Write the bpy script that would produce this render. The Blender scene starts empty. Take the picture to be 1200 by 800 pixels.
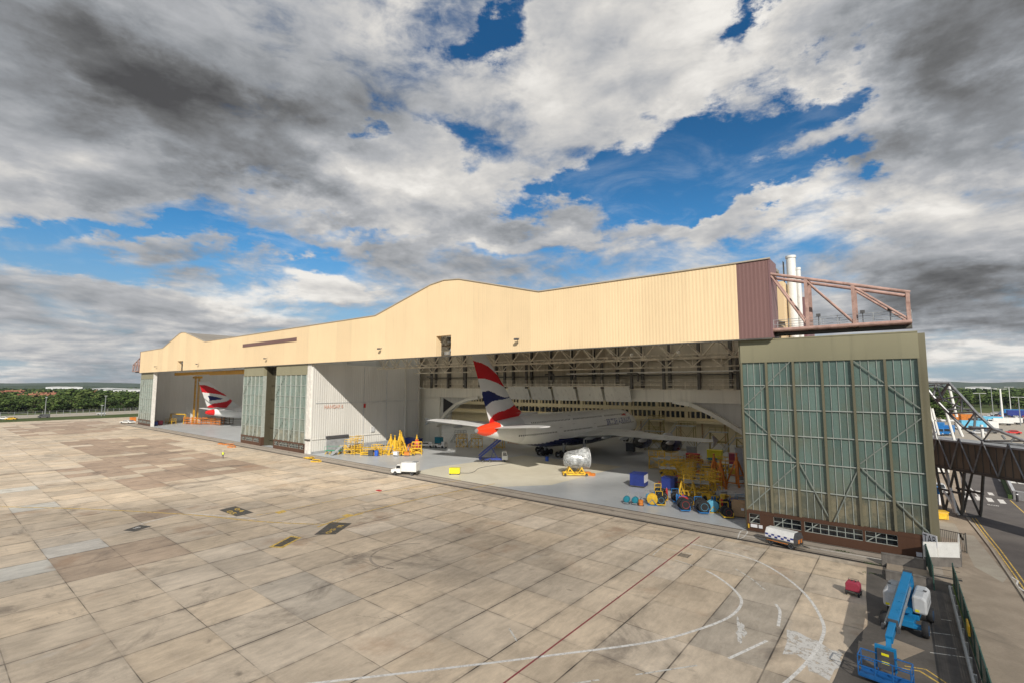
import bpy, bmesh, math, random
from math import radians as R, sin, cos, pi, sqrt
from mathutils import Vector, Matrix
random.seed(7)
HAZE=.00006; SUN_E=4.6; CLOUD_T=.76; SKY_CL=.86; SKY_BL=1.0
S = bpy.context.scene
C = S.collection

# ---------------------------------------------------------------- survey of the photograph
# camera on a roof 17 m above the apron; X runs along the hangar front, Y into the hangar
FL, PITCH, YAW, H = 565.0, R(5.16), R(39.0), 17.0
_fw = (-sin(YAW)*cos(PITCH), cos(YAW)*cos(PITCH), sin(PITCH))
_rt = (cos(YAW), sin(YAW), 0.0)
_up = (_rt[1]*_fw[2]-_rt[2]*_fw[1], _rt[2]*_fw[0]-_rt[0]*_fw[2], _rt[0]*_fw[1]-_rt[1]*_fw[0])
def ray(x, y):
    a, b = (x-600)/FL, (400-y)/FL
    return [_fw[i]+a*_rt[i]+b*_up[i] for i in range(3)]
def G(x, y, z=0.0):
    "point of the level z that the surveyed photo point shows"
    d = ray(x, y); t = (z-H)/d[2]
    return (d[0]*t, d[1]*t, z)
def onY(x, y, Y0):
    d = ray(x, y); t = Y0/d[1]
    return (d[0]*t, Y0, H+d[2]*t)
def onX(x, y, X0):
    d = ray(x, y); t = X0/d[0]
    return (X0, d[1]*t, H+d[2]*t)
def azel(x, y):
    d = ray(x, y); n = sqrt(sum(c*c for c in d))
    return math.degrees(math.atan2(d[0], d[1])), math.degrees(math.asin(d[2]/n))

# ---------------------------------------------------------------- mesh builder
class MB:
    def __init__(s): s.v=[]; s.f=[]; s.m=[]; s.c=None
    def add(s, vs, fs, m=0):
        o=len(s.v); s.v += [tuple(p) for p in vs]
        s.f += [tuple(i+o for i in f) for f in fs]; s.m += [m]*len(fs); return s
    def box(s, x0,x1,y0,y1,z0,z1, m=0):
        return s.add([(x0,y0,z0),(x1,y0,z0),(x1,y1,z0),(x0,y1,z0),(x0,y0,z1),(x1,y0,z1),(x1,y1,z1),(x0,y1,z1)],
            [(0,3,2,1),(4,5,6,7),(0,1,5,4),(1,2,6,5),(2,3,7,6),(3,0,4,7)], m)
    def cbox(s, cx,cy,cz,sx,sy,sz, m=0):
        return s.box(cx-sx/2,cx+sx/2,cy-sy/2,cy+sy/2,cz-sz/2,cz+sz/2,m)
    def tube(s, p, q, r, n=6, r2=None, m=0, cap=True):
        p=Vector(p); q=Vector(q); d=q-p
        if d.length<1e-6: return s
        d.normalize(); a=Vector((0,0,1)) if abs(d.z)<.95 else Vector((1,0,0))
        u=d.cross(a).normalized(); w=d.cross(u); r2=r if r2 is None else r2
        vs=[]
        for c,rr in ((p,r),(q,r2)):
            for i in range(n):
                t=2*pi*(i+.5)/n; vs.append(c+u*(cos(t)*rr)+w*(sin(t)*rr))
        fs=[(i,(i+1)%n,n+(i+1)%n,n+i) for i in range(n)]
        if cap: fs += [tuple(range(n-1,-1,-1)), tuple(range(n,2*n))]
        return s.add(vs,fs,m)
    def bar(s, p, q, w, h, m=0):
        "rectangular bar, w across (level), h in the upright sense"
        p=Vector(p); q=Vector(q); d=(q-p).normalized(); a=Vector((0,0,1)) if abs(d.z)<.95 else Vector((0,1,0))
        u=d.cross(a).normalized()*(w/2); k=u.cross(d).normalized()*(h/2)
        vs=[c+e for c in (p,q) for e in (-u-k,u-k,u+k,-u+k)]
        return s.add(vs,[(3,2,1,0),(4,5,6,7),(0,1,5,4),(1,2,6,5),(2,3,7,6),(3,0,4,7)],m)
    def poly(s, pts, m=0): return s.add(pts,[tuple(range(len(pts)))],m)
    def prism(s, pts, axis, a, b, m=0):
        "pts 2-D; axis x: (y,z)  y: (x,z)  z: (x,y)"
        def mk(p,t): return {'x':(t,p[0],p[1]),'y':(p[0],t,p[1]),'z':(p[0],p[1],t)}[axis]
        n=len(pts); vs=[mk(p,a) for p in pts]+[mk(p,b) for p in pts]
        fs=[(i,(i+1)%n,n+(i+1)%n,n+i) for i in range(n)]+[tuple(range(n-1,-1,-1)),tuple(range(n,2*n))]
        return s.add(vs,fs,m)
    def loft(s, rings, m=0, cap=True, closed=True, mf=None):
        n=len(rings[0]); vs=[p for r in rings for p in r]; fs=[]; o=len(s.v)
        for j in range(len(rings)-1):
            for i in range(n if closed else n-1):
                k=(i+1)%n; fs.append((j*n+i,j*n+k,(j+1)*n+k,(j+1)*n+i))
        if cap: fs += [tuple(range(n-1,-1,-1)), tuple(range((len(rings)-1)*n,len(rings)*n))]
        return s.add(vs,fs,m)
    def lathe(s, prof, o=(0,0,0), axis='z', n=16, m=0, cap=True):
        rings=[]
        for r,h in prof:
            ring=[]
            for i in range(n):
                t=2*pi*i/n; a,b=cos(t)*r,sin(t)*r
                ring.append({'z':(o[0]+a,o[1]+b,o[2]+h),'x':(o[0]+h,o[1]+a,o[2]+b),'y':(o[0]+a,o[1]+h,o[2]+b)}[axis])
            rings.append(ring)
        return s.loft(rings,m,cap)
    def path(s, pts, r, n=6, m=0):
        for a,b in zip(pts,pts[1:]): s.tube(a,b,r,n,m=m)
        return s
    def islands(s):
        par=list(range(len(s.v)))
        def fd(i):
            while par[i]!=i: par[i]=par[par[i]]; i=par[i]
            return i
        for f in s.f:
            a=fd(f[0])
            for i in f[1:]: par[fd(i)]=a
        g={}
        for f,m in zip(s.f,s.m): g.setdefault(fd(f[0]),[]).append((f,m))
        out=[]
        for fs in g.values():
            ix={}; b=MB()
            for f,m in fs:
                for i in f:
                    if i not in ix: ix[i]=len(b.v); b.v.append(s.v[i])
                b.f.append(tuple(ix[i] for i in f)); b.m.append(m)
            out.append(b)
        return out
    def build(s, name, mats, parent=None, split=False, **k):
        if split:
            for b in s.islands(): o=b.build1(name,mats,parent,**k)
            return o
        return s.build1(name,mats,parent,**k)
    def build1(s, name, mats, parent=None, smooth=False, world=False, loc=None, bevel=0, angle=35):
        me=bpy.data.meshes.new(name)
        v=s.v
        if world and parent is not None:
            L=parent.matrix_basis.inverted(); v=[tuple(L@Vector(p)) for p in s.v]
        me.from_pydata(v,[],s.f)
        if not isinstance(mats,(list,tuple)): mats=[mats]
        for m in mats: me.materials.append(M[m] if isinstance(m,str) else m)
        if len(mats)>1: me.polygons.foreach_set('material_index',s.m)
        bm=bmesh.new(); bm.from_mesh(me); bmesh.ops.recalc_face_normals(bm,faces=bm.faces); bm.to_mesh(me); bm.free()
        if smooth:
            me.shade_smooth(); me.set_sharp_from_angle(angle=R(angle))
        me.update()
        o=bpy.data.objects.new(name,me); C.objects.link(o)
        if parent is not None: o.parent=parent
        if loc: o.location=loc
        if bevel:
            b=o.modifiers.new('b','BEVEL'); b.width=bevel; b.segments=2; b.limit_method='ANGLE'; b.angle_limit=R(40)
        return o

def tag(o, label=None, cat=None, group=None, kind=None):
    if label: o['label']=label
    if cat: o['category']=cat
    if group: o['group']=group
    if kind: o['kind']=kind
    return o
def thing(name, label, cat, loc=(0,0,0), rz=0.0, group=None):
    o=bpy.data.objects.new(name,None); C.objects.link(o); o.empty_display_size=.3
    o.location=loc; o.rotation_euler=(0,0,rz); o.matrix_basis=Matrix.Translation(loc)@Matrix.Rotation(rz,4,'Z')
    return tag(o,label,cat,group)
def kids(o): return [c for c in bpy.data.objects if c.parent==o]
def dup(root, loc, rz, label=None, group=None, scale=None):
    r=root.copy(); C.objects.link(r); r.location=loc; r.rotation_euler=(0,0,rz)
    if scale: r.scale=scale
    if label: r['label']=label
    if group: r['group']=group
    for ch in kids(root):
        c=ch.copy(); C.objects.link(c); c.parent=r
        for g in kids(ch):
            d=g.copy(); C.objects.link(d); d.parent=c
    return r
def text_mesh(txt, size, bold=0.0, extrude=0.0, spacing=1.0):
    cu=bpy.data.curves.new('t','FONT'); cu.body=txt; cu.size=size; cu.offset=bold; cu.extrude=extrude; cu.space_character=spacing
    cu.align_x='CENTER'; cu.align_y='CENTER'
    ob=bpy.data.objects.new('t',cu); C.objects.link(ob)
    dg=bpy.context.evaluated_depsgraph_get(); me=bpy.data.meshes.new_from_object(ob.evaluated_get(dg))
    vs=[tuple(v.co) for v in me.vertices]; fs=[tuple(p.vertices) for p in me.polygons]
    bpy.data.objects.remove(ob); bpy.data.curves.remove(cu); bpy.data.meshes.remove(me)
    return vs,fs

# ---------------------------------------------------------------- materials
M={}
def nt(name):
    m=bpy.data.materials.new(name); m.use_nodes=True; t=m.node_tree
    b=t.nodes['Principled BSDF']; M[name]=m
    return m,t,b
def N(t,typ,ins=None,**kw):
    n=t.nodes.new(typ)
    for k,v in kw.items(): setattr(n,k,v)
    for k,v in (ins or {}).items():
        if hasattr(v,'is_output') or isinstance(v,bpy.types.NodeSocket): t.links.new(v,n.inputs[k])
        else: n.inputs[k].default_value=v
    return n
def mth(t,op,a,b=None,c=None,clamp=False):
    ins={0:a}
    if b is not None: ins[1]=b
    if c is not None: ins[2]=c
    return N(t,'ShaderNodeMath',ins,operation=op,use_clamp=clamp).outputs[0]
def sstep(t,x,a,b,lo=0.0,hi=1.0):
    return N(t,'ShaderNodeMapRange',{0:x,1:a,2:b,3:lo,4:hi},interpolation_type='SMOOTHSTEP').outputs[0]
def mixc(t,f,a,b,bt='MIX'):
    n=t.nodes.new('ShaderNodeMix'); n.data_type='RGBA'; n.blend_type=bt
    for k,v in ((0,f),(6,a),(7,b)):
        if isinstance(v,bpy.types.NodeSocket): t.links.new(v,n.inputs[k])
        else: n.inputs[k].default_value=(v if k==0 else (tuple(v)+(1,) if len(v)==3 else v))
    return n.outputs[2]
def noise(t,vec,scale,detail=4,rough=.55,dist=0.0):
    return N(t,'ShaderNodeTexNoise',{'Vector':vec,'Scale':scale,'Detail':detail,'Roughness':rough,'Distortion':dist}).outputs['Fac']
def scaled(t,vec,sx,sy,sz):
    return N(t,'ShaderNodeVectorMath',{0:vec,1:(sx,sy,sz)},operation='MULTIPLY').outputs[0]
def mat(name,col,rough=.6,metal=0.0,var=.18,scale=1.5,streak=0.0,bump=0.0,spec=.5,dirt=None,dirtamt=0.0,bscale=None,coat=0.0):
    m,t,b=nt(name)
    tc=N(t,'ShaderNodeTexCoord').outputs['Object']
    n1=noise(t,tc,scale,5,.6)
    lo=tuple(c*(1-var) for c in col); hi=tuple(min(1,c*(1+var)) for c in col)
    cc=mixc(t,sstep(t,n1,.3,.7),lo,hi)
    if streak:
        n2=noise(t,scaled(t,tc,1,1,.06),scale*2.2,4,.6)
        cc=mixc(t,mth(t,'MULTIPLY',sstep(t,n2,.48,.72),streak),cc,tuple(c*.45 for c in col))
    if dirt:
        n3=noise(t,tc,scale*.7,8,.65,.4)
        cc=mixc(t,mth(t,'MULTIPLY',sstep(t,n3,.5,.68),dirtamt),cc,dirt)
    t.links.new(cc,b.inputs['Base Color'])
    b.inputs['Metallic'].default_value=metal; b.inputs['Specular IOR Level'].default_value=spec
    t.links.new(sstep(t,n1,.2,.8,max(.02,rough-.1),min(1,rough+.1)),b.inputs['Roughness'])
    if coat: b.inputs['Coat Weight'].default_value=coat
    if bump:
        bn=N(t,'ShaderNodeBump',{'Height':noise(t,tc,bscale or scale*8,4),'Distance':bump,'Strength':.6})
        t.links.new(bn.outputs[0],b.inputs['Normal'])
    return m
def attr_mat(name,rough=.4,var=.1,scale=.6,spec=.5,metal=0.0):
    m,t,b=nt(name)
    a=N(t,'ShaderNodeAttribute',attribute_name='Col').outputs['Color']
    tc=N(t,'ShaderNodeTexCoord').outputs['Object']
    n1=noise(t,tc,scale,5,.6)
    f=sstep(t,n1,.3,.7,1-var,1.0)
    cc=mixc(t,1.0,a,N(t,'ShaderNodeCombineColor',{0:f,1:f,2:f}).outputs[0],'MULTIPLY')
    t.links.new(cc,b.inputs['Base Color']); b.inputs['Roughness'].default_value=rough; b.inputs['Specular IOR Level'].default_value=spec
    b.inputs['Metallic'].default_value=metal
    return m
def setcol(o, fn):
    "colour attribute Col from fn(x,y,z) of each face centre"
    me=o.data; a=me.color_attributes.new('Col','FLOAT_COLOR','CORNER')
    buf=[]
    for p in me.polygons:
        c=fn(*p.center); buf += (list(c)+[1.0])*p.loop_total
    a.data.foreach_set('color',buf)
def inpoly(x,y,P):
    r=False; j=len(P)-1
    for i in range(len(P)):
        a,b=P[i],P[j]
        if (a[1]>y)!=(b[1]>y) and x<(b[0]-a[0])*(y-a[1])/(b[1]-a[1])+a[0]: r=not r
        j=i
    return r

# paints, metals, everyday stuff
mat('white_paint',(.72,.72,.70),.35,var=.06,streak=.12)
mat('white_post',(.70,.68,.64),.5,var=.1,streak=.3)
mat('yellow_paint',(.70,.43,.03),.45,var=.2,dirt=(.12,.08,.04),dirtamt=.55)
mat('bright_yellow',(.80,.72,.02),.4,var=.05)
mat('orange_paint',(.62,.20,.03),.5,var=.15,dirt=(.15,.08,.04),dirtamt=.4)
mat('red_paint',(.5,.03,.03),.45,var=.12)
mat('maroon_paint',(.36,.04,.075),.4,var=.1,dirt=(.2,.1,.1),dirtamt=.4)
mat('blue_paint',(.02,.04,.22),.45,var=.12)
mat('mid_blue',(.02,.17,.45),.45,var=.12)
mat('boom_blue',(.010,.19,.42),.32,var=.08,dirt=(.05,.18,.3),dirtamt=.3)
mat('teal_paint',(.02,.22,.30),.4,var=.12)
mat('light_blue',(.12,.42,.62),.4,var=.1)
mat('green_paint',(.05,.28,.16),.5,var=.15)
mat('grey_paint',(.30,.31,.32),.5,var=.12,dirt=(.15,.14,.13),dirtamt=.4)
mat('pale_grey',(.50,.51,.52),.4,var=.08,dirt=(.3,.29,.27),dirtamt=.35)
mat('dark_grey',(.07,.07,.075),.55,var=.2)
mat('black_rubber',(.018,.018,.02),.8,var=.3)
mat('galvanised',(.42,.44,.45),.38,.55,var=.15,scale=5)
mat('steel_tube',(.25,.26,.27),.42,.5,var=.2,scale=2,dirt=(.10,.09,.08),dirtamt=.4)
mat('dark_steel',(.10,.095,.085),.6,.2,var=.25)
mat('pink_steel',(.38,.245,.21),.6,0,var=.2,scale=1.2,dirt=(.17,.08,.06),dirtamt=.55)
mat('glass_dark',(.02,.025,.03),.08,var=.1,spec=.8)
mat('plywood',(.46,.30,.16),.7,var=.12,scale=3,streak=.2)
mat('concrete_wall',(.17,.155,.14),.85,var=.25,scale=1.2,streak=.3,bump=.02)
mat('lamp_glass',(.75,.75,.7),.3,var=.03)
mat('sign_black',(.02,.02,.025),.6,var=.1)
mat('sign_white',(.75,.75,.78),.5,var=.05)
mat('skin',(.45,.28,.2),.6,var=.08)
mat('hi_vis',(.65,.75,.08),.6,var=.08)
mat('navy_cloth',(.03,.035,.06),.8,var=.2)
mat('wood_dark',(.10,.065,.04),.8,var=.2)
mat('blue_plastic',(.02,.10,.5),.4,var=.1)
# ---------------------------------------------------------------- camera
cd=bpy.data.cameras.new('camera'); cam=bpy.data.objects.new('camera',cd); C.objects.link(cam); S.camera=cam
cam.location=(0,0,H); cam.rotation_euler=(R(90)+PITCH,0,YAW)
cd.sensor_width=36.0; cd.lens=FL/1200*36; cd.clip_start=.3; cd.clip_end=30000
S.render.resolution_x=1024; S.render.resolution_y=682
vs=S.view_settings; vs.view_transform='Standard'; vs.look='None'; vs.exposure=.16; vs.gamma=1.0; vs.use_curve_mapping=False
try:
    S.cycles.use_denoising=True; S.cycles.denoiser='OPENIMAGEDENOISE'
except Exception: pass
S.cycles.max_bounces=6; S.cycles.diffuse_bounces=4; S.cycles.glossy_bounces=3; S.cycles.transmission_bounces=4; S.cycles.transparent_max_bounces=8
S.cycles.sample_clamp_indirect=6
S.cycles.caustics_reflective=False; S.cycles.caustics_refractive=False

# ---------------------------------------------------------------- sun and sky
SUN=Vector((-1.1,1.13,-1.0)).normalized()
sl=bpy.data.lights.new('sun','SUN'); sl.energy=SUN_E; sl.angle=R(.6); sl.color=(1.0,.93,.82)
so=bpy.data.objects.new('sun',sl); C.objects.link(so); so.rotation_euler=SUN.to_track_quat('-Z','Y').to_euler(); so.location=(60,-60,60)
W=bpy.data.worlds.new('World'); S.world=W; W.use_nodes=True; t=W.node_tree
for n in list(t.nodes): t.nodes.remove(n)
sky=N(t,'ShaderNodeTexSky',sky_type='NISHITA'); sky.sun_disc=False
sky.sun_elevation=math.asin(-SUN.z); sky.sun_rotation=math.atan2(-SUN.x,-SUN.y)
sky.air_density=1.0; sky.dust_density=.6; sky.ozone_density=2.0
dirv=N(t,'ShaderNodeTexCoord').outputs['Generated']
sp=N(t,'ShaderNodeSeparateXYZ',{0:dirv}).outputs
az=mth(t,'MULTIPLY',mth(t,'ARCTAN2',sp[0],sp[1]),57.29578)
el=mth(t,'MULTIPLY',mth(t,'ARCSINE',sp[2]),57.29578)
ae0=N(t,'ShaderNodeCombineXYZ',{0:az,1:el}).outputs[0]
wn_=N(t,'ShaderNodeTexNoise',{'Vector':scaled(t,ae0,.030,.055,1),'Scale':2.0,'Detail':7,'Roughness':.62}).outputs['Color']
wv=N(t,'ShaderNodeVectorMath',{0:wn_,1:(.5,.5,.5)},operation='SUBTRACT').outputs[0]
ae=N(t,'ShaderNodeVectorMath',{0:ae0,1:scaled(t,wv,38,20,0)},operation='ADD').outputs[0]
zz=mth(t,'ADD',mth(t,'MAXIMUM',sp[2],0.0),.13)
px=mth(t,'DIVIDE',sp[0],zz); py=mth(t,'DIVIDE',sp[1],zz)
pp=N(t,'ShaderNodeCombineXYZ',{0:px,1:py,2:3.7}).outputs[0]
def blobsum(lst):
    acc=None
    for x,y,rx,ry,rot,wt in lst:
        a0,e0=azel(x,y); a1,_=azel(x+rx,y); _,e1=azel(x,y-ry)
        mp=N(t,'ShaderNodeMapping',{'Vector':ae,'Location':(a0,e0,0),'Rotation':(0,0,R(rot)),'Scale':(abs(a1-a0)*1.5,abs(e1-e0)*1.5,1)},vector_type='TEXTURE').outputs[0]
        ln=N(t,'ShaderNodeVectorMath',{0:mp},operation='LENGTH').outputs['Value']
        g=sstep(t,ln,1.0,0.0,0.0,wt)
        acc=g if acc is None else mth(t,'ADD',acc,g)
    return acc
# openings of blue (negative) and solid cloud (positive): direction, half sizes, tilt, weight
cover=blobsum([(570,40,55,38,20,-.34),(530,158,70,22,0,-.2),(640,215,60,30,10,-.24),(700,205,70,55,20,-.34),(790,190,100,60,20,-.40),(870,160,90,60,35,-.38),
  (960,95,60,38,40,-.34),(870,225,110,22,0,-.26),(985,205,60,14,0,-.16),(905,8,40,18,0,-.24),(600,300,60,18,0,-.18),(480,265,110,14,0,-.20),(300,285,130,16,0,-.22),(90,268,140,16,5,-.26),
  (130,305,150,14,0,-.16),(230,250,90,10,0,-.10),(415,175,20,12,0,-.2),(760,285,90,10,0,-.05),(590,262,110,40,0,.22),(840,262,130,28,0,.20),(930,60,60,60,0,.12),(1040,210,110,40,0,.2),(360,260,90,12,0,-.12),
  (250,120,330,130,0,.22),(700,95,130,70,-20,.14),(1120,120,160,150,0,.22),(380,322,75,26,0,.25),(1100,330,200,60,0,.22),(480,210,120,50,0,.12),(770,270,90,22,0,.06),
  (60,350,300,60,0,.10),(660,290,60,16,0,.2),(60,160,200,80,0,.14),(1000,30,120,30,0,.16)])
dark=blobsum([(240,95,190,62,-18,.34),(310,185,190,34,-22,.72),(200,160,140,34,-24,.42),(20,10,190,90,0,.55),(1190,10,170,90,0,.35),(730,40,90,30,0,-.1),(1120,40,190,70,0,.5),(1150,150,110,90,0,.45),(1010,190,120,18,0,.25),
  (1120,350,180,42,0,.75),(1010,300,120,30,0,.35),(640,330,160,22,0,.25),(60,320,150,30,0,.2),(330,130,160,40,-10,.3),(520,120,90,60,0,.15),(240,240,160,26,-15,.3),(180,400,240,34,0,.28),(430,380,140,22,0,.12),
  (470,60,120,70,0,-.25),(655,90,130,60,-20,-.35),(380,320,80,22,0,-.9),(470,190,120,40,0,-.35),(400,235,110,20,0,-.25),(800,262,120,24,0,-.3),(1130,425,120,24,0,-.8),(660,285,60,16,0,-.6),
  (560,220,90,40,0,-.25),(330,350,90,18,0,-.5),(930,270,100,22,0,-.25),(1000,240,120,20,0,-.2),(60,265,60,18,0,.25),(560,290,70,20,0,-.2)])
n1=noise(t,pp,1.15,9,.56,.25)
n2=noise(t,N(t,'ShaderNodeVectorMath',{0:pp,1:(.09,-.09,.05)},operation='ADD').outputs[0],1.15,9,.56,.25)
n3=noise(t,N(t,'ShaderNodeVectorMath',{0:pp,1:(5.1,2.3,1.0)},operation='ADD').outputs[0],.8,6,.55,.3)
n4=noise(t,scaled(t,ae0,.05,.13,1),2.0,9,.62,.5)
n5=noise(t,scaled(t,ae0,.10,.2,1),2.6,8,.65,.6)
nn=mth(t,'ADD',mth(t,'ADD',mth(t,'MULTIPLY',n1,.52),mth(t,'MULTIPLY',n4,.34)),mth(t,'MULTIPLY',n5,.14))
nn=mth(t,'ADD',mth(t,'MULTIPLY',mth(t,'SUBTRACT',nn,.5),1.3),.5)
dens=mth(t,'ADD',nn,cover)
cov=sstep(t,dens,.33,.58)
core=sstep(t,dens,.46,.85)
rel=mth(t,'MULTIPLY',mth(t,'SUBTRACT',n1,n2),1.7)
det=mth(t,'ADD',mth(t,'MULTIPLY',mth(t,'SUBTRACT',n4,.5),.72),mth(t,'MULTIPLY',mth(t,'SUBTRACT',n5,.5),.34))
br=mth(t,'ADD',.73,mth(t,'ADD',rel,det))
br=mth(t,'SUBTRACT',br,mth(t,'MULTIPLY',core,.22))
br=mth(t,'SUBTRACT',br,mth(t,'MULTIPLY',mth(t,'SUBTRACT',n3,.5),.7))
dk=mth(t,'MINIMUM',mth(t,'MAXIMUM',dark,-.5),.9)
br=mth(t,'SUBTRACT',br,mth(t,'MULTIPLY',dk,.46))
br=mth(t,'MAXIMUM',mth(t,'MINIMUM',br,1.0),0.0)
ramp=N(t,'ShaderNodeValToRGB',{0:br}); cr=ramp.color_ramp
cr.elements[0].position=0.0; cr.elements[0].color=(.085,.085,.088,1)
cr.elements[1].position=1.0; cr.elements[1].color=(.92,.89,.84,1)
for p_,c_ in ((.22,(.165,.168,.172,1)),(.45,(.30,.315,.335,1)),(.65,(.47,.48,.50,1)),(.85,(.72,.70,.67,1))):
    e=cr.elements.new(p_); e.color=c_
SKYS=.10
cl10=N(t,'ShaderNodeVectorMath',{0:ramp.outputs[0],1:(1/SKYS*SKY_CL,)*3},operation='MULTIPLY').outputs[0]
blue=mixc(t,1.0,sky.outputs[0],(.30,.75,1.0),'MULTIPLY')
blue=N(t,'ShaderNodeVectorMath',{0:blue,1:(SKY_BL,)*3},operation='MULTIPLY').outputs[0]
blue=mixc(t,sstep(t,el,14,34,0,.62),blue,(.08,.68,1.9))
# thin high cloud keeps the low sky pale
hz=sstep(t,el,1.0,17.0,.85,0.0)
blue=mixc(t,hz,blue,(3.3,4.0,4.7))
thin=sstep(t,n4,.45,.75,0,.5)
blue=mixc(t,mth(t,'MULTIPLY',thin,sstep(t,el,34,12)),blue,(5.5,6.0,6.4))
skc=mixc(t,cov,blue,cl10)
low=sstep(t,el,0.0,-3.0)
skc=mixc(t,low,skc,(1.3,1.2,1.0))
bg=N(t,'ShaderNodeBackground',{0:skc,1:SKYS})
out=N(t,'ShaderNodeOutputWorld',{0:bg.outputs[0]})
W.cycles.sampling_method='MANUAL'; W.cycles.sample_map_resolution=512

# the cloud whose shadow lies over the near apron, the service corner and the near door (behind the camera)
m,t,b=nt('cloud_vapour'); tc=N(t,'ShaderNodeTexCoord').outputs['Object']
tl=N(t,'ShaderNodeBsdfTranslucent',{0:(.9,.9,.9,1)}).outputs[0]; tp_=N(t,'ShaderNodeBsdfTransparent').outputs[0]
t.links.new(N(t,'ShaderNodeMixShader',{0:CLOUD_T,1:tl,2:tp_}).outputs[0],t.nodes['Material Output'].inputs[0])
def cloud(edge,alt,name,label):
    "closed puffy body: outline given by where its shadow falls on the apron"
    k=alt; P=[(x+1.1*k,y-1.13*k) for x,y in edge]; cx=sum(p[0] for p in P)/len(P); cy=sum(p[1] for p in P)/len(P)
    rn=random.Random(9); Q=[]
    for a,c in zip(P,P[1:]+P[:1]):
        n=max(2,int(sqrt((a[0]-c[0])**2+(a[1]-c[1])**2)/6))
        for i in range(n): Q.append((a[0]+(c[0]-a[0])*i/n,a[1]+(c[1]-a[1])*i/n))
    n=len(Q); rings=[]
    for f,z in ((.0,-2.5),(.55,-2.3),(.9,-1.6),(1.0,0),(.96,1.6),(.8,3),(.4,4.2),(.0,4.8)):
        rings.append([(cx+(q[0]-cx)*max(f,.01)+rn.uniform(-1,1)*.8,cy+(q[1]-cy)*max(f,.01)+rn.uniform(-1,1)*.8,alt+z+.6*sin(i*.35)*f+rn.uniform(-.3,.3)) for i,q in enumerate(Q)])
    b=MB(); b.loft(rings); return tag(b.build(name,'cloud_vapour',smooth=True),label,'cloud',kind='stuff')
cloud([(-53,63),(-42,77),(-36,84.5),(-31,86.8),(-20,86.3),(-6,80),(14,76),(34,60),(60,30),(60,-70),(-150,-70),(-118,-20),(-100,2),(-83,25),(-68,44)],230,'cloud','grey cloud drifting high behind the camera, shading the near apron')

# ---------------------------------------------------------------- ground surfaces
def sheet(name, pts, z, m, uvless=True, kind='structure'):
    b=MB(); b.poly([(p[0],p[1],z) for p in pts]); o=b.build(name,m); return tag(o,kind=kind)
# grassy land out to the horizon
m,t,b=nt('grass_land'); tc=N(t,'ShaderNodeTexCoord').outputs['Object']
cc=mixc(t,sstep(t,noise(t,tc,.004,6,.6),.35,.65),(.045,.075,.022),(.085,.10,.038))
cc=mixc(t,sstep(t,noise(t,tc,.08,6,.6),.4,.7),cc,(.11,.12,.05)); t.links.new(cc,b.inputs[0]); b.inputs['Roughness'].default_value=1; b.inputs['Specular IOR Level'].default_value=.1
bb=MB()
rr=[0,60,150,300,600,1200,2500,5000,9000,14000]; na=48
vsn=[(0,0,-.05)]; 
for r_ in rr[1:]:
    for i in range(na): vsn.append((-60+cos(2*pi*i/na)*r_, 60+sin(2*pi*i/na)*r_, -.05))
fsn=[(0,1+i,1+(i+1)%na) for i in range(na)]
for j in range(len(rr)-2):
    for i in range(na):
        a=1+j*na+i; b2=1+j*na+(i+1)%na; fsn.append((a,a+na,b2+na,b2))
bb.add(vsn,fsn); tag(bb.build('ground','grass_land'),kind='structure')

# apron of concrete bays: one face per bay, each with its own cast
AX0,AXS=-338.2,4.53; AY0,AYS=-24.0,4.78
m,t,b=nt('apron_concrete')
a=N(t,'ShaderNodeAttribute',attribute_name='Col').outputs['Color']
tc=N(t,'ShaderNodeTexCoord').outputs['Object']
sx=N(t,'ShaderNodeSeparateXYZ',{0:tc}).outputs
big=noise(t,tc,.035,6,.6); med=noise(t,tc,.22,6,.62,.3); brush=noise(t,scaled(t,tc,1.0,.30,1),1.5,9,.72,.35); fine=noise(t,tc,7,7,.8)
v=mth(t,'ADD',mth(t,'MULTIPLY',sstep(t,big,.3,.7),.22),mth(t,'MULTIPLY',sstep(t,med,.3,.7),.26))
v=mth(t,'ADD',v,mth(t,'MULTIPLY',sstep(t,brush,.28,.72),.30))
v=mth(t,'ADD',v,mth(t,'MULTIPLY',fine,.36)); v=mth(t,'ADD',v,.47)
vv=N(t,'ShaderNodeCombineColor',{0:v,1:mth(t,'MULTIPLY',v,.985),2:mth(t,'MULTIPLY',v,.96)}).outputs[0]
cc=mixc(t,1.0,a,vv,'MULTIPLY')
st=noise(t,tc,.11,8,.7,.6); cc=mixc(t,sstep(t,st,.53,.70,0,.62),cc,(.125,.105,.088))
st2=noise(t,scaled(t,tc,.35,1.0,1),.5,8,.72,.4); cc=mixc(t,sstep(t,st2,.60,.74,0,.5),cc,(.12,.10,.085))
rust=noise(t,tc,.16,5,.6,.2); cc=mixc(t,sstep(t,rust,.57,.72,0,.42),cc,(.33,.19,.11))
pale=noise(t,N(t,'ShaderNodeVectorMath',{0:tc,1:(31,17,0)},operation='ADD').outputs[0],.14,7,.7,.5); cc=mixc(t,sstep(t,pale,.60,.72,0,.35),cc,(.56,.52,.46))
spk=noise(t,tc,1.3,3,.6); cc=mixc(t,sstep(t,spk,.73,.78,0,.8),cc,(.06,.052,.045))
def joint(c,o,s,w):
    q=mth(t,'DIVIDE',mth(t,'SUBTRACT',c,o),s); fr=mth(t,'FRACT',q); d=mth(t,'MULTIPLY',mth(t,'MINIMUM',fr,mth(t,'SUBTRACT',1.0,fr)),s)
    return d
wob=mth(t,'MULTIPLY',mth(t,'SUBTRACT',noise(t,tc,2.0,4,.7),.5),.05)
dx=mth(t,'ADD',joint(sx[0],AX0,AXS,1),wob); dy=mth(t,'ADD',joint(sx[1],AY0,AYS,1),wob)
jn=noise(t,tc,.25,4,.6)
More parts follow.
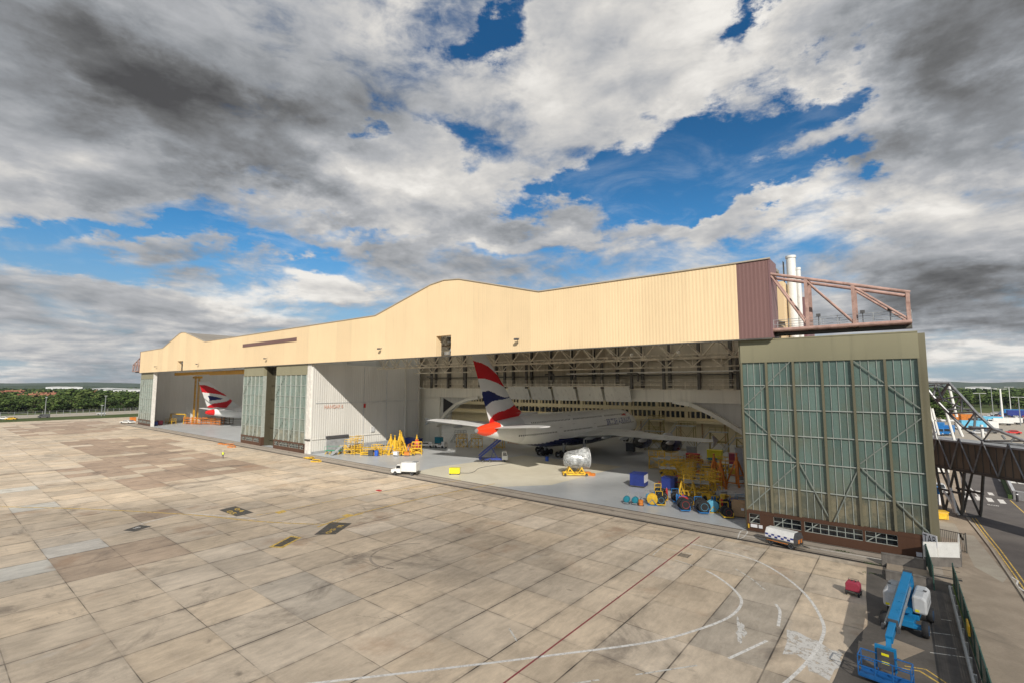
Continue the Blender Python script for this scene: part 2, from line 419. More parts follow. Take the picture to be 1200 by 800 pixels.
jw=sstep(t,jn,.3,.7,.35,1.0)
kx=sstep(t,dx,.015,.075,1,0); ky=mth(t,'MULTIPLY',sstep(t,dy,.008,.05,1,0),sstep(t,jn,.35,.6,.15,.8))
jj=mth(t,'MULTIPLY',mth(t,'MAXIMUM',kx,ky),jw)
wcr=N(t,'ShaderNodeTexNoise',{'Vector':tc,'Scale':.35,'Detail':6,'Roughness':.65}).outputs['Color']
cv=N(t,'ShaderNodeVectorMath',{0:tc,1:scaled(t,wcr,3.0,3.0,0)},operation='ADD').outputs[0]
vor=N(t,'ShaderNodeTexVoronoi',{'Vector':cv,'Scale':.16},feature='DISTANCE_TO_EDGE').outputs['Distance']
crk=mth(t,'MULTIPLY',sstep(t,vor,.002,.008,1,0),sstep(t,noise(t,tc,.07,4,.6),.60,.68,0,.5))
cc=mixc(t,crk,cc,(.07,.06,.05))
oil=noise(t,tc,.55,3,.5,.3); cc=mixc(t,sstep(t,oil,.70,.80,0,.6),cc,(.10,.085,.07))
halo=mth(t,'MULTIPLY',mth(t,'MAXIMUM',sstep(t,dx,.05,.45,1,0),mth(t,'MULTIPLY',sstep(t,dy,.05,.35,1,0),.6)),sstep(t,noise(t,tc,.5,6,.7),.42,.62,0,.38))
cc=mixc(t,halo,cc,(.13,.11,.092)); cc=mixc(t,jj,cc,(.035,.03,.026))
t.links.new(cc,b.inputs[0]); t.links.new(sstep(t,med,.3,.7,.72,.95),b.inputs['Roughness']); b.inputs['Specular IOR Level'].default_value=.25
bn=N(t,'ShaderNodeBump',{'Height':mth(t,'SUBTRACT',mth(t,'MULTIPLY',brush,.3),jj),'Distance':.02,'Strength':.5}); t.links.new(bn.outputs[0],b.inputs['Normal'])
def px_rect(x0,y0,x1,y1):
    a,b_=G(x0,y0),G(x1,y1); return (min(a[0],b_[0]),max(a[0],b_[0]),min(a[1],b_[1]),max(a[1],b_[1]))
brown=[[G(*p)[:2] for p in ((5,500),(60,493.5),(125,493),(150,503),(40,511))],[G(*p)[:2] for p in ((60,520),(120,512),(188,514),(260,532),(324,544),(256,556),(160,572),(76,552),(116,536))]]
near_patch={}
def bay(cx,cy,rn):
    base=[.55,.462,.358]; k=rn.uniform(.90,1.04); w=rn.uniform(-.012,.012)
    if rn.random()<.09: k*=rn.uniform(.85,.94)
    if rn.random()<.06: k*=1.10; w=-.015
    c=[(base[0]+w)*k,base[1]*k,(base[2]-w)*k]
    # aged brown concrete of the far bays and the repairs close by
    for P_ in brown:
        if inpoly(cx,cy,P_) and rn.random()<.88: c=[.385*k,.295*k,.225*k]
    if -118<cx<-48 and 4<cy<14 and rn.random()<.15: c=[.54*k,.52*k,.47*k]
    for (x0,x1,y0,y1),cl in PATCH:
        if x0<cx<x1 and y0<cy<y1: c=[q*k for q in cl]
    return c
DK=(.34,.265,.20); LT=(.56,.53,.48); OK_=(.42,.33,.25); GR=(.46,.405,.335)
def pr4(*p): 
    g=[G(*q) for q in p]; return (min(q[0] for q in g),max(q[0] for q in g),min(q[1] for q in g),max(q[1] for q in g))
PATCH=[(pr4((10,640),(45,630),(100,690),(40,705)),DK),(pr4((60,640),(110,630),(110,650),(75,655)),LT),(pr4((2,705),(35,700),(20,718),(0,718)),LT),
 (pr4((78,655),(120,648),(140,668),(90,682)),OK_),(pr4((125,636),(165,632),(180,650),(130,658)),OK_),(pr4((165,600),(190,596),(210,606),(180,612)),OK_),(pr4((145,664),(190,655),(200,665),(160,672)),LT),
 (pr4((305,680),(350,668),(430,700),(380,722)),GR),(pr4((820,735),(905,690),(965,730),(900,770)),GR)]
rn=random.Random(4)
ab=MB(); cols=[]
nx=int(round((-3.05-AX0)/AXS)); ny=18
def left_edge(y): return -330+ (y-25)*(-.12)
for i in range(0,nx):
    for j in range(0,26):
        x0=AX0+i*AXS; x1=x0+AXS; y0=AY0+j*AYS; y1=y0+AYS
        if y1>58.4 and x0>-266: 
            if y0>58.3: continue
            y1=58.4
        if i==nx-1: x1=-2.9
        ab.add([(x0,y0,0),(x1,y0,0),(x1,y1,0),(x0,y1,0)],[(0,1,2,3)]); cols.append(bay((x0+x1)/2,(y0+y1)/2,rn))
apron=ab.build('apron','apron_concrete'); tag(apron,kind='structure')
at_=apron.data.color_attributes.new('Col','FLOAT_COLOR','CORNER'); buf=[]
for c in cols: buf+= (list(c)+[1])*4
at_.data.foreach_set('color',buf)

def surf(name,c1,c2,sc=.3,rough=.85,crack=.0,stain=(.06,.055,.05),stamt=.5):
    m,t,b=nt(name); tc=N(t,'ShaderNodeTexCoord').outputs['Object']
    cc=mixc(t,sstep(t,noise(t,tc,sc,8,.65,.3),.35,.65),c1,c2)
    cc=mixc(t,sstep(t,noise(t,tc,sc*.5,8,.7,.8),.55,.7,0,stamt),cc,stain)
    cc=mixc(t,sstep(t,noise(t,tc,6,4,.7),.3,.8,0,.3),cc,tuple(q*.6 for q in c1))
    t.links.new(cc,b.inputs[0]); b.inputs['Roughness'].default_value=rough; b.inputs['Specular IOR Level'].default_value=.25
    bn=N(t,'ShaderNodeBump',{'Height':noise(t,tc,9,5),'Distance':.01,'Strength':.4}); t.links.new(bn.outputs[0],b.inputs['Normal'])
surf('asphalt',(.105,.095,.085),(.145,.13,.115),.4)
surf('road_asphalt',(.11,.10,.095),(.145,.132,.122),.25,stamt=.35)
surf('verge_concrete',(.31,.255,.195),(.40,.33,.255),.35,stain=(.11,.095,.08))
surf('pale_concrete',(.36,.32,.26),(.42,.38,.31),.5,stain=(.2,.18,.15))
surf('threshold_concrete',(.37,.32,.265),(.44,.385,.32),.5,stain=(.15,.13,.11),stamt=.6)
surf('old_floor',(.60,.56,.45),(.68,.64,.53),.12,rough=.5,stain=(.34,.30,.24),stamt=.45)
m,t,b=nt('floor_paint'); tc=N(t,'ShaderNodeTexCoord').outputs['Object']
cc=mixc(t,sstep(t,noise(t,tc,.12,6,.6,.3),.35,.65),(.42,.44,.455),(.49,.51,.525)); cc=mixc(t,sstep(t,noise(t,tc,.4,8,.7,.5),.55,.72,0,.4),cc,(.27,.27,.27))
t.links.new(cc,b.inputs[0]); b.inputs['Roughness'].default_value=.38; b.inputs['Specular IOR Level'].default_value=.45
surf('back_floor',(.17,.17,.17),(.22,.22,.21),.12,rough=.4,stain=(.1,.1,.1),stamt=.4)
# door threshold and hangar floors
sheet('threshold',[(-266,58.4),(1.8,58.4),(1.8,63.0),(-266,63.0)],.004,'threshold_concrete')
sheet('hangar_floor',[(-262,63.0),(-11.7,63.0),(-11.7,152),(-262,152)],.0,'floor_paint')
sheet('old_hangar_floor',[(-76,63.0),(-54,63.0),(-48,70),(-47,95),(-73,95),(-77,70)],.004,'old_floor')
bt=MB()
for y0,w in ((58.55,.5),(59.3,.10),(61.2,.12),(62.7,.2)): bt.box(-268,3.0,y0,y0+w,-.05,.012)
mat('track_steel',(.035,.03,.026),.6,var=.2)
tag(bt.build('door_track','track_steel'),'dark steel sliding door rails along the hangar threshold','door track')
# ground at the right: asphalt stand, verge, pavement, road
sheet('service_yard',[(-3.35,49.6),(-3.1,46.2),(-2.95,44),(-3.45,41.5),(-3.9,38.5),(-4.1,35),(-4.8,28),(-5.5,10),(3,10),(2.55,39),(2.2,57.6),(-3.7,57.6)],.008,'asphalt')
bq=sheet('verge',[(-3.7,57.4),(2.35,57.4),(2.6,39),(3.0,5),(10.5,5),(7.2,56),(7.0,64),(6.8,72),(6.5,80),(30,80),(30,200),(26,270),(-30,270),(-30,152.5),(-11.6,152.5),(-11.6,63.0),(-3.7,63.0)],.003,'verge_concrete')
sheet('pale_paving',[(4.2,64.0),(5.7,60.5),(6.2,62.5),(5.7,70),(5.2,77),(3.9,77)],.006,'pale_concrete')
sheet('paving_slab',[(2.2,74),(4.2,74),(3.9,82),(2.0,83)],.006,'pale_concrete')
road=sheet('road',[(6.6,5),(40,5),(40,420),(26,420),(12.2,140),(7.4,128),(5.5,90),(6.0,80),(6.45,72),(6.65,62)],.006,'road_asphalt')
sheet('side_road',[(13.0,100),(60,100),(60,116),(13.6,116)],.010,'road_asphalt')
km=MB()
kp=[(9.7,5),(6.62,56),(6.4,64),(6.15,72),(5.75,80),(5.2,89)]
for p,q in zip(kp,kp[1:]): km.bar((p[0]-.06,p[1],.05),(q[0]-.06,q[1],.05),.14,.12)
tag(km.build('kerb','pale_concrete'),kind='structure')
def worn(name,col,base=.15,sc=3.0):
    m,t,b=nt(name); tc=N(t,'ShaderNodeTexCoord').outputs['Object']
    f=sstep(t,noise(t,tc,sc,7,.75),.36,.52,0,1)
    b.inputs['Base Color'].default_value=col+(1,); b.inputs['Roughness'].default_value=.75
    t.links.new(mth(t,'MAXIMUM',f,base),b.inputs['Alpha'])
worn('white_line',(.72,.70,.66),.72); worn('faded_white',(.60,.58,.53),.25,1.6); worn('yellow_line',(.68,.46,.10),.5); worn('faded_yellow',(.62,.42,.12),.28,1.5)
worn('red_line',(.26,.045,.055),.65); worn('black_line',(.085,.08,.07),.55,2.2); worn('splash',(.62,.60,.56),.12,2.2)
def ribbon(name,pts,w,m,z=.006):
    b=MB(); n=len(pts); L=[]; Rr=[]
    for i,p in enumerate(pts):
        a=Vector(pts[max(0,i-1)][:2]); c=Vector(pts[min(n-1,i+1)][:2]); d=(c-a).normalized(); nrm=Vector((-d.y,d.x))*w/2
        L.append((p[0]+nrm.x,p[1]+nrm.y,z)); Rr.append((p[0]-nrm.x,p[1]-nrm.y,z))
    for i in range(n-1): b.add([L[i],L[i+1],Rr[i+1],Rr[i]],[(0,3,2,1)])
    return tag(b.build(name,m),kind='structure')
def smooth(pts,k=8):
    P=[Vector((p[0],p[1])) for p in pts]; P=[2*P[0]-P[1]]+P+[2*P[-1]-P[-2]]; o=[]
    for i in range(1,len(P)-2):
        for j in range(k):
            u=j/k; a,b_,c,d=P[i-1:i+3]
            q=.5*((2*b_)+(c-a)*u+(2*a-5*b_+4*c-d)*u*u+(-a+3*b_-3*c+d)*u**3); o.append((q.x,q.y))
    o.append((P[-2].x,P[-2].y)); return o
def gp(*p): return [G(*q) for q in p]
ribbon('red_marking',[(-18.8,2,0),(-18.8,22.5,0),(-18.9,57.0,0)],.13,'red_line')
ribbon('white_curve_marking',smooth(gp((340,803),(500,785),(640,768),(760,752),(815,738),(855,722),(869,705),(860,690),(842,676),(828,668))),.22,'white_line')
ribbon('white_curve_marking',smooth(gp((900,815),(928,793),(950,770),(963,748),(964,728),(945,697),(915,672),(880,654),(830,641),(806,636))),.22,'white_line')
ribbon('white_dash_marking',gp((854,771),(899,750)),.21,'white_line')
ribbon('white_dash_marking',smooth(gp((909,707),(914,716),(912,733))),.21,'white_line')
ribbon('white_dash_marking',smooth(gp((862,666),(880,677),(897,691))),.14,'faded_white')
ribbon('white_dash_marking',gp((745,790),(817,779)),.14,'faded_white')
ribbon('white_dash_marking',gp((660,802),(702,796)),.14,'faded_white')
ribbon('white_dash_marking',gp((597,736),(606,751)),.13,'faded_white')
ribbon('white_box_marking',gp((765,650),(775,641),(812,649)),.12,'faded_white'); ribbon('white_box_marking',gp((790,655),(812,662)),.12,'faded_white')
ribbon('white_figure_marking',smooth(gp((864,632),(868,622),(876,622),(872,628),(864,632))),.13,'white_line')
ribbon('white_edge_marking',[(-15.5,60.6,0),(-8,60.6,0),(-2,60.9,0)],.14,'white_line')
ribbon('taxi_line',smooth(gp((-160,588),(0,593),(80,595),(150,598),(230,603),(300,610),(370,613.5),(405,612))),.28,'faded_yellow')
ribbon('taxi_line',smooth(gp((383,619),(405,606),(440,596),(500,582),(545,573),(580,566))),.24,'faded_yellow',.008)
ribbon('taxi_line',smooth(gp((372,617),(400,607),(425,601))),.3,'yellow_line',.010)
ribbon('taxi_line',smooth(gp((300,603),(330,598),(400,584),(480,571),(540,562))),.18,'faded_yellow')
ribbon('white_line_marking',gp((165,613),(205,603),(225,601),(300,607)),.2,'white_line')
def cellmark(pts,m,z): return tag(MB().poly([(p[0],p[1],z) for p in pts]).build('painted_panel',m),kind='structure')
for q in ([(256.5,597),(276,592.5),(297.5,600),(277,604.5)],[(368,626),(388,611),(412.5,612.5),(393,625.5)]): cellmark(gp(*q),'black_line',.009)
cellmark(gp((314.5,640.5),(341,627),(353.5,629),(331.5,641.5)),'yellow_line',.009); cellmark(gp((320,639.5),(341,628.5),(349.5,630),(329.5,640)),'black_line',.012)
cellmark(gp((322,600),(332,597),(336,599),(327,601.5)),'yellow_line',.012); cellmark(gp((400,604),(407,601.5),(414,602.5),(406,605)),'yellow_line',.012)
cellmark(gp((144,621),(164,614.5),(178,616),(158,622)),'black_line',.009)
def floor_text(txt,c,dx,dy,size,m,z=.014,name='painted_letters'):
    vs_,fs_=text_mesh(txt,1.0,.02); cx,cy,_=G(*c); X=(Vector(G(*dx))-Vector(G(*c))); Y_=(Vector(G(*dy))-Vector(G(*c)))
    b=MB(); b.add([(cx+X.x*v[0]+Y_.x*v[1],cy+X.y*v[0]+Y_.y*v[1],z) for v in vs_],fs_); return tag(b.build(name,m),kind='structure')
floor_text('05',(388,621.5),(397,615.5),(380,621.3),1,'yellow_line'); floor_text('II',(399,616),(407,610.5),(390,616),1,'yellow_line')
floor_text('05',(271,600),(279,604),(280,597.7),1,'yellow_line'); floor_text('04',(280,597),(289,601),(287,594.5),1,'yellow_line')
floor_text('18',(160,618),(168,615.5),(154,617.3),1,'white_line')
worn('tyre_mark',(.36,.30,.235),.0,.5)
def arc(cx,cy,r,a0,a1,w=.35): ribbon('tyre_mark',[(cx+cos(R(a0+(a1-a0)*i/30))*r,cy+sin(R(a0+(a1-a0)*i/30))*r,0) for i in range(31)],w,'tyre_mark',.0045)
ca=G(478,650); arc(ca[0],ca[1],3.6,120,300,.25)
# lime splashes
def splat(c,rx,ry,seed,ang=0):
    rn=random.Random(seed); cx,cy,_=G(*c); b=MB(); n=40; pts=[]
    ph=[rn.uniform(0,6) for _ in range(4)]
    for i in range(n):
        a=2*pi*i/n; k=1+.28*sin(3*a+ph[0])+.2*sin(5*a+ph[1])+.15*sin(9*a+ph[2])+rn.uniform(-.12,.12)
        x,y=cos(a)*rx*k,sin(a)*ry*k; pts.append((cx+x*cos(ang)-y*sin(ang),cy+x*sin(ang)+y*cos(ang),.005))
    tag(b.poly(pts).build('lime_stain','splash'),kind='structure')
tag(MB().poly([(p[0],p[1],.005) for p in gp((922,737),(934,739),(946,746),(958,750),(972,760),(988,764),(984,772),(990,779),(978,784),(972,797),(960,790),(948,786),(945,774),(933,766),(917,766),(922,752))]).build('lime_stain','splash'),kind='structure'); splat((868,738),.28,1.5,3,.25)
# yard bay lines and diamond slab
for a,b_ in (((1071,738),(1119,744)),((1096,756),(1121,760)),((1090,764),(1134,770)),((1103,725),(1115,727))):
    ribbon('bay_line',gp(a,b_),.09,'faded_white',.012)
tag(MB().poly([(p[0],p[1],.013) for p in gp((1021,755),(1048,748),(1084,762),(1057,773))]).build('paving_slab','verge_concrete'),kind='structure')
ribbon('yellow_yard_line',gp((1052,782),(1078,786),(1110,806)),.14,'yellow_line',.017); ribbon('yellow_yard_line',gp((1060,780),(1085,784),(1118,806)),.10,'yellow_line',.018)
# road paint
def off(pts,d): return [(p[0]+d,p[1],0) for p in pts]
yl=[(9.9,5),(6.95,56),(6.75,64),(6.5,72),(6.1,80),(5.85,87)]
ribbon('double_yellow_line',off(yl,0),.11,'yellow_line',.008); ribbon('double_yellow_line',off(yl,.32),.11,'yellow_line',.008)
ribbon('double_yellow_line',[(11.9,60),(11.55,95),(11.3,104)],.14,'yellow_line',.012)
ribbon('zigzag_line',gp((1185,675),(1193,680),(1191,685),(1200,692)),.14,'white_line',.010)
for px_,py_ in ((1134,582.5),(1147,583.5),(1160,585),(1174,587)): 
    c=G(px_,py_); cellz=tag(MB().box(c[0]-.33,c[0]+.33,c[1]-1.6,c[1]+1.6,.004,.012).build('crossing_stripe','white_line'),kind='structure')
for px_,py_ in ((1133,575),(1147,576),(1161,578)): 
    c=G(px_,py_); tag(MB().box(c[0]-.3,c[0]+.3,c[1]-1.2,c[1]+1.2,.004,.012).build('crossing_stripe','white_line'),kind='structure')
for px_,py_ in ((1174,562.5),(1186,564),(1196,565)): 
    c=G(px_,py_); tag(MB().box(c[0]-.4,c[0]+.4,c[1]-1.3,c[1]+1.3,.008,.016).build('crossing_stripe','white_line'),kind='structure')
floor_text('SLOW',(1164,591.5),(1169,592.2),(1163,590),1,'white_line')
ribbon('stop_line',gp((1137,571),(1148,583)),.18,'white_line',.010)
# left: grass strip and perimeter road
sheet('grass_verge',[(-322,-30),(-342,-30),(-352,34),(-376,140),(-330,140),(-326,75)],.01,'grass_land')
sheet('perimeter_road',[(-342,-60),(-366,-60),(-400,60),(-440,200),(-400,200),(-362,80)],.012,'pale_concrete')
# ---------------------------------------------------------------- hangar
HG=thing('aircraft_hangar','huge aircraft hangar with cream ribbed fascia, two raised gables and glazed sliding doors','hangar',(-130,62.5,0))
SPLIT={'roof_gable','portal_column','hanger_frame','stanchion','office_window','office_pilaster','wall_post','outrigger_post','door_guide_rail','dark_hole_plate','service_duct','side_column','crane_beam','portal_beam'}
def hp(mb,name,m,par=None,**k):
    "a part of the hangar drawn in world coordinates"
    p=par or HG
    if p is HG: return mb.build(name,m,HG,world=True,split=name in SPLIT,**k)
    return mb.build(name,m,p,**k)
# materials: ribbed sheet
def sheetmat(name,col,var=.05,panel=3.2,axis=0,streak=.2,rough=.5,rib=0.0,ribw=.3):
    m,t,b=nt(name); tc=N(t,'ShaderNodeTexCoord').outputs['Object']; sx=N(t,'ShaderNodeSeparateXYZ',{0:tc}).outputs
    pn=N(t,'ShaderNodeTexWhiteNoise',{'W':mth(t,'FLOOR',mth(t,'DIVIDE',sx[axis],panel))},noise_dimensions='1D').outputs['Value']
    f=mth(t,'ADD',mth(t,'MULTIPLY',mth(t,'SUBTRACT',pn,.5),var*2),1.0)
    f=mth(t,'ADD',f,mth(t,'MULTIPLY',mth(t,'SUBTRACT',noise(t,tc,.15,5,.6),.5),var*3))
    cc=mixc(t,1.0,tuple(col),N(t,'ShaderNodeCombineColor',{0:f,1:f,2:f}).outputs[0],'MULTIPLY')
    st=noise(t,scaled(t,tc,1,1,.05),1.6,6,.65); cc=mixc(t,sstep(t,st,.50,.75,0,streak),cc,tuple(c*.5 for c in col))
    t.links.new(cc,b.inputs[0]); b.inputs['Roughness'].default_value=rough; b.inputs['Specular IOR Level'].default_value=.3
    if rib:
        w=mth(t,'SINE',mth(t,'MULTIPLY',sx[axis],2*pi/ribw)); bn=N(t,'ShaderNodeBump',{'Height':w,'Distance':rib,'Strength':1.0}); t.links.new(bn.outputs[0],b.inputs['Normal'])
sheetmat('cream_cladding',(.75,.58,.365),.05,6.4,streak=.20)
sheetmat('cream_side',(.75,.58,.365),.03,6.4,1,streak=.12)
sheetmat('maroon_cladding',(.20,.115,.11),.05,3,streak=.15)
sheetmat('maroon_side',(.20,.115,.12),.05,3,1,streak=.15)
sheetmat('brown_band',(.17,.10,.09),.05,3)
sheetmat('olive_header',(.26,.245,.165),.05,5.5,streak=.35)
sheetmat('olive_frame',(.185,.17,.115),.08,2,streak=.3)
sheetmat('door_brown',(.095,.048,.03),.12,5,streak=.35)
sheetmat('inner_cladding',(.60,.59,.56),.035,2.4,1,streak=.18,rib=.02,ribw=.6)
sheetmat('inner_cladding_x',(.55,.54,.50),.08,2.4,0,streak=.45)
sheetmat('bulkhead',(.46,.41,.32),.12,4,0,streak=.6)
sheetmat('portal_white',(.74,.71,.62),.06,6,0,streak=.35)
sheetmat('office_beige',(.72,.62,.40),.06,8,0,streak=.25)
sheetmat('roof_sheet',(.28,.25,.21),.08,3)
sheetmat('skylight_panel',(.66,.65,.60),.08,5,0,streak=.6)
mat('brace_dull',(.21,.235,.21),.6,var=.15)
mat('bar_pale',(.36,.39,.36),.5,var=.12,scale=2); mat('truss_paint',(.60,.55,.45),.6,var=.2,scale=1,dirt=(.12,.09,.07),dirtamt=.5)
mat('crane_yellow',(.62,.34,.03),.5,var=.15,dirt=(.2,.1,.04),dirtamt=.3)
# ribbed translucent glazing, the zinc-green of old wired sheet
m,t,b=nt('door_glazing'); tc=N(t,'ShaderNodeTexCoord').outputs['Object']; sx=N(t,'ShaderNodeSeparateXYZ',{0:tc}).outputs
cell=N(t,'ShaderNodeCombineXYZ',{0:mth(t,'FLOOR',mth(t,'DIVIDE',sx[0],.687)),1:mth(t,'FLOOR',mth(t,'DIVIDE',mth(t,'SUBTRACT',sx[2],2.4),2.9))}).outputs[0]
wn=N(t,'ShaderNodeTexWhiteNoise',{'Vector':cell},noise_dimensions='3D').outputs['Value']
cc=mixc(t,wn,(.095,.15,.137),(.165,.24,.215))
cc=mixc(t,sstep(t,noise(t,tc,.25,6,.65,.3),.42,.68,0,.7),cc,(.15,.17,.13))
lowrefl=sstep(t,mth(t,'ADD',sx[2],mth(t,'MULTIPLY',noise(t,tc,.5,6,.7),2)),7.3,5.6)
cc=mixc(t,mth(t,'MULTIPLY',lowrefl,.85),cc,mixc(t,sstep(t,noise(t,tc,.35,5,.7),.4,.62),(.10,.10,.075),(.25,.215,.14)))  # reflection of the ground painted into the low panes as mottled beige
cc=mixc(t,sstep(t,noise(t,scaled(t,tc,1,1,.08),1.7,6,.7),.52,.72,0,.55),cc,(.115,.14,.115))
t.links.new(cc,b.inputs[0]); b.inputs['Roughness'].default_value=.22; b.inputs['Specular IOR Level'].default_value=.5
bn=N(t,'ShaderNodeBump',{'Height':noise(t,tc,1.2,4),'Distance':.05,'Strength':.35}); t.links.new(bn.outputs[0],b.inputs['Normal'])

FY=62.5
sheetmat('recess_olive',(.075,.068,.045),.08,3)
sheetmat('coping_grey',(.42,.38,.32),.05,3)
mat('faded_red',(.60,.38,.31),.6,var=.1)
prof=[(-263.3,31.8),(-233,31.95),(-214,36.55),(-211.3,36.75),(-208,36.55),(-187.6,32.0),(-89,32.1),(-71.2,36.55),(-67.3,36.95),(-63.2,36.6),(-45,32.0),(-15.2,31.85)]
def ztop(x):
    for a,c in zip(prof,prof[1:]):
        if a[0]<=x<=c[0]: return a[1]+(c[1]-a[1])*(x-a[0])/(c[0]-a[0])
    return 31.8
ZB=22.5
def ribbed(x0,x1,y,m,zt,zb=ZB,pitch=.46,dep=.013,holes=()):
    b=MB(); n=max(1,int(round((x1-x0)/pitch))); p=(x1-x0)/n
    xs=[]
    for i in range(n):
        a=x0+i*p; xs+=[(a,0),(a+p*.38,0),(a+p*.5,dep),(a+p*.88,dep)]
    xs.append((x1,0))
    for hx0,hx1,hz0,hz1 in holes:
        xs+=[(hx0,0),(hx1,0),(hx0+.001,0),(hx1-.001,0)]
    xs+= [(q[0],0) for q in prof if x0<q[0]<x1]
    xs.sort()
    for (a,da),(c,dc) in zip(xs,xs[1:]):
        if c-a<1e-4: continue
        mid=(a+c)/2; segs=[(zb,None)]
        hs=[h for h in holes if h[0]<=mid<=h[1]]
        ya,yc=y-da,y-dc
        if hs:
            h=hs[0]
            if h[2]>zb+.01: b.add([(a,ya,zb),(c,yc,zb),(c,yc,h[2]),(a,ya,h[2])],[(0,1,2,3)])
            b.add([(a,ya,h[3]),(c,yc,h[3]),(c,yc,zt(c)),(a,ya,zt(a))],[(0,1,2,3)])
        else: b.add([(a,ya,zb),(c,yc,zb),(c,yc,zt(c)),(a,ya,zt(a))],[(0,1,2,3)])
    return b
holes=[(-69.3,-65.2,22.5,26.3),(-214.4,-208.2,22.5,26.1)]
fas=hp(ribbed(-263.3,-15.2,FY,'cream',ztop,holes=holes),'fascia','cream_cladding')
en=hp(ribbed(-15.2,-11.7,FY,'m',lambda x:31.85),'end_panel','maroon_cladding'); tag(en,'maroon ribbed end panel closing the cream fascia')
b=MB(); b.box(-263.9,-263.3,FY-.05,FY+3.2,ZB,31.8); hp(b,'end_panel','maroon_side')
b=MB(); b.box(-11.7,-11.5,FY-.05,FY+3.6,ZB,31.85); hp(b,'end_return','maroon_side')
b=MB(); b.box(-156.5,-123.4,FY-.12,FY-.062,28.5,29.45); hp(b,'louvre_strip','brown_band')
# fin slot: reveals and the steel seen inside
for hx0,hx1,hz0,hz1 in holes:
    b=MB(); b.box(hx0-.05,hx0,FY-.05,FY+1.3,hz0,hz1+.05); b.box(hx1,hx1+.05,FY-.05,FY+1.3,hz0,hz1+.05); b.box(hx0,hx1,FY-.05,FY+1.3,hz1,hz1+.05)
    hp(b,'slot_reveal','cream_side')
b=MB()
for a,c in (((-68.6,65,22.6),(-66.9,65.2,26.2)),((-66.0,65.3,22.6),(-67.3,65,26.2)),((-69.1,65.4,23.0),(-65.3,65.4,23.3)),((-67.2,65,22.5),(-66.6,65,26.2)),((-69,65.2,25.5),(-65.4,65.1,24.9))): b.tube(a,c,.14,8)
b.cbox(-67.0,64.9,23.2,.7,.5,.7); b.box(-69.2,-68,64.5,64.9,22.9,23.5)
hp(b,'slot_bracing','galvanised')
# coping along the roofline
b=MB()
for a,c in zip(prof,prof[1:]): b.bar((a[0],FY,a[1]+.03),(c[0],FY,c[1]+.03),.32,.16)
b.bar((-15.2,FY,31.88),(-11.45,FY,31.88),.32,.16)
hp(b,'coping','coping_grey')
b=MB(); b.box(-263.3,-11.6,FY-.09,FY+.25,ZB-.16,ZB-.004); hp(b,'drip_flashing','dark_steel')
# floodlights on the fascia
for px_,py_ in ((446,408),(607,397),(312,419.5),(276,431),(183,429),(232,426)):
    x,y,z=onY(px_,py_,FY-.3); b=MB(); b.bar((x,FY-.06,z+.1),(x,FY-.55,z-.05),.1,.1); b.cbox(x,FY-.75,z-.1,.7,.45,.3); hp(b,'floodlight','dark_grey')
# roof: main deck, raised gables running back, walls
def roofseg(x0,z0,x1,z1,y0,y1,b): b.add([(x0,y0,z0),(x1,y0,z1),(x1,y1,z1),(x0,y1,z0),(x0,y0,z0-.35),(x1,y0,z1-.35),(x1,y1,z1-.35),(x0,y1,z0-.35)],[(0,1,2,3),(4,7,6,5),(0,4,5,1),(3,2,6,7),(0,3,7,4),(1,5,6,2)])
b=MB()
for x0,x1 in ((-263.3,-233),(-187.6,-89),(-45,-18)):
    b.box(x0,x1,FY+.3,72.5,31.3,31.7)
    for y0,y1 in ((77,81),(86,92),(98,104),(110,115),(122,127),(134,139),(146,152)): b.box(x0,x1,y0,y1,31.3,31.7)
rf=hp(b,'roof','roof_sheet')
b=MB()
for a,c in zip(prof,prof[1:]):
    if a[1]>32.2 or c[1]>32.2: roofseg(a[0],a[1]-.1,c[0],c[1]-.1,FY+.3,100,b)
for x0,x1 in ((-233,-187.6),(-89,-45)): b.box(x0,x1,100,152,31.3,31.7)
for pr_ in ([(-233,31.7),(-214,36.3),(-208,36.3),(-187.6,31.7)],[(-89,31.7),(-71,36.3),(-63,36.3),(-45,31.7)]): b.prism(pr_,'y',99.6,100)
hp(b,'roof_gable','roof_sheet')
# translucent rooflights, out of view, added to brighten the hall inside
m,t,bb_=nt('fill_rooflight_sheet')
tr=N(t,'ShaderNodeBsdfTranslucent',{0:(.95,.93,.86,1)}).outputs[0]; df=N(t,'ShaderNodeBsdfDiffuse',{0:(.6,.62,.6,1)}).outputs[0]
mx=N(t,'ShaderNodeMixShader',{0:.05,1:tr,2:df}); t.links.new(mx.outputs[0],t.nodes['Material Output'].inputs[0])
for y0,y1 in ((72.5,77),(81,86),(92,98),(104,110),(115,122),(127,134),(139,146)):
    b=MB()
    for x0,x1 in ((-263.3,-233),(-187.6,-89),(-45,-18)): b.add([(x0,y0,31.5),(x1,y0,31.5),(x1,y1,31.5),(x0,y1,31.5)],[(0,1,2,3)])
    hp(b,'fill_rooflight','fill_rooflight_sheet')
b=MB(); b.box(-18.3,-18,77,152,0,31.3); hp(b,'side_wall','maroon_side')
b=MB(); b.box(-16.2,-16.0,66.6,77.3,0,31.3); b.box(-18,-16.2,77.0,77.3,0,31.3); hp(b,'side_wall','maroon_side')
b=MB(); b.box(-18,-16.25,FY+.3,76.9,31.3,31.7); b.box(-16.25,-11.75,FY+.3,69.5,31.3,31.7); hp(b,'roof','roof_sheet')
b=MB(); b.box(-263.6,-263.0,65.8,152,0,31.3); hp(b,'side_wall','inner_cladding')
b=MB(); b.box(-263.6,-18,152,152.4,0,31.3); hp(b,'back_wall','bulkhead')
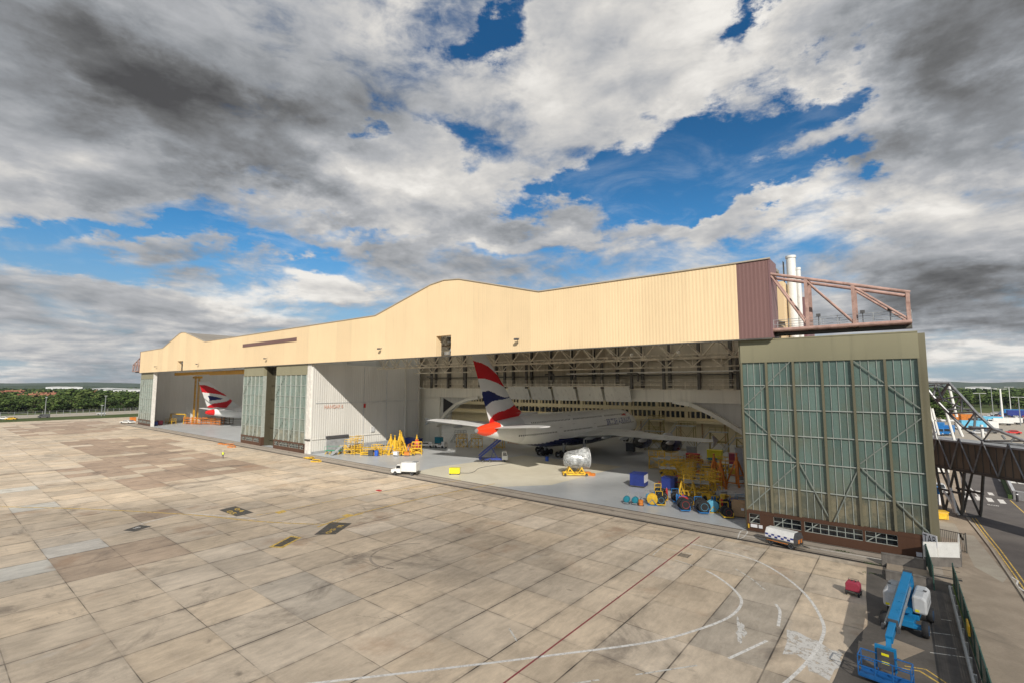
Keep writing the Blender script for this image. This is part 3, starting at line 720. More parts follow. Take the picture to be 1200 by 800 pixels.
# inner partition between the two bays
PX=-115.6
b=MB(); b.box(PX-.6,PX,63.2,97.2,3.5,22.3); b.box(PX-.6,PX-.05,63.2,97.2,0,3.5)
b.box(PX-.02,PX+.14,63.4,97.2,3.42,3.56)
pw=hp(b,'partition_wall','inner_cladding')
b=MB(); b.box(PX-.04,PX+.12,63.3,97.2,.0,.55); hp(b,'plinth','grey_paint')
b=MB(); b.box(PX+.0,PX+.10,67.3,73.2,0,3.5); hp(b,'roller_door','grey_paint')
b=MB(); b.box(PX,PX+.5,67.1,73.4,3.5,4.1); hp(b,'roller_door_box','dark_grey')
b=MB(); b.box(PX+.0,PX+.5,92.0,92.35,0,22.3); b.box(PX,PX+.5,97.0,97.3,0,22.3); hp(b,'wall_post','inner_cladding_x')
b=MB(); b.tube((PX+.1,78,.6),(PX+.1,78,22),.07,6); b.tube((PX+.12,64,12.5),(PX+.12,97,12.5),.06,6); b.tube((PX+.1,85.5,.6),(PX+.1,85.5,21),.10,6); b.box(PX,PX+.3,80.5,81.6,4.2,5.6); hp(b,'conduit','pale_grey')
b=MB(); b.box(PX+.0,PX+.12,88.2,89.4,0,2.3); hp(b,'personnel_door','grey_paint')
b=MB(); b.box(PX-22,PX-.6,97.2,97.5,0,31); hp(b,'partition_return','inner_cladding_x')
b=MB(); b.box(-156,-155.5,63.2,150,0,31); b.box(-155.5,PX-.6,97.6,98,0,31); hp(b,'partition_wall','inner_cladding')
vs_,fs_=text_mesh('HANGAR 6',1.2,.02); b=MB(); c=onX(391,476,PX+.02); b.add([(PX+.14,c[1]+v[0]*.9,c[2]+v[1]*1.1) for v in vs_],fs_); hp(b,'wall_lettering','faded_red')
c=onX(427,475,PX+.02); b=MB(); b.box(PX+.0,PX+.2,c[1]-.3,c[1]+.3,c[2]-.5,c[2]+.6); hp(b,'alarm_box','red_paint')
# upper bulkhead over the rear portal, dark stanchions
b=MB(); b.box(-155.5,-18.3,101.2,101.6,16.3,31.2); hp(b,'upper_bulkhead','bulkhead')
b=MB()
x=-112
while x<-19:
    b.box(x,x+.55,100.5,101.2,16.5,31); x+=6.1
for z in (19.1,22.4,26): b.box(-115,-18.3,100.8,101.2,z,z+.22)
hp(b,'stanchion','dark_steel')
PY=100.0
portal=thing('x','','',(0,0,0)); bpy.data.objects.remove(portal)
b=MB(); b.box(-119,-18.3,PY-.2,PY+1.0,13.5,16.1); hp(b,'portal_beam','portal_white')
b=MB(); b.box(-118.6,-109.0,PY,PY+.9,0,13.5); b.box(-22.6,-18.3,PY,PY+.9,0,13.5); hp(b,'portal_column','portal_white')
arcL=[(-109.5,4.6),(-107.5,6.6),(-104.5,9.2),(-101,11.3),(-97,12.6),(-92.5,13.3)]
arcR=[(-22.5,6.6),(-24.5,7.9),(-27,9.4),(-30,11.1),(-33.6,12.7),(-37.5,13.3)]
for arc,sgn in ((arcL,-1),(arcR,1)):
    b=MB()
    for a,c in zip(arc,arc[1:]): b.bar((a[0],PY-.25,a[1]+.35),(c[0],PY-.25,c[1]+.35),1.5,.75)
    hp(b,'portal_haunch','portal_white')
    b=MB(); b.prism([(p[0],p[1]+.5) for p in arc]+[(arc[0][0],13.55)],'y',PY+.3,PY+.7); hp(b,'haunch_web','inner_cladding_x')
b=MB(); 
for q in ([(-107.6,8.9),(-103.3,11.6),(-107.6,13.2)],): b.prism(q,'y',PY+.15,PY+.28)
b.prism([(-22.4,9.0),(-24.6,10.7),(-22.4,12.2)],'y',PY+.1,PY+.28)
hp(b,'dark_hole_plate','sign_black')  # black plates stand in for the shaded holes of the haunch web
# pale sloping panels hung over the beam
b=MB()
for i in range(5):
    x0=-80+i*6.9; b.add([(x0+.3,96.6,16.9),(x0+6.5,96.6,16.9),(x0+6.1,98.6,13.4),(x0-.1,98.6,13.4),(x0+.3,96.8,16.95),(x0+6.5,96.8,16.95),(x0+6.1,98.8,13.45),(x0-.1,98.8,13.45)],[(0,1,2,3),(4,7,6,5),(0,4,5,1),(1,5,6,2),(2,6,7,3),(3,7,4,0)])
hp(b,'hung_screen','skylight_panel')
# office block at the very back
OY=150.0
b=MB(); b.box(-175,-18.3,OY,OY+1,12.0,31); b.box(-175,-18.3,OY,OY+1,9.05,10.3); b.box(-175,-18.3,OY,OY+1,0,7.1)
b.box(-175,-18.3,OY-1.6,OY,5.7,6.4)
b.box(-135,-120,OY,OY+1,7.1,9.05)
hp(b,'office_wall','office_beige')
b=MB(); b.box(-175,-18.3,OY+.6,OY+.8,10.3,12.0); b.box(-120,-18.3,OY+.6,OY+.8,7.1,9.05); hp(b,'office_glazing','glass_dark')
b=MB(); x=-174
i=0
while x<-20:
    w=.35 if i%6 else 1.0
    b.box(x,x+w,OY+.05,OY+.6,10.3,12.0); 
    if x>-120: b.box(x,x+w,OY+.05,OY+.6,7.1,9.05)
    x+=1.55; i+=1
hp(b,'mullion','office_beige')
b=MB()
for i in range(12): x=-128+i*2.6; b.box(x,x+1.5,OY-.08,OY-.01,7.3,8.7)
hp(b,'office_window','glass_dark')
b=MB()
for i in range(9): x=-74+i*6.5; b.box(x,x+.35,OY-.25,OY-.01,0,5.7)
hp(b,'office_pilaster','plywood')
# trusses
def truss(x0,x1,y,z0,z1,n,r=.13,name='roof_truss',m='truss_paint',dep=0):
    b=MB(); p=(x1-x0)/n
    b.bar((x0,y,z0),(x1,y,z0),.35,.3); b.bar((x0,y,z1),(x1,y,z1),.35,.3)
    for i in range(n):
        a=x0+i*p
        b.tube((a,y,z1),(a+p/2,y,z0),r,6); b.tube((a+p/2,y,z0),(a+p,y,z1),r,6); b.tube((a+p/2,y,z0),(a+p/2,y,z1),r*.7,6)
        if dep: b.tube((a+p/2,y,z0),(a+p/2,y+dep,z0),r*.8,6); b.tube((a,y,z1),(a+p/2,y+dep,z0),r*.7,6)
    if dep: b.bar((x0,y+dep,z0),(x1,y+dep,z0),.3,.25)
    return hp(b,name,m)
truss(-115,-18.3,82.0,21.6,24.4,19,.15,dep=2.4)
truss(-244,-156.2,67.0,22.9,25.2,20,.11)
truss(-115,-18.3,88.0,26.0,30.8,13,.2)
truss(-115,-18.3,95.0,20.6,23.0,18,.12)
for x in (-100,-82,-50,-34,-22):
    b=MB()
    for zz_ in (26,30.8): b.bar((x,66,zz_),(x,101,zz_),.35,.4)
    for i in range(6): y=66+i*5.8; b.tube((x,y,26),(x,y+2.9,30.8),.12,6); b.tube((x,y+2.9,30.8),(x,y+5.8,26),.12,6)
    hp(b,'roof_girder','truss_paint')
# walkways
def walkway(x0,x1,y,z,m='truss_paint',w=1.4,rail=1.1,drop=0.0,stp=3.0,name='walkway'):
    b=MB(); b.box(x0,x1,y,y+w,z,z+.18); 
    for k in (.45,.8,rail): b.tube((x0,y,z+k),(x1,y,z+k),.035,5)
    x=x0
    while x<=x1+.01:
        b.box(x-.05,x+.05,y-.05,y+.05,z-drop,z+rail); x+=stp
    if drop: b.box(x0,x1,y-.05,y+.15,z-drop,z-drop+.25)
    return hp(b,name,m)
walkway(-112,-80.5,96,17.3,drop=1.2,stp=1.6); walkway(-80,-46,95,17.1,drop=.4,stp=1.5); walkway(-46,-19,97,17.0,drop=.9,stp=2.4)
b=MB(); 
for i in range(13):
    x=-108+i*7; b.box(x,x+.5,95.2,95.8,16.2,22.6)
    if i%3==0: b.tube((x,94,19.5),(x+2.4,94,19.5),.22,8); b.tube((x+2.4,94,17.8),(x+2.4,94,19.5),.22,8)
hp(b,'hanger_frame','dark_steel')
b=MB(); b.tube((-60,94,19.6),(-19,94,19.6),.16,8); hp(b,'service_duct','inner_cladding_x')
for px_,py_ in ((740,416),(795,413)):
    x,y,z=onY(px_,py_,81.2); b=MB(); b.lathe([(.05,.35),(.28,.3),(.34,0),(.30,-.12),(.0,-.16)],(x,y,z),n=12); hp(b,'truss_lamp','lamp_glass')
# overhead crane and dock column in the far bay
b=MB(); b.box(-243,-158,70,71.2,21.2,22.3); b.box(-200,-160,68.6,69.6,20.8,22.0); hp(b,'crane_beam','crane_yellow')
x,y,_=G(228.5,495.0)
b=MB(); 
for dx in (-.7,.7):
    for dy in (-.7,.7): b.box(x+dx-.14,x+dx+.14,y+dy-.14,y+dy+.14,0,21.2)
for i in range(12):
    z=.8+i*1.7; b.tube((x-.7,y-.7,z),(x+.7,y-.7,z+1.6),.07,5); b.tube((x+.7,y-.7,z),(x-.7,y-.7,z+1.6),.07,5); b.box(x-.8,x+.8,y-.8,y-.66,z,z+.15)
b.box(x-3,x+3,y-1,y+1,20.2,21.1); hp(b,'crane_leg','crane_yellow')

# ---------------------------------------------------------------- door leaves
ZR=[2.42,5.35,8.35,11.3,14.2,17.0,19.7]; DT=22.42
def door_leaf(x0,x1,y,nb,diags,base_windows,label,pw=.11,pm='olive_frame',sub=4,jamb='olive_frame'):
    o=thing('door_leaf',None,None,(0,0,0)); 
    ds=[k for k in ('label','category') if k in o]
    o.parent=HG; o.location=(130,-62.5,0); o.location=tuple(-c for c in HG.location)
    if label: o['label']=label
    bw=(x1-x0)/nb
    b=MB(); b.box(x0,x1,y,y+.9,ZR[-1],DT); b.box(x0,x1,y-.05,y+.95,DT-.12,DT); b.build('header','olive_header',o)
    b=MB(); b.box(x0+.05,x1-.05,y+.22,y+.30,ZR[0],ZR[-1]); b.build('glazing','door_glazing',o)
    b=MB()
    for i in range(nb+1):
        x=x0+i*bw; w=pw if 0<i<nb else pw+.05
        b.box(x-w if i else x, x+w if i<nb else x, y-.1, y+.85, ZR[0], ZR[-1])
    b.build('post',pm,o,split=True)
    b=MB()
    for z in ZR[1:-1]: b.box(x0+.2,x1-.2,y+.05,y+.13,z-.055,z+.055)
    b.build('glazing_rail','bar_pale',o)
    b=MB()
    for i in range(nb):
        for j in range(1,sub): x=x0+(i+j/sub)*bw; b.box(x-.028,x+.028,y+.13,y+.20,ZR[0],ZR[-1])
    b.build('glazing_bar','bar_pale',o)
    b=MB()
    for u0,z0,u1,z1 in diags: b.bar((x0+u0*bw,y+.02,z0),(x0+u1*bw,y+.02,z1),.07,.11)
    if diags: b.build('brace','brace_dull',o)
    # brown riveted base with its strip of windows
    b=MB(); zl,zh=.95,2.05; y0,y1=y-.06,y+.9
    b.box(x0,x1,y0,y1,.03,zl); b.box(x0,x1,y0-.03,y1,zh,ZR[0])
    cuts=sorted(base_windows); u=0.0
    for a,c in cuts+[(nb,nb)]:
        if a>u: b.box(x0+u*bw,x0+a*bw,y0,y1,zl,zh)
        u=c
    b.build('base_plate','door_brown',o)
    b=MB(); g=MB()
    for a,c in cuts:
        g.box(x0+a*bw,x0+c*bw,y+.35,y+.4,zl,zh)
        for z in (zl,zh-.06,(zl+zh)/2): b.box(x0+a*bw,x0+c*bw,y-.02,y+.03,z,z+.05)
        n=max(1,int((c-a)*4))
        for k in range(n+1): x=x0+(a+(c-a)*k/n)*bw; b.box(x-.03,x+.03,y-.03,y+.02,zl,zh)
        b.bar((x0+a*bw+.1,y+.15,zl),(x0+min(c,a+.5)*bw,y+.15,zh),.06,.09)
    g.build('base_window','glass_dark',o,split=True); b.build('mullion','bar_pale',o)
    return o
dg=[(1.9,19.7,.05,14.35),(.05,14.0,2,8.55),(2,8.25,.05,2.6),(2.08,8.2,3.02,2.45),(3.12,2.45,3.97,8.1),(4.05,19.6,6,14.5),(5.98,13.9,4.05,8.8),(4.05,8.5,5.98,2.5)]
DR=door_leaf(-15.3,1.35,63.05,6,dg,[(.1,.5),(1.02,2.0),(2.12,4.0),(4.08,5.02),(5.72,5.98)],'largest olive-framed door leaf at the near end with zigzag braces')
b=MB(); b.box(1.35,1.9,63.2,66.5,0,22.2); b.box(-15.5,-15.3,63.2,66.5,0,22.4); b.build('side_frame','olive_frame',DR,split=True)
b=MB(); b.box(-14.9,-14.2,62.9,62.99,.5,.85); b.box(-14.05,-13.65,62.9,62.99,.5,.85); b.box(-1.0+1.0,.45,62.9,62.99,.35,.75); b.build('notice_plate','sign_white',DR,split=True)
b=MB(); b.box(-15.2,-15.05,62.88,62.98,.35,.8); b.build('warning_tape','yellow_paint',DR)
dgl=[(1.9,19.7,.05,14.35),(.05,14.0,2,8.55),(2,8.25,.05,2.6),(2.08,8.2,3.02,2.45),(3.12,2.45,3.97,8.1)]
DB=door_leaf(-134.6,-118.0,62.75,6,dgl,[(.2,1),(1.1,3),(3.1,5),(5.1,5.9)],'greenish glazed door leaf beside the white posts',pw=.05,pm='bar_pale')
DA=door_leaf(-155.4,-142.2,62.75,5,dgl,[(.2,1),(1.1,3),(3.1,4.6)],'greenish glazed door leaf between the far bay and the dark recess',pw=.05,pm='bar_pale')
DF=door_leaf(-263.2,-245.6,63.2,6,dgl,[(.2,2),(2.2,4),(4.2,5.8)],'farthest door leaf at the end of the hangar',pw=.05,pm='bar_pale')
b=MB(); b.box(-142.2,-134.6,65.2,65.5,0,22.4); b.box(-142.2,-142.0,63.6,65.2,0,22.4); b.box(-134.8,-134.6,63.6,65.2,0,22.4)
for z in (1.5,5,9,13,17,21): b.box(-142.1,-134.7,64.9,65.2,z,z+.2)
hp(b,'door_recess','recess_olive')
for x,w in ((-117.85,.34),(-117.2,.30),(-116.5,.34)):
    b=MB(); b.box(x,x+w,62.8,63.7,0,22.4); hp(b,'jamb_post','white_post')
b=MB(); b.box(-245.55,-244.7,63.2,64.3,0,22.4); hp(b,'jamb_post','white_post')
b=MB(); b.box(-118,-116.0,62.7,63.8,3.2,3.6); hp(b,'jamb_clamp','dark_steel')

# ---------------------------------------------------------------- outrigger door guides at both ends
def outrigger(x0,x1,zl0,zl1,zb,y0,y1,posts,flip=False):
    b=MB()
    for y in (y0,y1):
        b.tube((x0,y,zl0),(x1,y,zl1),.18,10); b.tube((x0,y,zb),(x1,y,zb),.22,10)
        for x in posts:
            zt=zl0+(zl1-zl0)*(x-x0)/(x1-x0); b.bar((x,y,zb),(x,y,zt),.32,.32)
        xs=[x0]+list(posts)
        for a,c in zip(xs,xs[1:]):
            za=zl0+(zl1-zl0)*(a-x0)/(x1-x0); b.tube((a,y,za-.2),(c,y,zb+.2),.12,8)
    for x in [x0]+list(posts):
        zt=zl0+(zl1-zl0)*(x-x0)/(x1-x0); b.tube((x,y0,zb),(x,y1,zb),.2,8); b.tube((x,y0,zt),(x,y1,zt),.2,8)
    fr=hp(b,'outrigger_frame','pink_steel')
    b=MB(); b.box(min(x0,x1),max(x0,x1),y0+.3,y1-.3,zb+.02,zb+.1)
    for y in (y0+.35,y1-.35):
        for k in (.55,1.1): b.tube((x0,y,zb+.1+k),(x1,y,zb+.1+k),.03,5)
        n=int(abs(x1-x0)/1.4)
        for i in range(n+1): x=x0+(x1-x0)*i/n; b.tube((x,y,zb+.1),(x,y,zb+1.2),.03,5)
    hp(b,'outrigger_walkway','galvanised')
    b=MB(); b.box(min(x0,x1),max(x0,x1),y0+1.0,y0+1.35,zb-.55,zb-.25); b.box(min(x0,x1),max(x0,x1),y1-1.2,y1-.85,zb-.55,zb-.25); hp(b,'door_guide_rail','dark_steel')
    return fr
outrigger(-11.5,1.0,30.0,26.3,23.35,62.7,65.6,(-8.0,-3.7,.8))
outrigger(-263.9,-276,29.6,26.2,23.35,62.9,65.6,(-267.5,-271.5,-275.6))
for x in (-7,-3,-.7):
    b=MB(); b.tube((x,63.1,23.4),(x,63.1,24.6),.04,6); b.cbox(x,63.0,24.75,.4,.28,.28); hp(b,'walkway_lamp','dark_grey')
# plant room and flues behind the outrigger
b=MB(); b.box(-14.5,-11.45,70,76,0,30.4); hp(b,'plant_room','cream_side')
b=MB(); b.box(-10.0,-9.5,73.5,78,22,28.6); hp(b,'plant_room','maroon_side')
fx,fy,_=onY(928.5,340,72)
for dx,r,zt in ((0,.55,33.7),(.78,.28,32.0)):
    b=MB(); b.lathe([(r,0),(r,zt-22.5),(r*1.15,zt-22.5),(r*1.15,zt-22.2),(r*.7,zt-22.2),(r*.7,zt-22.7)],(fx+dx,fy,22.5),n=20); hp(b,'flue','white_paint',smooth=True)
b=MB(); 
for i in range(14): b.bar((fx-.9,fy-.2,23+i*.7),(fx-.9,fy+.3,23+i*.7),.05,.05)
b.tube((fx-.9,fy-.2,22.5),(fx-.9,fy-.2,33.4),.05,6); b.tube((fx-.9,fy+.3,22.5),(fx-.9,fy+.3,33.4),.05,6); hp(b,'flue_ladder','dark_steel')
b=MB(); b.box(-11.6,1.9,66.5,74,0,22.2); hp(b,'door_store','maroon_side')
# ---------------------------------------------------------------- aircraft
attr_mat('livery',.22,.06,.5,.6); attr_mat('livery_fin',.25,.06,.5,.5)
mat('wing_grey',(.62,.64,.64),.35,var=.08,scale=.5,dirt=(.3,.3,.29),dirtamt=.3)
mat('tailplane_white',(.62,.63,.63),.35,var=.05,scale=.5)
mat('nacelle_blue',(.012,.018,.07),.3,var=.1); mat('gear_steel',(.30,.31,.32),.4,.4)
WHT=(.86,.87,.86); NAVY=(.012,.022,.12); RED=(.56,.012,.02); ORED=(.78,.06,.02); PWH=(.72,.73,.73)
def interp(tab,y):
    if y<=tab[0][0]: return tab[0][1:]
    for i in range(len(tab)-1):
        a,b=tab[i],tab[i+1]
        if a[0]<=y<=b[0]:
            u=(y-a[0])/(b[0]-a[0]); p=tab[max(0,i-1)]; q=tab[min(len(tab)-1,i+2)]
            o=[]
            for k in range(1,len(a)):
                m0=(b[k]-p[k])/(b[0]-p[0]) if b[0]!=p[0] else 0; m1=(q[k]-a[k])/(q[0]-a[0]); h=b[0]-a[0]
                if i==0: m0=(b[k]-a[k])/h
                o.append((2*u**3-3*u*u+1)*a[k]+(u**3-2*u*u+u)*h*m0+(-2*u**3+3*u*u)*b[k]+(u**3-u*u)*h*m1)
            return o
    return tab[-1][1:]
def fuselage(tab,n,ny,col,parent):
    b=MB(); rings=[]; y0,y1=tab[0][0],tab[-1][0]
    for j in range(ny+1):
        u=j/ny; y=y0+(y1-y0)*u; zc,hw,hh=interp(tab,y); hw=max(.05,hw); hh=max(.05,hh)
        rings.append([(cos(2*pi*i/n)*hw,y,zc+sin(2*pi*i/n)*hh) for i in range(n)])
    b.loft(rings); o=b.build('fuselage','livery',parent,smooth=True); setcol(o,col); return o
def airfoil(c,tc,n=14):
    pts=[]
    for i in range(n+1):
        x=.5*(1-cos(pi*i/n)); pts.append((x,5*tc*(.2969*sqrt(x)-.126*x-.3516*x*x+.2843*x**3-.1015*x**4)))
    up=[(x*c,t*c) for x,t in pts]; dn=[(x*c,-t*c*.8) for x,t in reversed(pts[1:-1])]
    return up+dn
def half_wing(secs,m,name,parent,sgn=1):
    "secs: x, leading edge y, chord, z, thickness ratio ; y falls from leading to trailing edge"
    b=MB(); rings=[]
    for x,yl,c,z,tc in secs: rings.append([(x*sgn,yl-p,z+q) for p,q in airfoil(c,tc)])
    b.loft(rings); return b.build(name,m,parent,smooth=True,angle=50)
def fin_mesh(poly,X0,thick,name,parent,colf,inv,ny=110,nz=130):
    "fin outline polygon (y,z) -> two skins of small faces with a colour each, closed by its own rim"
    ys=[p[0] for p in poly]; zs=[p[1] for p in poly]; z0,z1=min(zs),max(zs)
    def span(z):
        xs=[]
        for i in range(len(poly)):
            a,c=poly[i],poly[(i+1)%len(poly)]
            if (a[1]<=z<c[1]) or (c[1]<=z<a[1]): xs.append(a[0]+(c[0]-a[0])*(z-a[1])/(c[1]-a[1]))
        return (min(xs),max(xs)) if len(xs)>=2 else None
    rings=[]
    for j in range(nz+1):
        z=z0+(z1-z0)*(j+.001)/(nz+.002); s=span(z)
        if not s: continue
        a,c=s; ring=[]
        n=ny//2
        for i in range(n+1):
            u=.5*(1-cos(pi*i/n)); y=c+(a-c)*u; t=thick*(1-.5*j/nz)*(1.2*sqrt(max(u,0))*(1-u)+.10*(1-u)*u+.015); ring.append((X0+t,y,z))
        for i in range(n,-1,-1):
            u=.5*(1-cos(pi*i/n)); y=c+(a-c)*u; t=thick*(1-.5*j/nz)*(1.2*sqrt(max(u,0))*(1-u)+.10*(1-u)*u+.015); ring.append((X0-t,y,z))
        rings.append(ring)
    b=MB(); b.loft(rings); o=b.build(name,'livery_fin',parent,smooth=True,angle=60); setcol(o,lambda x,y,z:colf(y,z)); return o
def wheelset(parent,x,y,n_y,gap_x,r,zt,name='landing_gear',lab=None):
    b=MB(); b.tube((x,y,r),(x,y,zt),.22,10); b.tube((x,y-n_y*r*1.15,r),(x,y+n_y*r*1.15,r),.18,8); b.tube((x,y+1.5,zt),(x,y+.3,r+.6),.12,8)
    g=b.build(name,'gear_steel',parent); 
    for k in range(n_y):
        yy=y+(k-(n_y-1)/2)*r*2.35
        for s in (-1,1):
            w=MB(); w.lathe([(r*.55,-.22),(r*.93,-.22),(r,-.12),(r,.12),(r*.93,.22),(r*.55,.22)],(x+s*gap_x,yy,r),'x',16); ww=w.build('tyre','black_rubber',g,smooth=True)
            w=MB(); w.lathe([(.02,-.16),(r*.5,-.19),(r*.56,-.2),(r*.56,.2),(r*.5,.19),(.02,.16)],(x+s*gap_x,yy,r),'x',12); w.build('rim','gear_steel',g)
    return g
# --- the wide double-decker in the near bay: local y = 0 at the tail cone, nose inwards
AX,AY=-67.0,71.5
jet=thing('airliner','wide double-deck airliner in the near bay, its striped fin reaching the roof','airliner',(AX,AY,0))
def q(p): return [(c[1]-AY,c[2]) for c in (onX(470+x/7.0588,400+y/7.0588,AX) for x,y in p)]
def q2(p): return [(c[1]-AY,c[2]) for c in (onX(480+x/6.667,460+y/6.667,AX+1.4) for x,y in p)]
band1=q([(590,150),(612,162),(660,175),(710,200),(760,240),(800,280),(830,325),(880,390),(850,374),(830,362),(790,340),(740,320),(690,306),(650,305),(600,305)])
bandn=q([(670,412),(685,412),(720,402),(760,418),(800,442),(850,458),(890,455),(892,460),(850,474),(800,481),(750,492),(720,515),(702,534),(660,540)])
band2=q([(700,700),(738,640),(765,602),(800,580),(850,568),(900,545),(942,512),(1010,560),(970,610),(925,652),(880,663),(830,668),(790,685),(770,720)])
bandb=[(-8,6.0),(-8,8.6)]+q2([(520,262),(625,240),(640,228),(700,222),(716,236),(712,262),(690,290),(662,318),(628,340),(596,352),(560,349),(500,345)])
def fincol(y,z):
    if z>24.6: return PWH
    if inpoly(y,z,band1) : return RED
    if inpoly(y,z,bandn): return NAVY
    if inpoly(y,z,band2): return (.62,.014,.018)
    if z<9.3 and inpoly(y,z,bandb): return ORED
    return PWH
tabA=[(0,8.0,.42,.45),(1.0,7.95,.75,.85),(3,7.85,1.15,1.3),(8,7.6,1.95,2.2),(14,7.2,2.75,3.1),(20,6.75,3.3,3.75),(26,6.45,3.52,4.08),(31,6.3,3.57,4.15),(58,6.0,3.57,4.1),(64,5.75,3.35,3.9),(68,5.35,2.7,3.2),(70.6,4.95,1.8,2.1),(72.2,4.6,.85,1.0),(72.7,4.5,.1,.12)]
def fcolA(x,y,z):
    zc,hw,hh=interp(tabA,y); s=(z-zc)/max(hh,.1)
    if y<11 and inpoly(y,z,bandb): return ORED
    if y<13: return PWH
    lim=-.50 if y>26 else -.50-(26-y)*.045
    if y>44: lim=-.52
    if s<lim: return NAVY
    return WHT
fuselage(tabA,72,220,fcolA,jet)
# fin
def fz(px_,py_): c=onX(470+px_/7.0588,400+py_/7.0588,AX); return (c[1]-AY,c[2])
LE0=fz(705,115); LE1=fz(950,540); TE0=fz(585,115); TE1=fz(735,680)
def ext(a,c,z): return (a[0]+(c[0]-a[0])*(z-a[1])/(c[1]-a[1]),z)
finP=[ext(TE0,TE1,8.6),ext(TE0,TE1,24.1),ext(LE0,LE1,24.1),LE1,(LE1[0]+3.0,LE1[1]-1.6),(LE1[0]+8.0,10.9),(LE1[0]+9,10.0),(LE1[0]+9,8.6)]
fin_mesh(finP,0,.42,'tail_fin',jet,fincol,None)
# registration-like small cone outlet
b=MB(); b.lathe([(.40,-.12),(.44,.05),(.44,.4)],(0,-.05,8.0),'y',16); b.lathe([(.30,.0),(.05,.5)],(0,-.05,8.0),'y',16); b.build('exhaust','gear_steel',jet,smooth=True)
for s in (-1,1):
    half_wing([(1.0,14.6,10.6,8.2,.10),(2.2,13.6,9.9,8.3,.10),(15.2,3.9,3.9,9.35,.09)],'tailplane_white','tailplane',jet,s)
    secs=[(2.2,52,21.5,4.3,.15),(3.6,51,19.5,4.4,.14),(9,45.5,14.6,5.1,.12),(14.5,40.5,11.0,5.7,.11),(26,32.3,7.6,6.0,.10),(37.5,25.6,4.9,6.6,.09),(39.3,24.3,4.2,6.75,.08)]
    wg=half_wing(secs,'wing_grey','wing',jet,s)
    b=MB(); b.prism([(23.8,6.8),(21.0,6.9),(20.3,7.8),(21.2,7.8)],'x',s*39.3,s*39.42); b.prism([(23.6,6.7),(21.0,6.7),(20.3,5.9),(21.2,5.9)],'x',s*39.3,s*39.42); b.build('wingtip_fence','wing_grey',jet)
    for x in (7,12,17.5,23,30):
        k=[(a,c) for a,c in zip(secs,secs[1:]) if a[0]<=x<=c[0]][0]; u=(x-k[0][0])/(k[1][0]-k[0][0])
        te=(k[0][1]-k[0][2])*(1-u)+(k[1][1]-k[1][2])*u; zz_=k[0][3]*(1-u)+k[1][3]*u
        b=MB(); L=4.6-.06*x; b.lathe([(.03,-1.1),(.28,-.3),(.46,1.0),(.44,2.4),(.1,L)],(s*x,te,zz_-.55),'y',10); b.build('flap_fairing','tailplane_white',jet,smooth=True)
    for x,yf,z in ((14.9,47.5,3.05),(25.7,38.8,3.75)):
        b=MB(); b.lathe([(1.30,-.15),(1.55,.0),(1.72,-.5),(1.82,-2.0),(1.72,-3.6),(1.45,-4.8),(1.40,-4.75),(1.2,-3.0)],(s*x,yf,z),'y',28,cap=False); e=b.build('engine','nacelle_blue',jet,smooth=True)
        b=MB(); b.lathe([(1.2,-4.2),(.95,-5.6),(.78,-6.4),(.72,-6.4),(.5,-6.2),(.42,-6.6),(.06,-7.6)],(s*x,yf,z),'y',20); b.build('exhaust_cone','dark_steel',e,smooth=True)
        b=MB(); b.lathe([(1.46,-1.0),(.4,-1.1),(.06,-.3)],(s*x,yf,z),'y',20); b.build('fan','dark_steel',e,smooth=True)
        b=MB(); b.prism([(yf-1.2,z+1.6),(yf-5.6,z+1.1),(yf-9,z+2.0),(yf-6,z+2.9),(yf-2.6,z+2.6)],'x',s*x-.22,s*x+.22); b.build('pylon','tailplane_white',jet)
    wheelset(jet,s*6.3,31,2,.68,.7,4.2); wheelset(jet,s*2.7,27.5,3,.68,.7,3.2)
wheelset(jet,0,66.5,1,.5,.62,3.4)
b=MB(); b.lathe([(.2,26),(1.6,29),(2.6,34),(3.0,42),(2.7,50),(1.4,56),(.2,59)],(0,0,3.6),'y',24); o=b.build('belly_fairing','nacelle_blue',jet,smooth=True); o.scale=(1.25,1,.62); o.location=(0,0,3.6*.38-.15)
# cabin windows, doors and titles
def side(y,z,tab=tabA,e=.02):
    zc,hw,hh=interp(tab,y); return hw*sqrt(max(.01,1-((z-zc)/hh)**2))+e
for sgn in (1,-1):
    for nm,z,y0,y1,gaps in (('window_row',8.75,15,62,(30,31.5,46,47.5)),('window_row',6.2,11,66,(24,26,40,42,55,56.5))):
        b=MB(); y=y0
        while y<y1:
            if not any(gaps[i]<y<gaps[i+1] for i in range(0,len(gaps),2)):
                b.add([(sgn*side(y,z-.17),y,z-.17),(sgn*side(y+.26,z-.17),y+.26,z-.17),(sgn*side(y+.26,z+.17),y+.26,z+.17),(sgn*side(y,z+.17),y,z+.17)],[(0,1,2,3)])
            y+=.62
        b.build('cabin_glazing','glass_dark',jet)
    for y,z in ((24.8,6.1),(41,6.1),(55.6,5.7),(30.6,8.6),(46.6,8.5),(15.2,6.9)):
        b=MB(); w=.07
        for a,c,d,e in ((y,y+1.1,z+1.0,z+1.0+w),(y,y+1.1,z-1.0,z-1.0+w),(y,y+w,z-1,z+1),(y+1.1-w,y+1.1,z-1,z+1)):
            pts=[(a,d),(c,d),(c,e),(a,e)]; b.add([(sgn*side(p,r_,e=.025),p,r_) for p,r_ in pts],[(0,1,2,3)])
        b.build('cabin_door','grey_paint',jet)
vs_,fs_=text_mesh('BRITISH AIRWAYS',2.1,.03); b=MB()
b.add([(side(55.5+v[0]*.9,7.0+v[1],e=.035),55.5+v[0]*.9,7.0+v[1]) for v in vs_],fs_); b.build('title_lettering','blue_paint',jet)
P=[(57.5,8.4),(60.0,8.85),(63,9.05),(65.0,8.75),(65.6,8.35),(64.5,8.15),(61,8.25)]
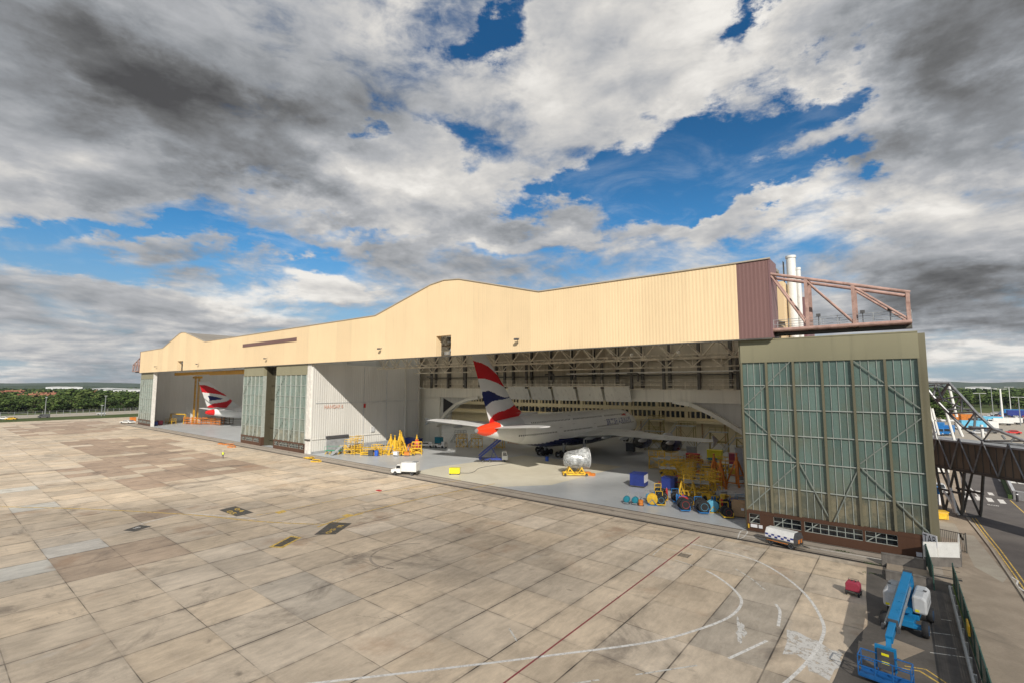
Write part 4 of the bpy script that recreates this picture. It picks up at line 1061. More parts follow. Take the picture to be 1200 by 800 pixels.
b=MB(); b.add([(side(a,c,e=.04),a,c) for a,c in P],[tuple(range(len(P)))]); b.build('speed_ribbon','red_paint',jet)
# --- second airliner, only the tail shows in the far bay
BX,BY=-222.0,75.5
jet2=thing('airliner','smaller white airliner in the far bay with a red tail cone and striped fin','airliner',(BX,BY,0))
tabB=[(0,6.0,.35,.45),(.8,6.0,.55,.8),(3,5.95,1.0,1.25),(8,5.75,1.75,1.95),(14,5.5,2.5,2.6),(20,5.3,3.0,3.05),(25,5.2,3.1,3.1),(50,5.2,3.1,3.1),(56,5.1,2.7,2.8),(60,4.8,1.7,1.8),(62,4.5,.5,.5),(62.3,4.45,.05,.05)]
def g2(p): return [(c[1]-BY,c[2]) for c in (onX(130+x/7.275,420+y/7.275,BX) for x,y in p)]
f1=g2([(735,222),(800,222),(870,246),(930,280),(1010,320),(980,318),(920,302),(850,292),(775,284)])
f2=g2([(826,312),(870,318),(958,338),(930,346),(842,356)])
f3=g2([(820,405),(870,380),(930,372),(985,362),(1018,340),(1040,350),(1000,400),(980,418),(900,412),(850,425),(835,440)])
f0=[(-4,3.5),(-4,8.5)]+g2([(760,400),(832,405),(850,420),(830,455),(800,470)])
def fc2(y,z):
    if inpoly(y,z,f1) or inpoly(y,z,f3): return RED
    if inpoly(y,z,f2): return NAVY
    return PWH
def cb(x,y,z):
    if y<4.6 and (y<3.2 or inpoly(y,z,f0)): return (.66,.02,.02)
    zc,hw,hh=interp(tabB,y); return NAVY if (y>20 and (z-zc)/hh<-.6) else WHT
fuselage(tabB,48,120,cb,jet2)
Pf=g2([(822,412),(745,190),(838,190),(1020,345),(1095,400),(1095,440)]); fin_mesh(Pf,0,.32,'tail_fin',jet2,fc2,None,70,80)
for s in (-1,1):
    half_wing([(.8,11.5,6.8,6.3,.1),(10.8,3.4,2.6,7.4,.09)],'tailplane_white','tailplane',jet2,s)
    half_wing([(2,42,14,4.0,.13),(9,36,9,4.8,.11),(30,22,2.6,7.2,.09)],'wing_grey','wing',jet2,s)
    wheelset(jet2,s*5.2,31,3,.65,.66,3.6)
wheelset(jet2,0,55,1,.4,.55,3)
for sgn in (1,-1):
    b=MB(); y=10
    while y<54:
        b.add([(sgn*side(y,z,tabB),yy,z) for yy,z in ((y,5.9),(y+.3,5.9),(y+.3,6.3),(y,6.3))],[(0,1,2,3)]); y+=.6
    b.build('cabin_glazing','glass_dark',jet2)
    b=MB(); b.lathe([(1.3,0),(1.6,-.6),(1.65,-2.5),(1.3,-5)],(sgn*9.6,40.5,2.6),'y',20); b.build('engine','nacelle_blue',jet2,smooth=True)
# ---------------------------------------------------------------- equipment kit
def wheel(par,x,y,z,r,w,ax='x',rim='galvanised',n=16):
    b=MB(); b.lathe([(r*.55,-w/2),(r*.92,-w/2),(r,-w*.3),(r,w*.3),(r*.92,w/2),(r*.55,w/2)],(x,y,z),ax,n); o=b.build('wheel','black_rubber',par,smooth=True)
    b=MB(); b.lathe([(.01,-w*.44),(r*.5,-w*.47),(r*.6,-w*.52),(r*.6,w*.52),(r*.5,w*.47),(.01,w*.44)],(x,y,z),ax,n); b.build('rim',rim,o); return o
def stand(label,loc,rz=0,L=4,W_=2,Hh=3,m='yellow_paint',group=None,steps=True,levels=1,cat='access stand'):
    o=thing('access_stand',label,cat,loc,rz,group)
    for sx_ in (-1,1):
        for sy in (-1,1):
            b=MB(); b.tube((sx_*L/2,sy*W_/2,0),(sx_*L/2*.92,sy*W_/2*.92,Hh),.09,6); b.build('leg',m,o)
    for k in range(levels):
        z=Hh*(k+1)/levels; b=MB(); b.box(-L/2,L/2,-W_/2,W_/2,z-.09,z+.05); b.build('platform','galvanised' if k%2 else m,o)
    b=MB()
    for s in (-1,1):
        for k in (.55,1.1): b.tube((-L/2,s*W_/2,Hh+k),(L/2,s*W_/2,Hh+k),.05,5)
        for i in range(4): x=-L/2+L*i/3; b.tube((x,s*W_/2,Hh),(x,s*W_/2,Hh+1.1),.045,5)
    for k in (.55,1.1): b.tube((L/2,-W_/2,Hh+k),(L/2,W_/2,Hh+k),.05,5)
    b.build('guard_rail',m,o)
    b=MB()
    for s in (-1,1):
        b.tube((-L/2,s*W_/2,.2),(L/2,s*W_/2,Hh-.2),.05,5); b.tube((L/2,s*W_/2,.2),(-L/2,s*W_/2,Hh-.2),.05,5); b.tube((-L/2,s*W_/2,.3),(L/2,s*W_/2,.3),.07,5)
    b.build('brace',m,o)
    if steps:
        b=MB(); n=max(3,int(Hh/.3)); run=Hh*.8
        for s in (-.45,.45): b.bar((-L/2-run,s,0),(-L/2,s,Hh),.08,.2); b.tube((-L/2-run,s,1.0),(-L/2,s,Hh+1.0),.04,5)
        for i in range(n): u=(i+.5)/n; b.box(-L/2-run+run*u-.12,-L/2-run+run*u+.12,-.45,.45,Hh*u-.03,Hh*u+.02)
        b.build('stairs','galvanised' if m!='galvanised' else m,o)
    return o
def tripod_jack(label,loc,rz=0,h=4.2,m='orange_paint',group=None):
    o=thing('tripod_jack',label,'aircraft jack',loc,rz,group)
    for k in range(3):
        a=2*pi*k/3; b=MB(); r0=h*.38
        b.bar((cos(a)*r0,sin(a)*r0,.25),(cos(a)*.25,sin(a)*.25,h*.85),.20,.24); b.bar((cos(a)*r0,sin(a)*r0,.3),(cos(a)*.3,sin(a)*.3,.35),.16,.16); b.tube((cos(a)*r0,sin(a)*r0,0),(cos(a)*r0,sin(a)*r0,.35),.2,8); b.build('leg',m,o)
    b=MB(); b.lathe([(.32,.25),(.32,h*.85),(.24,h*.85),(.24,h),(.12,h),(.12,h*1.1),(.18,h*1.1),(.18,h*1.14)],n=14); b.build('ram',m,o,smooth=True)
    b=MB(); r0=h*.38
    for k in range(3):
        a=2*pi*k/3; c=2*pi*(k+1)/3; b.tube((cos(a)*r0*.6,sin(a)*r0*.6,h*.35),(cos(c)*r0*.6,sin(c)*r0*.6,h*.35),.06,6)
    b.build('ring_brace',m,o); return o
def wheel_trolley(label,loc,rz=0,n=2,r=.68,m='mid_blue',rims=('red_paint','light_blue'),group=None):
    o=thing('wheel_trolley',label,'wheel trolley',loc,rz,group); L=n*.85+.6
    b=MB()
    for s in (-1,1): b.bar((-L/2,s*.55,.22),(L/2,s*.55,.22),.10,.12)
    for x in (-L/2,L/2): b.bar((x,-.55,.22),(x,.55,.22),.10,.12)
    b.tube((L/2,-.5,1.6),(L/2,.5,1.6),.05,6); b.tube((L/2,-.5,.2),(L/2,-.5,1.6),.05,6); b.tube((L/2,.5,.2),(L/2,.5,1.6),.05,6); b.tube((-L/2,-.6,.2),(-L/2,-.6,.8),.05,6); b.build('frame',m,o)
    for i in range(n):
        wheel(o,-L/2+.4+i*.85,(i%2)*.25-.1,r+.1,r,.40,'x',rims[i%len(rims)],18)
    return o
def crate(label,loc,rz,sx_,sy,sz,m='blue_paint',m2='sign_white',cat='container',name='equipment_container'):
    o=thing(name,label,cat,loc,rz)
    b=MB(); b.box(-sx_/2,sx_/2,-sy/2,sy/2,.14,sz); b.build('body',m,o,bevel=.03)
    b=MB(); b.box(-sx_/2-.05,sx_/2+.05,-sy/2-.05,sy/2+.05,sz+.005,sz+.09); b.build('lid',m,o)
    b=MB()
    for x in (-sx_/2+.2,sx_/2-.2): b.box(x-.1,x+.1,-sy/2,sy/2,0,.138)
    b.build('skid','dark_steel',o)
    b=MB(); b.box(sx_/2+.01,sx_/2+.035,-sy/2+.1,sy/2-.1,sz*.38,sz-.08); b.build('side_sheet',m2,o)
    b=MB()
    for s in (-1,1): b.box(-sx_/2-.02,sx_/2+.02,s*sy/2-.03 if s>0 else -sy/2-.02,s*sy/2+.02 if s>0 else -sy/2+.03,.14,.26)
    b.build('base_rail','dark_steel',o); return o
def round_tank(label,loc,rz,r=.45,L=1.0,m='teal_paint'):
    o=thing('tank_trolley',label,'tank',loc,rz)
    b=MB(); b.lathe([(.05,-L/2),(r*.7,-L/2+.03),(r,-L/2+.2),(r,L/2-.2),(r*.7,L/2-.03),(.05,L/2)],(0,0,r+.2),'y',20); b.build('tank',m,o,smooth=True)
    b=MB(); b.box(-r*.8,r*.8,-L/2,L/2,.14,.24); b.tube((r*.5,L/2,.3),(r*.5,L/2+.5,1.35),.03,6); b.tube((-r*.5,L/2,.3),(-r*.5,L/2+.5,1.35),.03,6); b.tube((-r*.5,L/2+.5,1.35),(r*.5,L/2+.5,1.35),.03,6); b.build('trolley_frame','grey_paint',o)
    for s in (-1,1): wheel(o,s*(r*.85),-.1,.16,.16,.08,'x',n=10)
    return o
def bench(label,loc,rz,L=3,W_=1.1,Hh=1.0,m='grey_paint',top='pale_grey',shelves=1,group=None,load=None,seed=0):
    o=thing('workbench',label,'workbench',loc,rz,group); b=MB()
    b.box(-L/2,L/2,-W_/2,W_/2,Hh-.06,Hh); b.build('bench_top',top,o)
    for x in (-L/2+.08,L/2-.08):
        for y in (-W_/2+.08,W_/2-.08): b=MB(); b.box(x-.05,x+.05,y-.05,y+.05,0,Hh-.062); b.build('leg',m,o)
    b=MB()
    for k in range(shelves): b.box(-L/2+.05,L/2-.05,-W_/2+.05,W_/2-.05,Hh*.3*(k+1),Hh*.3*(k+1)+.04)
    b.build('shelf',m,o); return o
def tug(label,loc,rz,m='yellow_paint',box='grey_paint',L=3.4,W_=1.7):
    o=thing('towing_tractor',label,'tow tractor',loc,rz); b=MB()
    b.prism([(-L/2,.32),(L/2,.32),(L/2,.95),(L*.12,1.0),(L*.10,.72),(-L*.16,.72),(-L*.18,1.05),(-L/2,1.0)],'y',-W_/2,W_/2); b.build('body',m,o,bevel=.04)
    b=MB(); b.box(-L*.46,-L*.2,-W_*.42,W_*.42,1.056,1.7); b.build('engine_hood',box,o,bevel=.05)
    b=MB(); b.box(-L*.14,-L*.0,-W_*.3,W_*.3,.73,1.0); b.box(-L*.16,-L*.11,-W_*.3,W_*.3,1.0,1.4); b.build('seat','dark_grey',o)
    b=MB(); b.tube((L*.12,.2,.95),(L*.06,.2,1.3),.03,6); b.lathe([(.16,0),(.19,.02),(.16,.04)],(L*.05,.2,1.3),'z',12); b.build('steering_wheel','dark_grey',o)
    for x in (-L*.33,L*.33):
        for s in (-1,1): wheel(o,x,s*(W_/2-.08),.36,.36,.24,'y')
    return o
mat('plastic_film',(.50,.52,.53),.18,var=.25,scale=2.2,bump=.08,bscale=1.6)
t=M['plastic_film'].node_tree; tc=N(t,'ShaderNodeTexCoord').outputs['Object']; t.links.new(sstep(t,noise(t,tc,1.4,5,.6,.6),.35,.65,.28,.80),t.nodes['Principled BSDF'].inputs['Alpha'])

mat('dock_yellow',(.30,.24,.07),.6,var=.2)
# ---------------------------------------------------------------- near bay, right-hand corner
def at(px_,py_,dz=0): x,y,_=G(px_,py_); return (x,y,0)
crate('blue container with a white side sheet on the bare floor, leftmost of the two',(-35.9,78.6,0),R(8),2.4,2.5,2.1)
crate('blue container with a red strap, beside the wheel trolleys',(-30.9,79.4,0),R(5),2.1,2.0,1.9,m2='blue_paint')
c=at(787,571); b=MB(); b.bar((c[0]-1.6,c[1]-1.6,1.0),(c[0]+1.8,c[1]-.9,1.3),.14,.14); tag(b.build('red_beam','red_paint'),'long red beam propped in front of the blue container','beam')
round_tank('teal tank on a small trolley, leftmost on the bay floor',at(734.5,589.5),.2); round_tank('teal tank on a small trolley next to the orange can',at(744.5,590.5),.2)
# orange oil can trolley
def can(label,loc,m,r=.32,h=.9):
    o=thing('oil_drum',label,'drum',loc,.3); b=MB(); b.lathe([(r,.06),(r*1.03,.1),(r,.14),(r,h*.5),(r*1.03,h*.52),(r,h*.55),(r,h),(r*.9,h+.03),(.05,h+.03)],n=18); b.build('drum_body',m,o,smooth=True)
    b=MB(); b.box(-r*1.2,r*1.2,-r*1.2,r*1.2,0,.055); b.build('pallet','dark_grey',o); b=MB(); b.tube((0,0,h),(0,0,h+.35),.04,6); b.tube((0,0,h+.35),(.25,0,h+.3),.03,6); b.build('pump','dark_grey',o); return o
can('orange-red drum with a hand pump beside the teal tanks',at(751,591.5),'orange_paint',.34,.75)
round_tank('light blue gas bottle trolley behind the orange drum',at(761,586.5),.8,.42,1.2,'light_blue')
wheel_trolley('trolley of aircraft wheels with a blue hub in a yellow frame',(-28.2,68.6,0),R(118),2,.66,'yellow_paint',('light_blue','orange_paint'))
wheel_trolley('trolley of aircraft wheels behind the yellow-framed one',(-27.0,71.8,0),R(118),2,.62,'mid_blue',('red_paint','galvanised'))
wheel_trolley('blue trolley carrying a large wheel with a red hub',(-24.4,67.6,0),R(120),2,.80,'mid_blue',('red_paint','galvanised'))
wheel_trolley('blue trolley carrying a large wheel with a light blue hub',(-22.3,68.3,0),R(122),3,.80,'mid_blue',('light_blue','galvanised'))
wheel_trolley('blue and yellow wheel trolley beside the plywood case',(-18.9,67.7,0),R(118),2,.62,'yellow_paint',('red_paint','dark_grey'))
wheel_trolley('dark wheel trolley behind the plywood case',(-18.4,70.4,0),R(118),2,.62,'blue_paint',('maroon_paint','dark_grey'))
st=stand('yellow two-level stand crowded with rails behind the large wheels',(-25.6,76.5,0),R(20),3.6,2.2,2.3,levels=2,steps=False)
def engine_stand(label,loc,rz,L=4.2,Hh=2.2,m='yellow_paint'):
    o=thing('engine_stand',label,'engine stand',loc,rz)
    b=MB()
    for s in (-1,1): b.bar((-L/2,s*1.1,.35),(L/2,s*1.1,.35),.22,.28)
    for x in (-L/2,0,L/2): b.bar((x,-1.2,.35),(x,1.2,.35),.22,.28)
    b.build('base_frame',m,o)
    for sx_ in (-1,1):
        b=MB()
        for s in (-1,1): b.bar((sx_*L*.38,s*1.1,.4),(sx_*L*.25,s*.9,Hh),.16,.2); b.bar((sx_*L*.05,s*1.1,.4),(sx_*L*.25,s*.9,Hh),.12,.16)
        b.bar((sx_*L*.25,-1.0,Hh),(sx_*L*.25,1.0,Hh),.16,.22); b.build('upright',m,o)
    for x in (-L/2+.3,L/2-.3):
        for s in (-1,1): wheel(o,x,s*1.25,.25,.25,.16,'y')
    return o
engine_stand('yellow wheeled engine stand beside the two-level stand',(-26.3,74.6,0),R(15),3.4,2.3)
tug('yellow tow tractor with a grey hood behind the wheel trolleys',(-22.6,75.6,0),R(160))
tug('small yellow tractor in front of the grey-hooded one',(-21.6,73.4,0),R(175),box='yellow_paint',L=2.6,W_=1.3)
def cage(label,loc,rz,L=2,W_=1.3,Hh=1.7,m='galvanised'):
    o=thing('wire_trolley',label,'trolley',loc,rz); b=MB()
    for x in (-L/2,L/2):
        for y in (-W_/2,W_/2): b.tube((x,y,.2),(x,y,Hh),.04,6)
    for z in (.25,Hh*.55,Hh):
        for y in (-W_/2,W_/2): b.tube((-L/2,y,z),(L/2,y,z),.035,6)
        for x in (-L/2,L/2): b.tube((x,-W_/2,z),(x,W_/2,z),.035,6)
    b.build('frame',m,o); b=MB(); b.box(-L/2,L/2,-W_/2,W_/2,.22,.28); b.box(-L/2+.1,L/2-.1,-W_/2+.1,W_/2-.1,Hh*.55,Hh*.55+.04); b.build('shelf','grey_paint',o)
    for x in (-L/2,L/2):
        for y in (-W_/2,W_/2): wheel(o,x,y,.12,.12,.07,'y',n=10)
    return o
cage('open grey frame trolley beside the plywood case',(-20.3,73.9,0),.3,2.2,1.4,1.8)
cage('light blue frame trolley by the door edge',(-18.5,74.6,0),.5,1.8,1.2,1.6,'light_blue')
bench('long grey table in front of the orange jack',(-20.2,78.6,0),R(30),4.0,1.0,.9)
o=thing('packing_case','large plywood case at the foot of the near door','case',(-17.2,69.3,0),R(12))
b=MB(); b.box(-1.35,1.35,-1.0,1.0,.12,1.85); b.build('panel','plywood',o); b=MB()
for z in (.14,1.0,1.78): b.box(-1.38,1.38,-1.03,-1.003,z,z+.1); b.box(1.353,1.38,-1.03,1.03,z,z+.1)
for x in (-1.3,0,1.25): b.box(x-.05,x+.07,-1.05,-1.03,.14,1.88)
b.build('batten','plywood',o); b=MB(); [b.box(x,x+.15,-1,1,0,.118) for x in (-1.3,-.1,1.15)]; b.build('skid','wood_dark',o)
b=MB(); b.box(-.25,.1,-1.062,-1.052,.95,1.25); b.build('shipping_label','sign_white',o)
tripod_jack('tall orange tripod jack standing left of the door edge',(-26.3,88.0,0),.2,4.6); tripod_jack('tall orange tripod jack half hidden by the door edge',(-23.0,89.5,0),.9,4.8); tripod_jack('orange tripod jack behind the long grey table',(-24.7,86.2,0),1.3,4.0)
o=thing('control_cabinet','tall grey cabinet against the door edge','cabinet',(-23.6,96,0),0); b=MB(); b.box(-1.2,1.2,-.6,.6,.1,5.6); b.build('cabinet_body','grey_paint',o); b=MB(); b.box(-1.1,-.03,-.64,-.605,.3,5.4); b.box(.03,1.1,-.64,-.605,.3,5.4); b.build('door','grey_paint',o); b=MB(); b.box(-1.2,1.2,-.6,.6,0,.097); b.build('plinth','dark_steel',o)
# yellow scissor stands near the far engine
def scissor(label,loc,rz,Hh=3.2,m='yellow_paint',deck='pale_grey',L=3.2):
    o=thing('scissor_lift',label,'scissor lift',loc,rz); b=MB(); b.box(-L/2,L/2,-.8,.8,.3,.65); b.build('chassis',m,o)
    b=MB(); n=2; hh=(Hh-.75)/n
    for s in (-.7,.7):
        for k in range(n): z=.7+k*hh; b.bar((-L*.42,s,z),(L*.42,s,z+hh),.08,.14); b.bar((L*.42,s,z),(-L*.42,s,z+hh),.08,.14)
    b.build('scissor_arms',m,o); b=MB(); b.box(-L/2-.3,L/2+.3,-1,1,Hh,Hh+.14); b.build('deck',deck,o)
    b=MB()
    for s in (-1,1):
        for k in (.55,1.1): b.tube((-L/2-.3,s,Hh+.14+k),(L/2+.3,s,Hh+.14+k),.04,5)
        for i in range(4): x=-L/2-.3+(L+.6)*i/3; b.tube((x,s,Hh+.1),(x,s,Hh+1.24),.04,5)
    b.build('guard_rail',m,o)
    for x in (-L*.36,L*.36):
        for s in (-1,1): wheel(o,x,s*.85,.3,.3,.2,'y')
    return o
scissor('yellow scissor lift with a pale deck right of the outer engine',(-36.2,92.5,0),R(20),3.0)
scissor('lower yellow scissor table in front of the pale-decked lift',(-34.6,88.0,0),R(30),1.9,L=2.2)
stand('yellow railed stand at the left of the equipment under the wing',(-40.5,97.5,0),R(25),3.2,1.8,2.4,steps=False)
stand('yellow stand with a stair behind the pale scissor deck',(-33.5,98.5,0),R(-20),3.0,1.6,2.0)
rn=random.Random(11)
bench('grey workbench behind the second blue container, nearest of the benches',(-31.0,84.5,0),R(15),3.4,1.2,.95)
bench('silver topped bench right of the grey workbench',(-27.6,83.2,0),R(20),3.6,1.3,1.25,top='sign_white')
bench('narrow grey bench in the middle of the right-hand clutter',(-29.4,90.5,0),R(5),3.8,1.0,1.1)
bench('low dark bench near the tripod jacks',(-27.9,94.5,0),R(-10),3.2,1.2,.9,m='dark_steel')
cage('yellow framed trolley between the benches and the jacks',(-28.7,86.6,0),.4,2.4,1.4,2.1,'yellow_paint'); cage('grey frame trolley behind the benches',(-31.8,94.0,0),.2,2.6,1.3,1.7); cage('red frame trolley under the wing tip',(-33.0,103.0,0),.1,3,1.4,1.5,'red_paint')
cage('orange frame trolley beyond the red one',(-29.0,106.0,0),.3,3,1.4,1.6,'orange_paint')
for i,(x,y,mm,cl) in enumerate(((-31.3,84.6,'red_paint','small red tool box on the grey workbench'),(-30.2,84.9,'dark_grey','small dark tool box on the grey workbench'),(-27.2,83.4,'grey_paint','grey parts box on the silver bench'),(-28.4,83.0,'blue_paint','blue parts box on the silver bench'),(-29.8,90.6,'red_paint','red parts box on the narrow bench'),(-28.3,90.5,'pale_grey','pale parts box on the narrow bench'))):
    zt={0:.95,1:.95,2:1.25,3:1.25,4:1.1,5:1.1}[i]; b=MB(); b.cbox(x,y,zt+.22,.7,.45,.42); b.cbox(x,y,zt+.46,.74,.49,.05); b.tube((x-.15,y,zt+.56),(x+.15,y,zt+.56),.02,6); b.bar((x-.15,y,zt+.48),(x-.15,y,zt+.57),.03,.03); b.bar((x+.15,y,zt+.48),(x+.15,y,zt+.57),.03,.03); tag(b.build('tool_box',mm),cl,'tool box')
crate('yellow-green covered bin far back under the arch haunch',(-35.0,118,0),.1,3.2,1.6,2.0,'bright_yellow','bright_yellow')
crate('red bin in the row under the far wing',(-38,112,0),0,2.8,1.4,1.6,'red_paint','red_paint'); crate('dark red bin right of the row under the far wing',(-28.5,112,0),.1,3.4,1.6,2.4,'maroon_paint','red_paint')
for i,(x,y,hh,mm,lb) in enumerate(((-52,124,5.0,'dock_yellow','tall yellow dock stand beyond the nose, left one'),(-45,128,6.5,'dock_yellow','tallest yellow dock stand beyond the nose'),(-38,132,5.0,'dock_yellow','yellow dock stand near the beige back wall'),(-30,126,4.5,'dock_yellow','yellow dock stand near the right haunch'),(-26,118,3.5,'dock_yellow','small dull dock stand below the right haunch'),(-58,140,7.0,'dock_yellow','yellow nose dock stand by the office block'))):
    stand(lb,(x,y,0),.1*i,4.5,2.4,hh,mm,levels=2)
crate('grey switch cabinet under the outer wing',(-41,120,0),0,2.2,1.0,2.2,'grey_paint','grey_paint'); crate('dark grey cabinet left of the inner engine stand',(-56,118,0),0,2.2,1.0,2.0,'dark_grey','dark_grey')
# extra clutter in the right corner, each a small thing
cl=[(-36.8,101,'yellow'),(-38.6,104,'grey'),(-35.2,107,'orange'),(-31.2,99.6,'silver'),(-29.5,101.5,'dark'),(-26.2,99.5,'yellow'),(-24.3,102,'blue'),(-27.0,103.6,'pale'),(-25.0,108,'brown'),(-33.2,110.2,'teal')]
mm={'yellow':'yellow_paint','grey':'grey_paint','orange':'orange_paint','silver':'galvanised','dark':'dark_grey','blue':'mid_blue','pale':'pale_grey','brown':'plywood','teal':'teal_paint'}
mt={'yellow':'beside the yellow stair stand','grey':'below the wing trailing edge','orange':'behind the grey one below the wing','silver':'between the frame trolleys','dark':'behind the silver one','blue':'near the tall grey cabinet','pale':'in front of the red frame trolley','brown':'below the right haunch','teal':'under the wing tip'}
for i,(x,y,k) in enumerate(cl):
    lb='%s rolling tool cabinet %s'%(k,mt[k]) if i!=5 else 'yellow rolling tool cabinet right of the silver one'
    o=thing('tool_cabinet',lb,'tool cabinet',(x,y,0),rn.uniform(-.4,.6)); b=MB(); b.box(-.9,.9,-.45,.45,.2,1.3); b.build('cabinet_body',mm[k],o)
    b=MB(); [b.box(-.85,.85,-.48,-.455,.28+.25*j,.48+.25*j) for j in range(4)]; b.build('drawer',mm[k],o)
    for sx_ in (-1,1):
        for sy in (-1,1): wheel(o,sx_*.8,sy*.35,.1,.1,.06,'y',n=8)
# wrapped engine on its stand
o=engine_stand('yellow stand carrying the film-wrapped engine in the sun',(-49.6,80.4,0),R(38),4.6,1.5)
ew=thing('wrapped_engine','big jet engine wrapped in clear film on a yellow stand','engine',(-49.4,80.9,1.1),R(50))
b=MB(); rn2=random.Random(3); rings=[]
for j,(yy,r) in enumerate([(-2.7,.5),(-2.5,1.1),(-1.7,1.45),(-.6,1.65),(.5,1.85),(1.5,2.0),(1.9,2.0),(2.0,1.75),(2.02,.6)]):
    n=26; ring=[]
    for i in range(n):
        a=2*pi*i/n; k=1+ (.07*sin(5*a+j)+.05*sin(9*a+2.3*j)+rn2.uniform(-.035,.035))*(1 if j<6 else .3); ring.append((yy,cos(a)*r*k,1.95+sin(a)*r*k+.12*(yy/2)))
    rings.append(ring)
b.loft(rings); b.build('film_cover','plastic_film',ew,smooth=True,angle=70)
b=MB(); 
for i in range(24):
    a=2*pi*i/24; c=2*pi*(i+1)/24; b.tube((1.95,cos(a)*2.05,2.06+sin(a)*2.05),(1.95,cos(c)*2.05,2.06+sin(c)*2.05),.07,5)
b.build('rim_ring','pale_grey',ew)
b=MB(); b.lathe([(.35,-2.3),(.6,-1.6),(.85,-.6),(1.0,.4),(1.35,.7),(1.4,1.7),(1.2,1.7),(.3,1.2)],(0,0,1.95),'x',22); b.build('engine_core','gear_steel',ew,smooth=True)
x,y,_=at(689,556); b=MB(); b.lathe([(.05,0),(.55,.0),(.62,.12),(.6,.5),(.4,.62),(.05,.65)],(x,y,0),n=14); b.box(x+.3,x+1.4,y-.4,y+.4,.0,.45); tag(b.build('sand_bin','orange_paint'),'salmon coloured bin beside the wrapped engine','bin')
# yellow kit box with its cable
o=thing('ground_power_box','bright yellow box alone on the sunlit floor','power box',(-68.1,66.6,0),R(38)); b=MB(); b.box(-1.0,1.0,-.6,.6,.22,1.15); b.build('box_body','bright_yellow',o,bevel=.05); b=MB(); b.box(-1.03,1.03,-.63,.63,1.16,1.22); b.build('lid','bright_yellow',o)
for x in (-.8,.8):
    for s in (-1,1): wheel(o,x,s*.5,.2,.2,.1,'y',n=10)
pts=smooth([G(*p) for p in ((535,553.5),(549,554),(556,552),(562,548),(578,545),(600,542))]); b=MB(); b.path([(p[0],p[1],.045) for p in pts],.045,5); tag(b.build('ground_cable','dark_grey'),'black cable trailing from the yellow box across the floor','cable')
o=thing('floor_drum','small blue drum under the airliner belly','drum',at(641,539.5),0); b=MB(); b.lathe([(.4,0),(.4,1.1),(.05,1.12)],n=16); b.build('drum_body','blue_plastic',o,smooth=True); b=MB(); b.lathe([(.42,1.05),(.43,1.16),(.1,1.18)],n=16); b.build('lid','dark_grey',o)
# ---------------------------------------------------------------- along the partition wall
px_items=[]
def low_trestle(label,loc,rz,top='green_paint'):
    o=thing('trestle_platform',label,'platform',loc,rz); b=MB(); b.box(-2,2,-.8,.8,.85,.97); b.build('deck',top,o)
    for x in (-1.6,-.5,.6,1.7): b=MB(); b.bar((x-.3,-.7,0),(x,0,.85),.12,.12); b.bar((x-.3,.7,0),(x,0,.85),.12,.12); b.bar((x,-.8,.3),(x,.8,.3),.08,.08); b.build('leg','yellow_paint',o)
    b=MB()
    for s in (-.8,.8): b.tube((-2,s,1.0),(-2,s,1.9),.03,5); b.tube((2,s,1.0),(2,s,1.9),.03,5); b.tube((-2,s,1.9),(2,s,1.9),.03,5)
    b.build('guard_rail',top,o); return o
low_trestle('low green-decked yellow platform by the roller door',(-111.2,66.8,0),R(35))
b=MB(); c=at(401,531); c2=at(388,533); b.bar((c[0],c[1],2.0),(c2[0],c2[1],.1),1.0,.12); b.bar((c[0],c[1],0),(c[0],c[1],2.0),.1,.1); b.bar((c[0]-.6,c[1],0),(c[0]-.6,c[1],1.9),.1,.1); tag(b.build('loading_ramp','grey_paint'),'grey ramp leaning between the green deck and the yellow tower','ramp')
stand('square yellow tower stand left in the row by the partition',(-107.7,69.8,0),R(20),3.0,2.4,2.6,levels=2,steps=False)
stand('yellow tower stand directly behind the square one',(-109.6,72.2,0),R(15),2.6,2.2,3.0,levels=2,steps=False)
bench('long pale bench in the row by the partition',(-105.6,72.4,0),R(35),4.6,1.2,1.2,shelves=2); bench('pale bench behind the long one by the partition',(-107.0,75.3,0),R(35),4.8,1.2,1.5,shelves=2,top='grey_paint')
stand('flat yellow step stand in front of the pale bench',(-102.6,71.0,0),R(35),3.4,1.3,.8,steps=False)
can('blue drum at the front of the yellow row',at(441,533.5),'blue_plastic',.5,1.3)
o=thing('waste_bin','dark wheeled bin left of the blue drum','bin',at(435,533.5),.5); b=MB(); b.box(-.6,.6,-.5,.5,.15,1.3); b.build('bin_body','dark_grey',o,bevel=.04); b=MB(); b.box(-.65,.65,-.55,.55,1.31,1.4); b.build('lid','dark_grey',o); [wheel(o,x,-.4,.14,.14,.08,'y',n=10) for x in (-.5,.5)]
tripod_jack('tall yellow tripod jack, left one of the row',(-103.2,78.0,0),.3,4.0,'yellow_paint'); tripod_jack('tall yellow tripod jack, tallest in the middle',(-99.8,78.2,0),1.0,5.0,'yellow_paint'); tripod_jack('yellow tripod jack with a grey foot in front of the tallest',(-98.4,75.6,0),.1,4.2,'yellow_paint'); tripod_jack('yellow tripod jack behind the red cover',(-98.5,82.6,0),.7,3.8,'yellow_paint'); tripod_jack('yellow tripod jack at the back by the partition',(-104.0,82.0,0),.4,4.2,'yellow_paint')
engine_stand('yellow wheeled cradle at the right of the yellow row',(-95.5,77.3,0),R(45),3.4,1.7); engine_stand('orange cradle behind the wheeled yellow one',(-97.5,80.4,0),R(30),3.0,2.2,'orange_paint')
o=thing('covered_load','red canvas cover over a peaked load by the partition','cover',(-97.6,81.9,0),.4); b=MB(); rings=[]
for z,r in ((1.0,1.0),(1.6,.95),(2.4,.75),(3.0,.42),(3.35,.12)): rings.append([(cos(2*pi*i/14)*r*(1+.08*sin(3*i)),sin(2*pi*i/14)*r*(1+.07*cos(2*i)),z) for i in range(14)])
